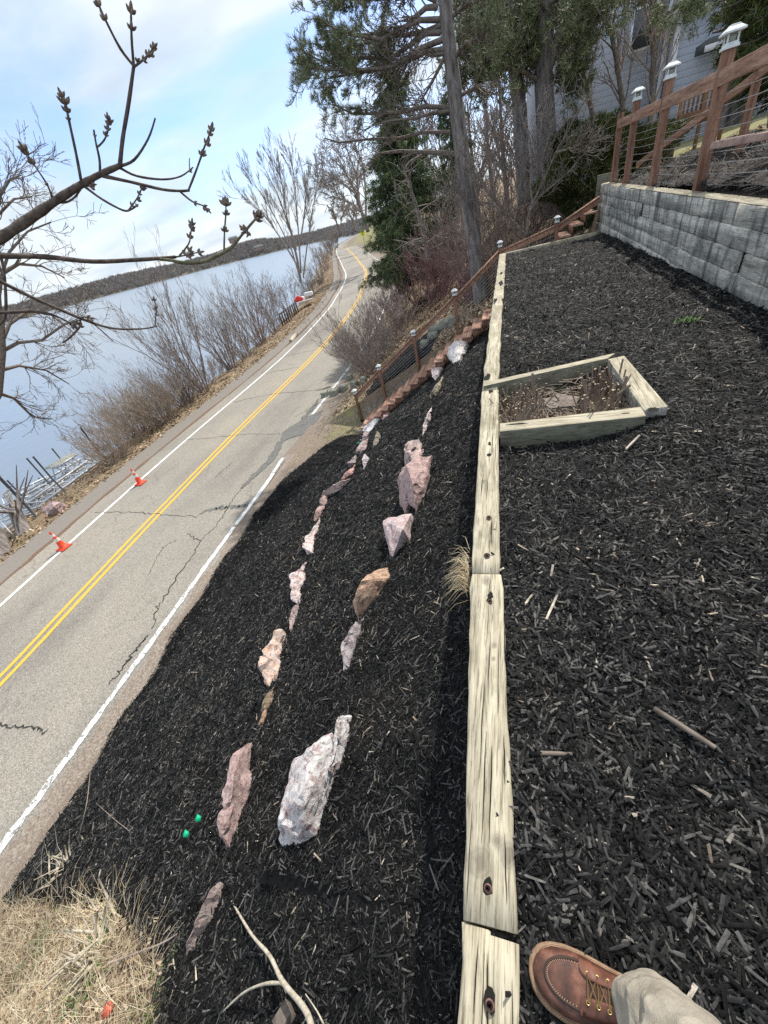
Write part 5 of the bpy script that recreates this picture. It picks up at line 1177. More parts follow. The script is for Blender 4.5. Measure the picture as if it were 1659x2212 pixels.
terr_stick((1410, 720), (1512, 735), .004, 'stick_pale', 'thin grey twig right of the timber box') if False else None
def chunk(A, B, wd, mt, lab, hz=.02):
    P0, P1 = onG(*A, hz), onG(*B, hz); b = MB(); b.bar(P0, P1, wd, wd*.5); tag(b.build('wood_chunk', MAT[mt], bevel=.002), lab, 'wood piece')
chunk(c9(1575, 545), c9(1659, 548), .035, 'stick_pale', 'pale broken piece of wood beside the largest white boulder', .05)
chunk(c9(583, 768), c9(612, 757), .045, 'cut_wood', 'cream wood chip on the lower mulch')
chunk(c9(1215, 1420), c9(1240, 1480), .09, 'bark_brown', 'cut log end at the bottom edge', .12)
# flags
def flag(px, py, lab, s=.036):
    e = empty('marker_flag', tuple(onG(px, py+6, .0))); p = onG(px, py, .07); b = MB(); q = onG(px, py, .0)
    b.tube([q+np.array([0, 0, -.05]), p], .0015, 4); b.build('wire', MAT['cable'], e)
    g_ = np.array([[0, 0, 0], [.5, -.3, .2], [1, -.1, -.2], [.9, .5, .0], [.3, .6, .25], [0, .7, .05]])*s*1.6+p-np.array([s*.8, 0, 0]); b = MB(); b.add(g_, [[0, 1, 5], [1, 4, 5], [1, 2, 4], [2, 3, 4]]); o = b.build('pennant', MAT['flag_green'], e); o.modifiers.new('s', 'SOLIDIFY').thickness = .002
    tag(e, lab, 'flag', 'green marker flags')
flag(*c9(853, 592), 'right one of the two green marker flags in the lower mulch'); flag(*c9(800, 660), 'left one of the two green marker flags in the lower mulch'); flag(775, 958, 'green marker flag beside the grey boulder near the stair foot', .07)
p = onG(*c9(470, 1410), .05, .8); g_ = np.array([[0, 0, 0], [.6, -.1, .15], [1.1, .3, .05], [1.0, .9, .2], [.5, 1.2, .05], [0, .8, .2], [.5, .5, .35]])*.07+p-np.array([.035, .04, 0]); b = MB(); b.add(g_, [[0, 1, 6], [1, 2, 6], [2, 3, 6], [3, 4, 6], [4, 5, 6], [5, 0, 6]]); o = b.build('red_leaf', MAT['leaf_red']); o.modifiers.new('s', 'SOLIDIFY').thickness = .002; tag(o, 'crumpled bright red leaf in the dead grass', 'leaf')
p = onG(1484, 694, .0) if False else onz(1484, 694, -.03); e = MB()
for k in range(46):
    a = rng.uniform(0, 6.28); q = p+np.array([rng.normal(0, .05), rng.normal(0, .04), 0]); d = np.array([math.cos(a)*.7, math.sin(a)*.7, .7])*rng.uniform(.03, .07); w = np.cross(d, [0, 0, 1]); w = w/np.linalg.norm(w)*.009
    e.add([q-w*.3, q+d*.5+w, q+d, q+d*.5-w], [[0, 1, 2, 3]])
tag(e.build('weed', MAT['green_leaf']), 'small bright green weed on the terrace mulch', 'weed')
# ================================================================ vegetation
rt = random.Random(5)
def rdir(d, ang):
    """direction at about angle ang from d"""
    d = Vector(d); a = d.orthogonal().normalized(); a.rotate(Matrix.Rotation(rt.uniform(0, 6.2832), 3, d)); return (d*math.cos(ang)+a*math.sin(ang)).normalized()
def grow(out, p, d, L, r, lvl, pr):
    p = Vector(p); d = Vector(d).normalized(); n = pr.get('seg', 5) if lvl > 0 else 3
    pts = [tuple(p)]; rd = [r]; dirs = [d.copy()]; end = pr.get('end', .35)
    for i in range(n):
        d = (d+Vector((rt.gauss(0, 1), rt.gauss(0, 1), rt.gauss(0, 1)))*pr['wig']+Vector((0, 0, pr.get('up', .1)))*(1 if lvl < 3 else .3)).normalized()
        p = p+d*(L/n); pts.append(tuple(p)); rd.append(max(pr['rmin'], r*(1-(1-end)*(i+1)/n))); dirs.append(d.copy())
    out.append((pts, rd))
    if lvl <= 0: return
    nc = pr['nc'][min(lvl, len(pr['nc'])-1)]; nc = int(nc)+(rt.random() < nc-int(nc))
    for k in range(nc):
        t = rt.uniform(pr.get('t0', .25), 1)*n; i = min(n-1, int(t)); f = t-i
        q = Vector(pts[i]).lerp(Vector(pts[i+1]), f); rr = rd[i]*(1-f)+rd[i+1]*f
        grow(out, q, rdir(dirs[i], rt.uniform(*pr['ang'])), L*rt.uniform(*pr['lr'])*(1-.35*t/n), max(pr['rmin'], rr*rt.uniform(.45, .7)), lvl-1, pr)
def along(out, P, R, n, L, lvl, pr, t0=.1, side=None, ang=None):
    """sprout branches along a given limb"""
    P = [Vector(p) for p in P]
    for k in range(n):
        t = rt.uniform(t0, .999)*(len(P)-1); i = int(t); f = t-i; q = P[i].lerp(P[i+1], f); d = (P[i+1]-P[i]).normalized(); r = R[i]*(1-f)+R[i+1]*f
        grow(out, q, rdir(d, rt.uniform(*(ang or pr['ang']))), L*rt.uniform(.5, 1.1), max(pr['rmin'], r*.4), lvl, pr)
def tube_obj(name, out, mt, parent=None, big=6, smooth=True):
    b = MB(); A = [o for o in out if o[1][0] > .035]; C = [o for o in out if o[1][0] <= .035]
    for S, n in ((A, big), (C, 3)):
        if S: v, f = tubes_np([np.array(p) for p, _ in S], [np.array(r) for _, r in S], n); b.add(v, f)
    return b.build(name, MAT[mt], parent, smooth=smooth)
def tree(name, base, trunk, lvl_out, mt_trunk, mt_crown, lab, cat, group=None):
    e = empty(name, base); tube_obj('trunk', trunk, mt_trunk, e, 9); tube_obj('crown', lvl_out, mt_crown, e, 5); tag(e, lab, cat, group); return e
def shrub(name, base, h, n, spread, mt, lab, lvl=2, nc=(0, 3, 4), wig=.1, r=.02, up=.12, seed=0, rmin=.004, group=None, cat='shrub', lean=(0, 0), ang=(.25, .7), lr=(.35, .65), spb=.25):
    rt.seed(seed+100); out = []; pr = dict(wig=wig, up=up, nc=nc, ang=ang, lr=lr, rmin=rmin, seg=6)
    for k in range(n):
        a = rt.uniform(0, 6.283); s = spread*math.sqrt(rt.random()); d = (math.cos(a)*s+lean[0], math.sin(a)*s+lean[1], 1)
        q = (base[0]+math.cos(a)*spb*rt.random(), base[1]+math.sin(a)*spb*rt.random(), base[2]-.1)
        grow(out, q, d, h*rt.uniform(.6, 1.1), r*rt.uniform(.6, 1.1), lvl, pr)
    o = tube_obj(name, out, mt, None, 5); tag(o, lab, cat, group)
    # origin at its base
    me = o.data; co = np.empty(len(me.vertices)*3); me.vertices.foreach_get('co', co); co = co.reshape(-1, 3)-np.array(base); me.vertices.foreach_set('co', co.ravel()); o.location = base; me.update(); return o
def hgt(base, px, py):
    D = math.hypot(base[0], base[1]); return onD(px, py, D)[2]-base[2]
NTH15 = ['first', 'second', 'third', 'fourth', 'fifth', 'sixth', 'seventh', 'eighth', 'ninth', 'tenth', 'eleventh', 'twelfth', 'thirteenth', 'fourteenth', 'fifteenth']
# ---- shoreline shrubs and saplings (base pixel, top pixel)
SH = [((250, 985), (215, 880), 34, .75, 'twig_tan', 'tan twiggy shrub at the right end of the dock pile', .006, 3, (0, 2, 3, 4)),
      ((300, 930), (230, 800), 44, .8, 'twig_tan', 'dense tan shrub on the bank above the farther cone', .006, 3, (0, 2, 3, 4)),
      ((350, 905), (290, 770), 40, .8, 'twig_tan', 'dense tan shrub next to the leaf-covered verge, middle of the row', .006, 3, (0, 2, 3, 4)),
      ((395, 865), (345, 720), 34, .7, 'twig_grey', 'bushy grey shrub left of the leaning sapling', .007, 3, (0, 2, 3, 3)),
      ((435, 838), (270, 535), 7, .45, 'twig_grey', 'tallest shoreline sapling clump, its twigs crossing the far hills', .009, 3, (0, 3, 5, 6)),
      ((495, 790), (430, 600), 12, .5, 'twig_grey', 'multi-stemmed grey shrub to the right of the tallest clump', .009, 3, (0, 2, 4, 4)),
      ((530, 765), (455, 590), 12, .5, 'twig_grey', 'multi-stemmed shrub in the middle of the shoreline row', .01, 3, (0, 2, 4, 4)),
      ((560, 738), (500, 570), 12, .5, 'twig_brown', 'brownish multi-stemmed shrub left of the slatted fence', .011, 3, (0, 2, 4, 4)),
      ((590, 712), (535, 575), 11, .5, 'twig_grey', 'multi-stemmed shrub directly left of the dark fence', .012, 3, (0, 2, 4, 4)),
      ((625, 672), (590, 570), 11, .5, 'twig_grey', 'shrub behind the white panel', .013, 3, (0, 2, 3, 4)),
      ((668, 632), (640, 560), 12, .6, 'twig_grey', 'shrub at the foot of the big bare willow', .015, 3, (0, 2, 3, 3)),
      ((688, 605), (668, 530), 12, .6, 'twig_grey', 'shrub right of the big bare willow', .016, 3, (0, 2, 3, 3)),
      ((700, 575), (690, 515), 12, .6, 'twig_tan', 'pale shrub on the verge where the road bends', .02, 2, (0, 5, 6)),
      ((712, 545), (708, 498), 12, .6, 'twig_grey', 'grey shrub beyond the bend of the verge', .03, 2, (0, 5, 6)),
      ((722, 528), (722, 490), 12, .6, 'twig_grey', 'farthest shoreline shrub, under the bare trees', .035, 2, (0, 5, 6))]
for k, (bp, tp, n, spd, mt, lab, rm, lvl, nc) in enumerate(SH):
    base = onG(bp[0]+6, bp[1]+8, 0, 8, 260); D = math.hypot(base[0], base[1]); T = onD(*tp, D); h = T[2]-base[2]
    h = max(h, .5); shrub('shore_shrub', tuple(base), h*.74, int(n*2.4), spd*1.15, mt, lab, lvl, nc, seed=k, rmin=rm*.62, r=max(.014, h*.0062), group='shrubs along the lake shore', lean=(-.12, -.05), spb=.6)
for k, (px, py) in enumerate([(262, 968), (285, 948), (318, 922), (345, 898), (372, 878), (405, 852), (430, 836), (458, 812), (482, 792), (512, 768), (540, 746), (568, 724), (600, 698), (655, 638), (676, 612)]):
    base = onG(px+8, py+8, 0, 8, 260); D = math.hypot(base[0], base[1]); rm = .0035+D*.00012
    shrub('shore_shrub', tuple(base), 1.3+rt.random()*.5, 30, 1.1, 'twig_tan' if k % 3 else 'twig_brown', NTH15[k]+' low brushy shrub from the dock pile along the leaf-covered bank', 2, (0, 3, 4), seed=400+k, rmin=rm, r=.012, group='low brush on the bank edge', spb=.9)
# ---- big bare willow on the shore
def limb(L, D, dj=0.0):
    return [tuple(onD(a, c, D+dj*i)) for i, (a, c) in enumerate(L)]
rt.seed(3); base = onG(652, 622, 0, 20, 200); D0 = math.hypot(base[0], base[1])
pr = dict(wig=.09, up=.16, nc=(0, 4, 4, 4), ang=(.25, .6), lr=(.42, .68), rmin=.028, seg=5); tr = []; cr_ = []
LM = [[(652, 625), (642, 560), (628, 500), (600, 420), (575, 370)], [(648, 600), (630, 540), (600, 480), (565, 420), (540, 385)], [(650, 590), (646, 520), (640, 440), (634, 370), (628, 345)], [(655, 600), (662, 540), (672, 470), (685, 400), (690, 368)],
      [(640, 570), (610, 520), (575, 470), (545, 440), (520, 425)], [(646, 540), (655, 480), (662, 420), (660, 385)], [(640, 540), (620, 470), (612, 410), (600, 365)]]
for i, L in enumerate(LM):
    P = limb(L, D0, rt.uniform(-.8, .8)); R = [.34-.0*i, .26, .19, .11, .04][:len(P)] if i == 0 else [.2, .16, .12, .07, .035][:len(P)]
    (tr if i == 0 else cr_).append((P, R)); along(cr_, P, R, 20, 4.6, 2, pr, .3)
tree('willow', tuple(base), tr, cr_, 'bark_pale', 'twig_grey', 'big bare vase-shaped willow standing alone on the shore', 'tree')
# ---- bare trees by the bend
for k, (bp, LL, Dk, lab) in enumerate([((800, 500), [[(795, 500), (782, 460), (765, 410), (745, 370), (720, 345)], [(785, 470), (775, 430), (770, 380), (755, 340), (745, 310)], [(780, 455), (760, 440), (735, 430), (715, 425)], [(770, 420), (745, 400), (720, 385), (708, 380)], [(790, 480), (790, 420), (785, 360), (770, 320)]], 75, 'spreading dark bare tree at the road bend, against the sky'),
                                       ((735, 500), [[(735, 505), (728, 485), (722, 465), (718, 450)], [(733, 495), (738, 475), (742, 458)]], 150, 'small bare tree far off beyond the bend'),
                                       ((765, 498), [[(768, 500), (762, 478), (752, 455), (744, 440)], [(765, 490), (770, 470), (772, 450)]], 130, 'bare tree over the far bend, left of the road sign')]):
    rt.seed(20+k); b0 = onD(*bp, Dk); b0[2] = min(b0[2], 0); tr = []; cr_ = []; sc = Dk/75
    pr = dict(wig=.16, up=.05, nc=(0, 4, 4, 4), ang=(.35, .9), lr=(.42, .7), rmin=.03*sc, seg=5)
    for i, L in enumerate(LL):
        P = limb(L, Dk, rt.uniform(-1, 1)); R = list(np.linspace(.32 if i == 0 else .2, .06, len(P))); (tr if i == 0 else cr_).append((P, R)); along(cr_, P, R, 20 if k == 0 else 14, 4.0*sc*(1 if k == 0 else .45), 2, pr, .25)
    tree('bare_tree', tuple(b0), tr, cr_, 'bark_brown', 'twig_grey', lab, 'tree', 'bare trees by the road bend')
# ---- tree at the left edge, over the lake
rt.seed(41); D0 = 24; tr = []; cr_ = []; pr = dict(wig=.2, up=.03, nc=(0, 3, 4, 5), ang=(.3, .85), lr=(.45, .75), rmin=.0085, seg=5)
tree_base = onD(-130, 1060, D0); tree_base[2] = -6.0
LM = [[(-130, 1060), (-60, 940), (-5, 850), (4, 760), (2, 690)], [(2, 700), (-2, 640), (5, 590), (20, 545), (60, 500), (110, 480)], [(3, 740), (20, 700), (60, 672), (110, 680), (160, 720)], [(0, 690), (-20, 560), (-10, 470), (30, 430), (70, 425)], [(5, 590), (40, 570), (90, 575), (140, 600)],
      [(2, 760), (40, 740), (90, 735), (140, 700), (180, 690)], [(-2, 850), (30, 860), (70, 900), (110, 905)], [(0, 800), (40, 790), (100, 800), (150, 830)], [(-10, 470), (0, 420), (20, 390), (45, 378)]]
for i, L in enumerate(LM):
    P = limb(L, D0, rt.uniform(-.6, .6)); R = list(np.linspace(.2, .12, len(P))) if i == 0 else list(np.linspace(.085, .025, len(P))); (tr if i == 0 else cr_).append((P, R))
    if i: along(cr_, P, R, 13, 1.7, 2, pr, .2)
tree('bare_tree', tuple(tree_base), tr, cr_, 'bark_brown', 'bark_brown', 'dark bare tree entering from the left edge over the lake', 'tree')
b = MB(); p = onG(*c5(60, 1330), 0, 8, 60); q = np.array(p); b.tube([q+np.array([.3, -.6, -.2]), q+np.array([0, 0, .6]), q+np.array([-.6, .3, 1.7])], [.42, .36, .3], 12); b.tube([q+np.array([-.4, .9, -.1]), q+np.array([-.5, 1.2, .6]), q+np.array([-.9, 1.6, .9])], [.22, .2, .12], 9)
for k in range(12): a = rt.uniform(0, 6.28); b.tube([q+np.array([-.5, 1.3, .6]), q+np.array([-.5+math.cos(a)*.5, 1.3+math.sin(a)*.5, .9+rt.random()*.5]), q+np.array([-.6+math.cos(a)*1.1, 1.4+math.sin(a)*1.1, 1.1+rt.random()])], [.06, .035, .012], 5)
tag(b.build('dead_tree', MAT['bark_grey'], smooth=True), 'broken dead tree snag on the bank at the left edge', 'tree')
# ---- foliage helpers
def blades(P, Dr, k, L, w, spread, droop=0.0):
    """k slim blades from every point"""
    n = len(P); P = np.repeat(P, k, 0); Dr = np.repeat(Dr, k, 0); d = Dr+rng.normal(0, spread, P.shape); d[:, 2] -= droop; d /= np.linalg.norm(d, axis=1, keepdims=True)
    ll = L*rng.uniform(.55, 1.15, len(P))[:, None]; s = np.cross(d, rng.normal(0, 1, P.shape)); s /= np.linalg.norm(s, axis=1, keepdims=True)+1e-9
    j = rng.normal(0, L*.25, P.shape); A = P+j*.6; v = np.stack([A-s*w/2, A+s*w/2, A+d*ll], 1); return v.reshape(-1, 3), np.arange(len(P)*3).reshape(-1, 3)
def foliage_obj(name, V, mt, parent=None):
    b = MB(); 
    for v, f in V: b.add(v, f)
    return b.build(name, MAT[mt], parent)
def dirs_of(pts):
    P = np.array(pts); T = np.gradient(P, axis=0); return T/(np.linalg.norm(T, axis=1, keepdims=True)+1e-9)
# ---- leaning pine: grey trunk, long bare limbs, needle tufts only at their tips
rt.seed(8); DP = 17.0; tr = []; cr_ = []; V = []; bare = []
TP = [(1043, 690), (1040, 640), (1028, 560), (1012, 440), (1000, 350), (985, 225), (966, 60), (955, -80), (945, -260)]
P = limb(TP, DP); R = [.34, .31, .27, .25, .24, .22, .19, .17, .12]; tr.append((P, R))
def cL(X, Y): return 630.9+.23146*X, .23146*Y
LIMB = [([(1380, 180), (1200, 185), (1000, 270), (830, 370), (600, 330), (330, 230)], 1.0), ([(1390, 300), (1250, 310), (1100, 420), (900, 560), (760, 540), (500, 540), (300, 580), (100, 490)], 1.0),
        ([(1400, 230), (1250, 290), (1050, 330), (800, 310), (600, 340), (400, 300)], .9), ([(1400, 370), (1200, 450), (1000, 600), (850, 640), (600, 650), (300, 650), (150, 620)], 1.0), ([(1420, 460), (1250, 480), (1050, 590), (750, 660), (500, 700), (350, 730)], 1.0),
        ([(1480, 1010), (1250, 990), (1000, 1050), (800, 1060), (560, 1060), (380, 970)], .75), ([(1360, 60), (1250, 70), (1100, 200), (1000, 330), (850, 370), (620, 420), (420, 470)], .8), ([(1350, 0), (1200, -60), (900, -20), (600, -10), (330, -20)], 1.0), ([(1340, -60), (1100, -140), (800, -120), (500, -80)], 1.0),
        ([(1480, 1230), (1200, 1240), (1000, 1290), (700, 1300), (450, 1330), (300, 1290)], 0), ([(1560, 1440), (1300, 1420), (1000, 1410), (830, 1430), (700, 1540)], 0), ([(1420, 540), (1300, 780), (1200, 950)], 0), ([(1500, 1030), (1300, 1060), (1150, 1100), (900, 1130), (750, 1170)], 0),
        ([(1500, 560), (1620, 400), (1800, 330)], .3), ([(1560, 900), (1700, 820), (1850, 860)], 0), ([(1420, 500), (1300, 520), (1220, 500)], 0), ([(1450, 200), (1600, 60), (1800, -20)], .6)]
pr = dict(wig=.16, up=-.02, nc=(0, 2.4, 3), ang=(.35, .85), lr=(.4, .7), rmin=.008, seg=5)
for i, (L, fo) in enumerate(LIMB):
    pxs = [cL(*q) for q in L]; dj = rt.uniform(-.35, .35); P = [tuple(onD(a, c, DP+.0+dj*j)) for j, (a, c) in enumerate(pxs)]; R = list(np.linspace(.075 if fo or i == 10 else .055, .018, len(P)))
    cr_.append((P, R)); sub = []
    along(sub, P, R, int(22+12*fo), .8, 2 if fo else 1, pr, .15); cr_ += sub
    if fo:
        Pm = np.array(P); tot = len(P)-1
        pts = []; dr = []
        x_out = Pm[int(tot*.45)]
        for pl, rd in sub:
            q = np.array(pl); 
            # tufts only on the outer half of the limb
            tt = np.argmin(np.linalg.norm(Pm-q[0], axis=1))/tot
            if tt < .62 and rt.random() > .05: continue
            T = dirs_of(q)
            for s_ in range(1, len(q)):
                if rt.random() < .5: pts.append(q[s_]); dr.append(T[s_]*.6+np.array([-.1, 0, .55]))
        if pts: V.append(blades(np.array(pts), np.array(dr), int(7*fo)+3, .15, .013, .5))
e = tree('pine_tree', tuple(onD(1043, 690, DP)), tr, cr_, 'bark_grey', 'bark_brown', 'leaning grey-barked pine with long bare limbs reaching left over the road', 'tree')
foliage_obj('needles', V, 'pine', e)
# ---- dark spruce behind it
def conifer(name, bp, tp, D, W, n, lab, mt='spruce', seed=0, top_thin=.5, group=None, k=9, sz=.3, lean_px=None, droop=.35, wprof=None, dense=1.0, trunk_r=.25):
    rt.seed(seed+60); B = onD(*bp, D); T = onD(*tp, D); e = empty(name, tuple(B)); ax_ = T-B; H = np.linalg.norm(ax_)
    tb = MB(); tb.tube([B-np.array([0, 0, .3]), B+ax_*.5, T], [trunk_r, trunk_r*.55, .03], 8); tb.build('trunk', MAT['bark_brown'], e)
    Vv = []; out = []; pts = []; dr = []
    for i in range(n):
        t = rt.uniform(.03, .99); w = W*(np.interp(t, [0, .15, .5, .8, 1], [.8, 1, .78, .42, .03]) if wprof is None else np.interp(t, *wprof))*rt.uniform(.65, 1.15)
        a = rt.uniform(0, 6.283); q0 = B+ax_*t; d = np.array([math.cos(a), math.sin(a), rt.uniform(-.05, .2)]); P = [q0]
        for s_ in range(5): d = d+np.array([rt.gauss(0, .08), rt.gauss(0, .08), -droop*.35 if s_ < 3 else .12]); P.append(P[-1]+d/np.linalg.norm(d)*w/5)
        out.append(([tuple(p) for p in P], list(np.linspace(.035, .01, 6)))); P = np.array(P)
        m_ = max(3, int(w*7*dense))
        for s_ in range(m_):
            f = rt.uniform(.18, 1)*5; j = min(4, int(f)); q = P[j]*(1-(f-j))+P[j+1]*(f-j); pts.append(q+np.array([rt.gauss(0, .1*w), rt.gauss(0, .1*w), rt.gauss(-.03, .06)])); dd_ = P[j+1]-P[j]; dr.append(dd_/(np.linalg.norm(dd_)+1e-9)*.6+np.array([0, 0, -droop]))
    Vv.append(blades(np.array(pts), np.array(dr), int(k*1.8), sz, sz*.11, .55))
    tube_obj('branches', out, 'bark_brown', e, 5); foliage_obj('needles', Vv, mt, e); tag(e, lab, 'tree', group); return e
conifer('spruce_tree', (895, 595), (824, 45), 30, 2.7, 420, 'tall dark spruce left of the leaning pine, beside the road', 'spruce', 1, sz=.34, wprof=([0, .1, .3, .5, .62, .75, .9, 1], [1.0, 1.15, .95, .8, .5, .42, .28, .05]), dense=1.0)
conifer('spruce_tree', (880, 606), (862, 420), 27, 1.75, 170, 'lower bushy part-spruce whose green skirt hangs over the road edge', 'spruce', 2, sz=.3, wprof=([0, .3, .7, 1], [.9, 1.0, .6, .1]))
conifer('spruce_tree', (985, 470), (968, 150), 34, 1.8, 90, 'half-hidden spruce directly behind the leaning pine trunk', 'spruce', 3, sz=.36)
# thin dead trunk
rt.seed(77); P = limb([(925, 560), (918, 520), (900, 450), (885, 400), (873, 366)], 22); tr = [(P, [.1, .09, .08, .06, .045])]; cr_ = []; pr = dict(wig=.12, up=-.08, nc=(0, 2), ang=(.9, 1.5), lr=(.3, .5), rmin=.012, seg=4); along(cr_, P, tr[0][1], 26, 1.6, 1, pr, .1)
Q = limb([(873, 366), (885, 350), (905, 338), (915, 332)], 22); cr_.append((Q, [.045, .05, .05, .03]))
tree('dead_tree', tuple(onD(925, 560, 22)), tr, cr_, 'bark_pale', 'bark_pale', 'thin dead leaning trunk with bare stubs in front of the spruce', 'tree')
# ---- big double-trunk pine
def cR(X, Y): return 987.5+.23146*X, .23146*Y
rt.seed(9); DB = 21; tr = []; cr_ = []; V = []
for L, R in [([(1192, 470), (1186, 400), (1180, 278), (1174, 160), (1178, 60), (1185, -60), (1190, -250)], [.46, .4, .34, .31, .28, .22, .15]), ([(1135, 440), (1128, 340), (1122, 230), (1112, 150), (1108, 20), (1100, -150)], [.3, .27, .25, .22, .18, .12]), ([(1180, 150), (1205, 90), (1237, 0), (1260, -80)], [.22, .19, .16, .1])]:
    tr.append((limb(L, DB), R))
LB = [[(1170, 150), (1120, 110), (1070, 100), (1030, 120)], [(1175, 90), (1120, 40), (1060, 20), (1010, 30)], [(1112, 140), (1080, 130), (1040, 150), (1010, 160)], [(1180, 60), (1220, 20), (1250, 20)], [(1178, 100), (1210, 110), (1235, 125)], [(1110, 60), (1060, 60), (1010, 70)], [(1105, 0), (1050, -20), (1000, -10)],
      [(1180, 30), (1150, -10), (1120, -20)], [(1185, 10), (1215, -20), (1245, -30)], [(1176, 130), (1150, 120), (1130, 130), (1105, 125)], [(1178, 165), (1200, 170), (1225, 165)], [(1110, 100), (1090, 95), (1060, 100)], [(1205, 90), (1225, 60), (1255, 55)], [(1180, 0), (1140, 10), (1100, 5)], [(1240, -10), (1265, 0), (1290, 15)],
      [(1172, 180), (1130, 150), (1095, 150), (1060, 165)], [(1176, 110), (1140, 70), (1090, 60), (1040, 40)], [(1185, -10), (1160, 30), (1150, 60)], [(1112, 60), (1130, 80), (1150, 100)]]
pr = dict(wig=.2, up=.02, nc=(0, 3, 3), ang=(.3, .9), lr=(.45, .75), rmin=.012, seg=4)
for L in LB:
    for rep in range(2):
        dj = rt.uniform(-1.1, 1.1); P = [tuple(onD(a+rt.gauss(0, 7)*(j > 0), c+rt.gauss(0, 7)*(j > 0), DB+dj*j)) for j, (a, c) in enumerate(L)]; R = list(np.linspace(.08, .02, len(P))); cr_.append((P, R)); sub = []; along(sub, P, R, 14, 1.0, 2, pr, .2); cr_ += sub[::2]
        pts = []; dr = []
        for pl, rd in sub:
            q = np.array(pl); T = dirs_of(q)
            for s_ in range(1, len(q)):
                if rt.random() < .32: pts.append(q[s_]); dr.append(T[s_]*.4+np.array([0, 0, .45]))
        V.append(blades(np.array(pts), np.array(dr), 8, .2, .024, .6))
e = tree('pine_tree', tuple(onD(1192, 470, DB)), tr, cr_, 'bark_grey', 'bark_brown', 'big green pine with two upright trunks behind the bare shrubs', 'tree'); foliage_obj('needles', V, 'pine', e)
# dark evergreens at the upper right
conifer('cedar_tree', (1705, 215), (1700, -260), 13.5, .95, 200, 'dark cedar at the top right corner behind the railing', 'yew', 5, sz=.2, wprof=([0, .3, .7, 1], [.5, .9, 1, .6]), dense=2.2)
rt.seed(12); tr = [(limb([(1572, 275), (1590, 170), (1608, 40), (1622, -120)], 14.5), [.3, .26, .24, .2])]; cr_ = []; pr = dict(wig=.2, up=.1, nc=(0, 3, 3), ang=(.5, 1.1), lr=(.4, .7), rmin=.008, seg=4); along(cr_, tr[0][0], tr[0][1], 6, 1.0, 1, pr, .6)
tree('oak_tree', tuple(onD(1572, 275, 14.5)), tr, cr_, 'bark_grey', 'bark_brown', 'thick straight trunk in front of the blue house, right of the rail posts', 'tree')
# pine boughs hanging in at the top of the house
rt.seed(15); V = []; cr_ = []
for L in [[(1380, -60), (1400, -10), (1420, 25)], [(1450, -70), (1470, -20), (1480, 10)], [(1520, -70), (1500, -20), (1510, 15)], [(1340, -60), (1345, -10), (1350, 20)]]:
    P = limb(L, 17); R = [.04, .03, .02]; cr_.append((P, R)); sub = []; along(sub, P, R, 12, .5, 1, pr, .1); cr_ += sub; pts = [q for pl, _ in sub for q in pl[1:]]; V.append(blades(np.array(pts), np.tile([[0, 0, -.3]], (len(pts), 1)), 7, .16, .018, .6))
pbase = onD(1350, -600, 17); tr = [([(pbase[0]+6, pbase[1]+2, 1.5), (pbase[0]+5.5, pbase[1]+2, 12)], [.35, .28]), ([(pbase[0]+5.5, pbase[1]+2, 11), tuple(onD(1450, -70, 17))], [.12, .05])]
tr += [([tuple(onD(1450, -70, 17)), tuple(onD(a, -65, 17))], [.05, .04]) for a in (1340, 1380, 1520)]
e = tree('pine_tree', (pbase[0]+6, pbase[1]+2, 1.5), tr, cr_, 'bark_grey', 'bark_brown', 'pine boughs dipping into the top of the picture before the house', 'tree'); foliage_obj('needles', V, 'pine', e)
# ---- yew bushes behind the wall end
def bush(name, px, py, rx, rz, D, lab, mt='yew', n=2600, sz=.14, seed=0):
    c = onD(px, py, D); u = rng.normal(0, 1, (n, 3)); u /= np.linalg.norm(u, axis=1, keepdims=True); rad = rng.uniform(.55, 1.0, n)**.5*(1+.22*np.sin(u[:, 0]*5+seed)+.18*np.sin(u[:, 2]*7+seed*2)); P = c+u*rad[:, None]*np.array([rx, rx, rz]); P = P[P[:, 2] > G(P[:, 0], P[:, 1])]
    e = empty(name, (c[0], c[1], g1(c[0], c[1]))); out = []; rt.seed(seed); pr = dict(wig=.15, up=.1, nc=(0, 4), ang=(.3, .8), lr=(.4, .6), rmin=.006, seg=4); zb = g1(c[0], c[1])
    for k in range(14): a = rt.uniform(0, 6.28); grow(out, (c[0], c[1], zb-.1), (math.cos(a)*.7, math.sin(a)*.7, .8), (c[2]-zb)*1.2+rz*.4, .03, 1, pr)
    tube_obj('stems', out, 'twig_grey', e); v = blades(P, (P-c)/np.linalg.norm(P-c, axis=1, keepdims=True)+np.array([0, 0, .3]), 7, sz, sz*.2, .5); foliage_obj('foliage', [v], mt, e); tag(e, lab, 'bush', 'evergreen bushes')
bush('yew_bush', 1265, 380, 1.35, 1.1, 18.5, 'dark green yew bush left of the first rail post', 'yew', 5200, .15, 1)
bush('yew_bush', 1235, 325, 1.0, .8, 21, 'smaller olive evergreen bush above and behind the dark yew', 'yew', 2600, .16, 2)
bush('yew_bush', 1345, 340, 1.3, .95, 19, 'olive evergreen bush seen between the rail posts', 'yew', 4000, .15, 3)
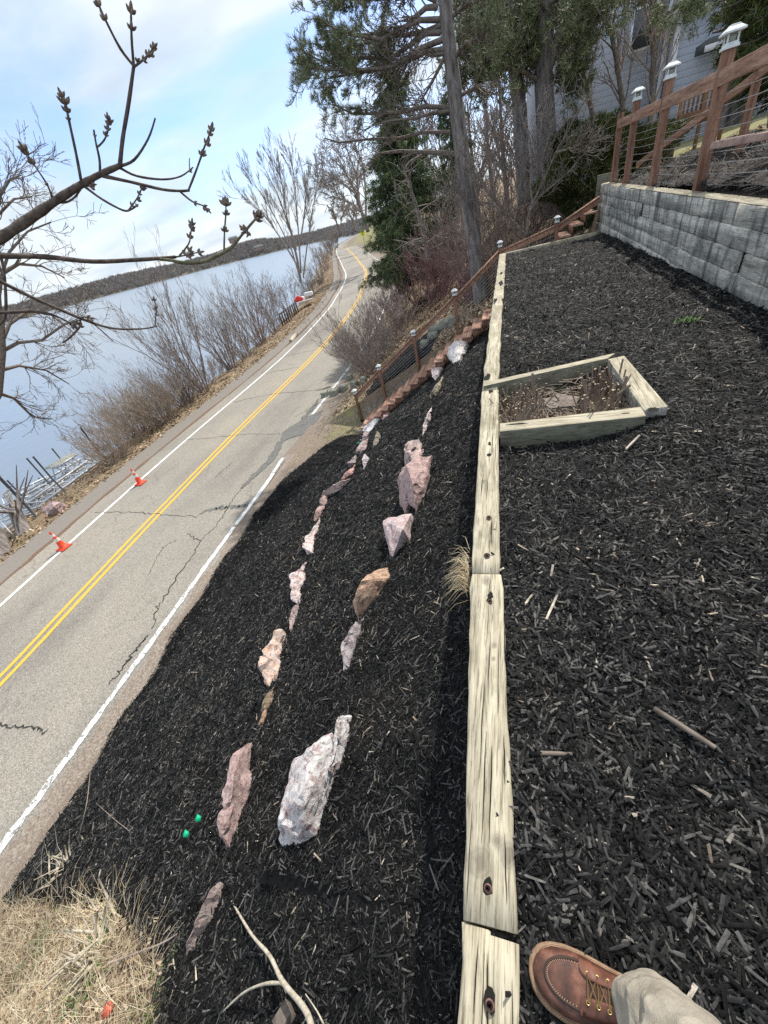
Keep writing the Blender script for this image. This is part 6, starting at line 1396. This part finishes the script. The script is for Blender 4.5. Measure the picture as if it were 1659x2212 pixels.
# ---- bare shrubs right of the road
def rs(px, py, h, n, spd, mt, lab, seed, lvl=3, nc=(0, 2, 3, 4), wig=.13, D=None, rmin=.006, r=.03, name='bare_shrub', grp='bare shrubs on the bank', up=.1, ang=(.3, .8), lean=(0, 0)):
    if D is None: base = onG(px, py, 0, 8, 120)
    else: base = onD(px, py, D); base[2] = g1(base[0], base[1])
    return shrub(name, tuple(base), h, n, spd, mt, lab, lvl, nc, wig, r, up, seed, rmin, grp, 'shrub', lean, ang)
rs(795, 812, 3.0, 70, .95, 'twig_grey', 'rounded grey twiggy bush overhanging the road left of the stair rail', 201, nc=(0, 3, 3, 4), rmin=.005, r=.016)
rs(790, 792, 2.5, 60, 1.2, 'twig_grey', 'low grey twiggy bush spreading onto the road edge', 202, nc=(0, 2, 3, 4), rmin=.005, r=.014, lean=(-.3, 0))
rs(850, 745, 2.4, 44, 1.0, 'twig_brown', 'brown twiggy bush between the grey bush and the stair rail', 210, rmin=.006, r=.016)
rs(865, 700, 2.4, 50, .9, 'twig_red', 'reddish shrub behind the middle of the stair rail', 203, rmin=.006, r=.016)
rs(905, 660, 3.0, 48, .9, 'twig_red', 'reddish-purple shrub left of the leaning pine base', 204, rmin=.006, r=.016)
rs(960, 640, 3.1, 48, .9, 'twig_red', 'dense purple-red shrub in front of the leaning pine base', 205, rmin=.006, r=.016)
rs(890, 590, 3.4, 40, .8, 'twig_red', 'taller reddish shrub under the spruce skirt', 206, rmin=.008, r=.018)
rs(975, 560, 3.4, 36, .8, 'twig_brown', 'brown shrub left of the pine trunk, above the red ones', 207, rmin=.007, r=.018)
rs(1090, 540, 1.6, 20, .8, 'twig_brown', 'low brown shrub just beyond the rail corner', 208, D=17, rmin=.005)
rs(1010, 600, 1.8, 22, .7, 'twig_red', 'red-stemmed shrub at the very foot of the pine trunk', 209, D=18, rmin=.005)
# the open light-barked shrub in the middle, with forking limbs
rt.seed(31); DS = 16.5; tr = []; cr_ = []; pr = dict(wig=.24, up=.12, nc=(0, 2, 3, 4), ang=(.35, .9), lr=(.45, .7), rmin=.006, seg=6)
for L in [[(1135, 508), (1110, 480), (1085, 455), (1070, 430), (1068, 400)], [(1138, 505), (1140, 470), (1150, 440), (1175, 390), (1200, 330), (1225, 285), (1262, 215)], [(1145, 455), (1165, 425), (1195, 400), (1230, 370), (1290, 300)], [(1075, 440), (1050, 410), (1030, 370), (1015, 340)], [(1090, 460), (1060, 440), (1010, 430), (985, 430)],
          [(1150, 440), (1145, 400), (1150, 350), (1145, 300), (1130, 265)], [(1175, 390), (1170, 350), (1185, 300), (1190, 255)], [(1068, 400), (1080, 360), (1075, 320), (1060, 270)], [(1200, 330), (1235, 320), (1280, 330)], [(1110, 480), (1120, 430), (1110, 380), (1095, 330)]]:
    P = limb(L, DS, rt.uniform(-.2, .2)); R = list(np.linspace(.055 if not tr else .036, .01, len(P))); (tr if not tr else cr_).append((P, R)); along(cr_, P, R, 24, .8, 2, pr, .25)
tree('sumac_shrub', tuple(onD(1135, 508, DS)), tr, cr_, 'bark_pale', 'bark_pale', 'open tan-barked shrub with forking limbs in front of the big pine', 'shrub')
for k, (px, py, h, D, mt, lab) in enumerate([(1040, 500, 3.2, 19, 'twig_brown', 'brown thicket shrub right of the pine trunk'), (1095, 480, 3.0, 20, 'twig_brown', 'brown thicket shrub below the big pine, left part'), (1160, 465, 2.6, 19.5, 'twig_brown', 'brown thicket shrub at the foot of the big pine'), (1000, 470, 4.0, 24, 'twig_grey', 'tall grey thicket shrub behind the leaning pine'), (940, 500, 4.2, 28, 'twig_grey', 'grey thicket shrub between the spruce and the leaning pine'), (1230, 400, 2.6, 23, 'twig_brown', 'brown thicket shrub behind the yew'), (1010, 420, 5.0, 30, 'twig_grey', 'tallest grey thicket shrub far behind the pine trunk'), (920, 560, 2.8, 24, 'twig_red', 'reddish thicket under the dead leaning trunk')]):
    rs(px, py, h, 17, .6, mt, lab, 220+k, D=D, lvl=3, nc=(0, 2, 3, 4), rmin=.009, r=.028, grp='thicket shrubs up the bank', wig=.17)
# trees in front of the house, bare
for k, (L0, lab) in enumerate([([(1400, 330), (1408, 230), (1412, 120), (1410, 0), (1405, -80)], 'slim bare tree in front of the house, left of the second rail post'), ([(1350, 320), (1345, 220), (1330, 120), (1310, 20), (1300, -60)], 'bare tree before the tall left wall of the house'), ([(1290, 300), (1270, 200), (1245, 110), (1225, 20), (1230, -60)], 'arching bare tree between the big pine and the house')]):
    rt.seed(90+k); tr = [(limb(L0, 21+k), [.1, .085, .07, .05, .03])]; cr_ = []; pr = dict(wig=.14, up=.15, nc=(0, 3, 3, 4), ang=(.3, .8), lr=(.45, .75), rmin=.01, seg=5); along(cr_, tr[0][0], tr[0][1], 26, 2.4, 2, pr, .15)
    tree('bare_tree', tuple(onD(*L0[0], 21+k)), tr, cr_, 'bark_brown', 'twig_brown', lab, 'tree', 'bare trees before the house')
NTH = ['first', 'second', 'third', 'fourth', 'fifth', 'sixth', 'seventh', 'eighth', 'ninth', 'tenth', 'eleventh', 'twelfth', 'thirteenth']
for k in range(13):
    px = 905+k*32; D = 48+rt.uniform(-6, 10); rt.seed(300+k); bpos = onD(px, 400, D); bpos[2] = g1(bpos[0], bpos[1]); tr = [([tuple(bpos), (bpos[0]-.4, bpos[1], bpos[2]+4), (bpos[0]-.6, bpos[1], bpos[2]+8.5)], [.22, .16, .06])]; cr_ = []; pr = dict(wig=.13, up=.12, nc=(0, 3, 4), ang=(.3, .8), lr=(.45, .7), rmin=.022, seg=4); along(cr_, tr[0][0], tr[0][1], 34, 3.6, 2, pr, .12)
    tree('bare_tree', tuple(bpos), tr, cr_, 'bark_brown', 'twig_grey' if k % 2 else 'twig_brown', NTH[k]+' bare tree from the spruce in the row far up the bank', 'tree', 'background trees up the bank')
# ================================================================ maple branch close to the camera
def cM(x, y): return x*.9114*.5486, y*.9114*.5486
mp = empty('maple_tree', (-4.6, -1.9, -3.6))
tt_ = 1.15
def twig(px, r, t=tt_, dt=0.0, mt='branch_dark', sub=4):
    P = np.array([onT(*cM(a, c), t+dt*i) for i, (a, c) in enumerate(px)]); Q = catmull(P, sub) if len(P) > 2 else P; k = len(Q)
    R = np.interp(np.linspace(0, 1, k), np.linspace(0, 1, len(r)), r)*(1+rng.normal(0, .05, k)); b = MB(); b.tube(Q, R*.72, 8); return b, Q
joinP = np.array([-2.3, -.25, 1.9])
b = MB(); b.tube([(-4.6, -1.9, -3.8), (-4.5, -1.85, -1.5), (-4.2, -1.7, .6), (-3.4, -1.1, 1.5), tuple(joinP)], [.09, .075, .06, .045, .03], 12); b.build('trunk', MAT['bark_brown'], mp, smooth=True)
budm = None
def bud_at(par, p, d, s):
    s = s*.9
    """a cluster of swollen buds"""
    global budm
    b = MB(); d = np.asarray(d)/np.linalg.norm(d); a = np.cross(d, [0.3, .2, .9]); a /= np.linalg.norm(a); c = np.cross(d, a)
    for k in range(5):
        an = k*1.2566+rng.uniform(0, .6); o = (a*math.cos(an)+c*math.sin(an)); ax2 = d*.75+o*.65; q = p+o*s*.12; L = s*rng.uniform(.7, 1.05)
        b.tube([q, q+ax2*L*.35, q+ax2*L*.7, q+ax2*L], [s*.1, s*.24, s*.18, s*.02], 6)
    b.tube([p, p+d*s*.5, p+d*s*1.0, p+d*s*1.3], [s*.12, s*.26, s*.2, s*.02], 6); b.build('bud', MAT['bud'], par, smooth=True)
def branch(main, r, subs, t=tt_, dt=0., mt='branch_dark', root=None):
    b, Q = twig(main, r, t, dt); 
    if root is not None: b.tube([root, (root+Q[0])/2+np.array([0, 0, .04]), Q[0]], [.02, r[0]*1.1, r[0]], 8)
    par = b.build('branch', MAT[mt], mp, smooth=True)
    for px, rr, buds in subs:
        t0 = t+dt*3; b, Qs = twig(px, rr, t0, 0); tw = b.build('twig', MAT[mt], par, smooth=True)
        for (bx, by, s) in buds:
            p = onT(*cM(bx, by), t0); i = int(np.argmin(np.linalg.norm(Qs-p, axis=1))); j = min(i+1, len(Qs)-1); i = max(0, j-1); bud_at(tw, p, Qs[j]-Qs[i], s)
m_ = .001
branch([(-60, 1060), (0, 1030), (120, 950), (240, 868), (355, 795), (435, 752), (518, 716)], [.0125, .011, .0085, .0062], [
    ([(518, 716), (530, 600), (555, 450), (578, 285)], [.0055, .0042], []), ([(578, 285), (520, 210), (455, 85), (428, 25), (410, -10)], [.0035, .002], [(455, 88, .011), (428, 28, .011)]), ([(578, 285), (570, 190), (567, 110), (566, 50)], [.0032, .002], [(568, 130, .011), (566, 58, .013)]),
    ([(578, 290), (610, 265), (640, 238), (660, 210)], [.0028, .0016], [(588, 265, .008), (618, 262, .009), (633, 240, .009), (648, 240, .01), (655, 212, .009), (665, 208, .009)]), ([(518, 718), (580, 690), (640, 600), (671, 510)], [.0036, .002], []),
    ([(518, 725), (590, 760), (700, 775), (780, 762), (835, 722)], [.0034, .0016], [(820, 742, .006)]), ([(820, 745), (818, 700), (819, 682)], [.0015, .001], []), ([(435, 758), (560, 785), (700, 818), (780, 825), (820, 822)], [.0045, .003], []),
    ([(815, 820), (850, 730), (885, 630), (905, 580), (912, 550)], [.003, .0016], [(868, 672, .012), (880, 672, .009), (893, 628, .013), (905, 585, .011), (912, 565, .013)]), ([(778, 828), (830, 870), (880, 890), (905, 910)], [.0028, .0016], [(838, 875, .009), (878, 892, .012), (893, 903, .01)]),
    ([(432, 752), (430, 690), (415, 620), (405, 560)], [.0035, .002], [(411, 590, .005)]), ([(422, 635), (450, 605), (468, 560), (465, 515)], [.0022, .0015], [(452, 585, .008), (463, 562, .009), (470, 540, .01), (476, 530, .009), (466, 515, .009)]),
    ([(352, 790), (330, 670), (300, 530), (285, 460), (268, 415)], [.0038, .002], [(296, 520, .007), (290, 485, .012), (283, 450, .015), (268, 420, .011)]), ([(358, 800), (440, 860), (530, 908), (565, 905), (595, 885)], [.0036, .002], [(588, 890, .006)]), ([(555, 908), (590, 860), (610, 820)], [.002, .0014], [(568, 890, .009), (595, 868, .009), (600, 840, .009), (612, 820, .01), (622, 815, .007)]),
    ([(365, 800), (385, 805), (395, 795)], [.0018, .0012], [(385, 805, .009), (395, 795, .01), (395, 815, .009)]), ([(232, 870), (280, 875), (320, 855), (350, 815)], [.003, .002], []), ([(228, 862), (205, 800), (150, 715), (105, 645)], [.0025, .0014], [(205, 802, .006), (146, 710, .011), (135, 705, .009), (120, 670, .01), (108, 652, .013)])], root=joinP)
branch([(-60, 1100), (0, 1105), (200, 1110), (400, 1130), (600, 1122), (740, 1112), (760, 1108)], [.0065, .0062, .0055, .0035], [
    ([(775, 1105), (800, 1075), (820, 1040), (828, 970)], [.0026, .0016], [(820, 1030, .012), (832, 1000, .009), (829, 990, .013), (828, 972, .012), (815, 1085, .012), (790, 1095, .008)]), ([(740, 1112), (790, 1105), (855, 1090)], [.0025, .0015], [(812, 1108, .011), (855, 1092, .013)])], 1.12, root=joinP+np.array([0, .1, -.1]))
branch([(690, 1120), (740, 1125), (800, 1136), (880, 1130), (930, 1108), (985, 1080), (1020, 1045), (1070, 985), (1105, 945)], [.004, .0052, .0045, .003], [
    ([(968, 1085), (970, 1000), (976, 920), (975, 880)], [.0028, .0018], [(965, 1000, .009), (977, 1002, .009), (972, 930, .009), (982, 930, .009), (975, 890, .015), (965, 885, .012), (985, 888, .012)]), ([(1070, 985), (1068, 1000), (1060, 995)], [.002, .002], [(1065, 1000, .014), (1055, 990, .011), (1075, 1002, .011)]), ([(1100, 950), (1108, 940), (1112, 930)], [.002, .002], [(1105, 950, .017), (1118, 940, .014), (1100, 935, .014), (1015, 1050, .008)])], 1.1, 0, 'branch_green')
branch([(-60, 1180), (0, 1215), (150, 1290), (300, 1355), (400, 1395), (500, 1420), (620, 1420), (680, 1408)], [.0055, .005, .0035, .0018], [
    ([(670, 1408), (672, 1370), (675, 1330), (668, 1300)], [.002, .0014], [(675, 1365, .008), (670, 1340, .009), (676, 1330, .007), (668, 1300, .009)]), ([(400, 1395), (440, 1430), (490, 1475)], [.002, .0015], [])], 1.2, 0, root=joinP+np.array([0, .15, -.35]))
branch([(-60, 1350), (30, 1350), (150, 1345), (240, 1365), (320, 1405)], [.005, .0042, .002], [
    ([(300, 1400), (340, 1420), (350, 1375), (375, 1370)], [.003, .002], [(310, 1400, .013), (375, 1375, .014), (350, 1415, .01), (330, 1400, .01), (380, 1385, .01)]), ([(340, 1420), (300, 1460), (270, 1480)], [.003, .003], [])], 1.2, 0, 'branch_dark', root=joinP+np.array([0, .2, -.55]))
branch([(-60, 1445), (0, 1400), (25, 1350), (20, 1200), (5, 1110)], [.003, .0045, .004], [], 1.5, 0, 'branch_dark', root=joinP+np.array([0, .0, -.7]))
tag(mp, 'budding maple whose bare branches hang in front of the lake at the upper left', 'tree')
# ================================================================ dry grass, leaf litter
def scatter_quads(P, Lr, mt, name, lab, cat, tilt=.5, asp=.6, lift=.01):
    n = len(P); a = rng.uniform(0, 6.283, n); L = Lr*rng.uniform(.5, 1.4, n); d = np.c_[np.cos(a), np.sin(a), rng.normal(0, tilt, n)]*L[:, None]/2; s = np.c_[-np.sin(a), np.cos(a), rng.normal(0, tilt, n)]*L[:, None]*asp/2
    P = P+np.array([0, 0, lift]); v = np.stack([P-d, P+s+np.c_[np.zeros((n, 2)), L*.15], P+d, P-s], 1).reshape(-1, 3); b = MB(); b.add(v, np.arange(n*4).reshape(-1, 4)); tag(b.build(name, MAT[mt]), lab, cat, kind='stuff')
n = 34000; idx = rng.integers(0, len(CLs), n); 
yy = rng.uniform(2, 120, n); dd2 = rng.uniform(-9.2, -4.6, n)
xc = np.interp(yy, CLs[:, 1], CLs[:, 0]); P = np.c_[xc+dd2, yy]; k_ = rng.uniform(0, 1, n) < np.clip(1.2-(yy-5)/90, .25, 1); P = P[k_]; P = np.c_[P, G(P[:, 0], P[:, 1])]
scatter_quads(P, .13, 'dry_leaf', 'leaf_litter', 'brown fallen leaves along the bank between the path and the lake', 'leaves')
n = 30000; P = np.c_[rng.uniform(-9, 6, n), rng.uniform(13.9, 27, n)]; rd_ = road_d(P[:, 0], P[:, 1]); P = P[(rd_ > 4.7)]; P = np.c_[P, G(P[:, 0], P[:, 1])]
scatter_quads(P, .12, 'dry_leaf', 'leaf_litter', 'brown fallen leaves on the bank beyond the stairs', 'leaves')
n = 30000; P = np.c_[rng.uniform(-6.9, -.6, n), rng.uniform(-2.6, .1, n)]; P = P[(P[:, 1] < low_edge(P[:, 0])+rng.normal(0, .07, len(P)))]; P = np.c_[P, G(P[:, 0], P[:, 1])]
scatter_quads(P, .04, 'dry_leaf', 'leaf_litter', 'tan leaf crumbs under the dead grass at the lower left', 'leaves', .6)
def grass(name, spots, lab, mt='dry_grass', L=(.1, .35), w=.0022, flat=.8):
    b = MB(); pl = []; rd = []
    for x, y in spots:
        z = g1(x, y); a = rng.uniform(0, 6.28); l = rng.uniform(*L); d = np.array([math.cos(a)*flat, math.sin(a)*flat, rng.uniform(.1, 1)]); d /= np.linalg.norm(d); p0 = np.array([x, y, z]); p1 = p0+d*l*.4; d2 = d+np.array([rng.normal(0, .25), rng.normal(0, .25), -.25]); p2 = p1+d2/np.linalg.norm(d2)*l*.35; d3 = d2+np.array([rng.normal(0, .3), rng.normal(0, .3), -.5]); p3 = p2+d3/np.linalg.norm(d3)*l*.3
        pl.append(np.array([p0, p1, p2, p3])); rd.append(np.array([w, w*.9, w*.6, w*.25]))
    v, f = tubes_np(pl, rd, 3); b.add(v, f); return tag(b.build(name, MAT[mt]), lab, 'grass', kind='stuff')
sp2 = []
while len(sp2) < 9500:
    x = rng.uniform(-6.9, -1.6); y = rng.uniform(-2.4, .0)
    if y < low_edge(x)+.02: sp2.append((x, y))
grass('dead_grass', sp2, 'matted straw-coloured dead grass in the lower left corner', L=(.06, .36), w=.0018, flat=1.3)
sp3 = [q for q in sp2 if rng.uniform() < .09]
grass('tall_dead_grass', sp3, 'long pale arching stalks standing over the matted dead grass', L=(.3, .6), w=.0016, flat=.9)
sp2 = []
for cx2, cy2, s_ in [(*onG(*c9(430, 1090), 0)[:2], .09), (*onG(*c9(340, 1330), 0)[:2], .16), (*onG(*c9(690, 1390), 0, .8)[:2], .1), (*onG(*c9(170, 1130), 0)[:2], .15)]:
    sp2 += [(cx2+rng.normal(0, s_), cy2+rng.normal(0, s_)) for _ in range(170)]
grass('green_sprouts', sp2, 'fresh green leaves sprouting in the dead grass', 'green_leaf', (.03, .09), .005, .7)
sp2 = [(rng.uniform(-7.6, -5.3), rng.uniform(10.3, 16)) for _ in range(2600)]; sp2 = [q for q in sp2 if (q[0] < toe(q[1])-.0 or q[1] > 12.4) and road_d(q[0], q[1])[0] > 4.1]
grass('verge_grass', sp2, 'thin yellow-green grass on the verge below the stairs', 'verge_green' if False else 'dry_grass', (.05, .13), .004, .7)
sp2 = [(rng.uniform(2.75, 4.9), rng.uniform(8, 14.8)) for _ in range(420)]
grass('dead_stems', sp2, 'dry broken stems standing in the upper mulch bed', 'dry_grass', (.08, .3), .0035, .5)
# cut shrub stubs at the lower left
def stubs(px, py, lab, n=22, s=.1):
    p = onG(px, py, 0); e = empty('cut_shrub', tuple(p))
    for k in range(n):
        b = MB(); c_ = MB(); a = rng.uniform(0, 6.28); q = p+np.array([rng.normal(0, s), rng.normal(0, s), 0]); d = np.array([math.cos(a)*.8-.4, math.sin(a)*.8, rng.uniform(.3, .9)]); d /= np.linalg.norm(d); L = rng.uniform(.12, .34); r = rng.uniform(.006, .014)
        b.tube([q-d*.03, q+d*L*.5, q+d*L], [r, r*.9, r*.8], 7); c_.tube([q+d*(L-.001), q+d*(L+.002)], [r*.79, r*.76], 7); c_.build('cut_end', MAT['cut_wood'], b.build('stem', MAT['stick_pale'], e, smooth=True))
    for k in range(9):
        b = MB(); a = rng.uniform(0, 6.28); d = np.array([math.cos(a), math.sin(a), rng.uniform(.4, 1.2)]); d /= np.linalg.norm(d); b.tube([p, p+d*.3, p+(d+np.array([rng.normal(0, .2), rng.normal(0, .2), 0]))*.6], [.004, .003, .0012], 4); b.build('twig', MAT['stick_pale'], e)
    tag(e, lab, 'cut shrub')
stubs(*c9(300, 800), 'cut-back shrub stubs at the corner of the slope mulch by the road', 26, .12); stubs(*c9(430, 1150), 'cut-back shrub stubs in the dead grass beside a green sprout', 24, .11)
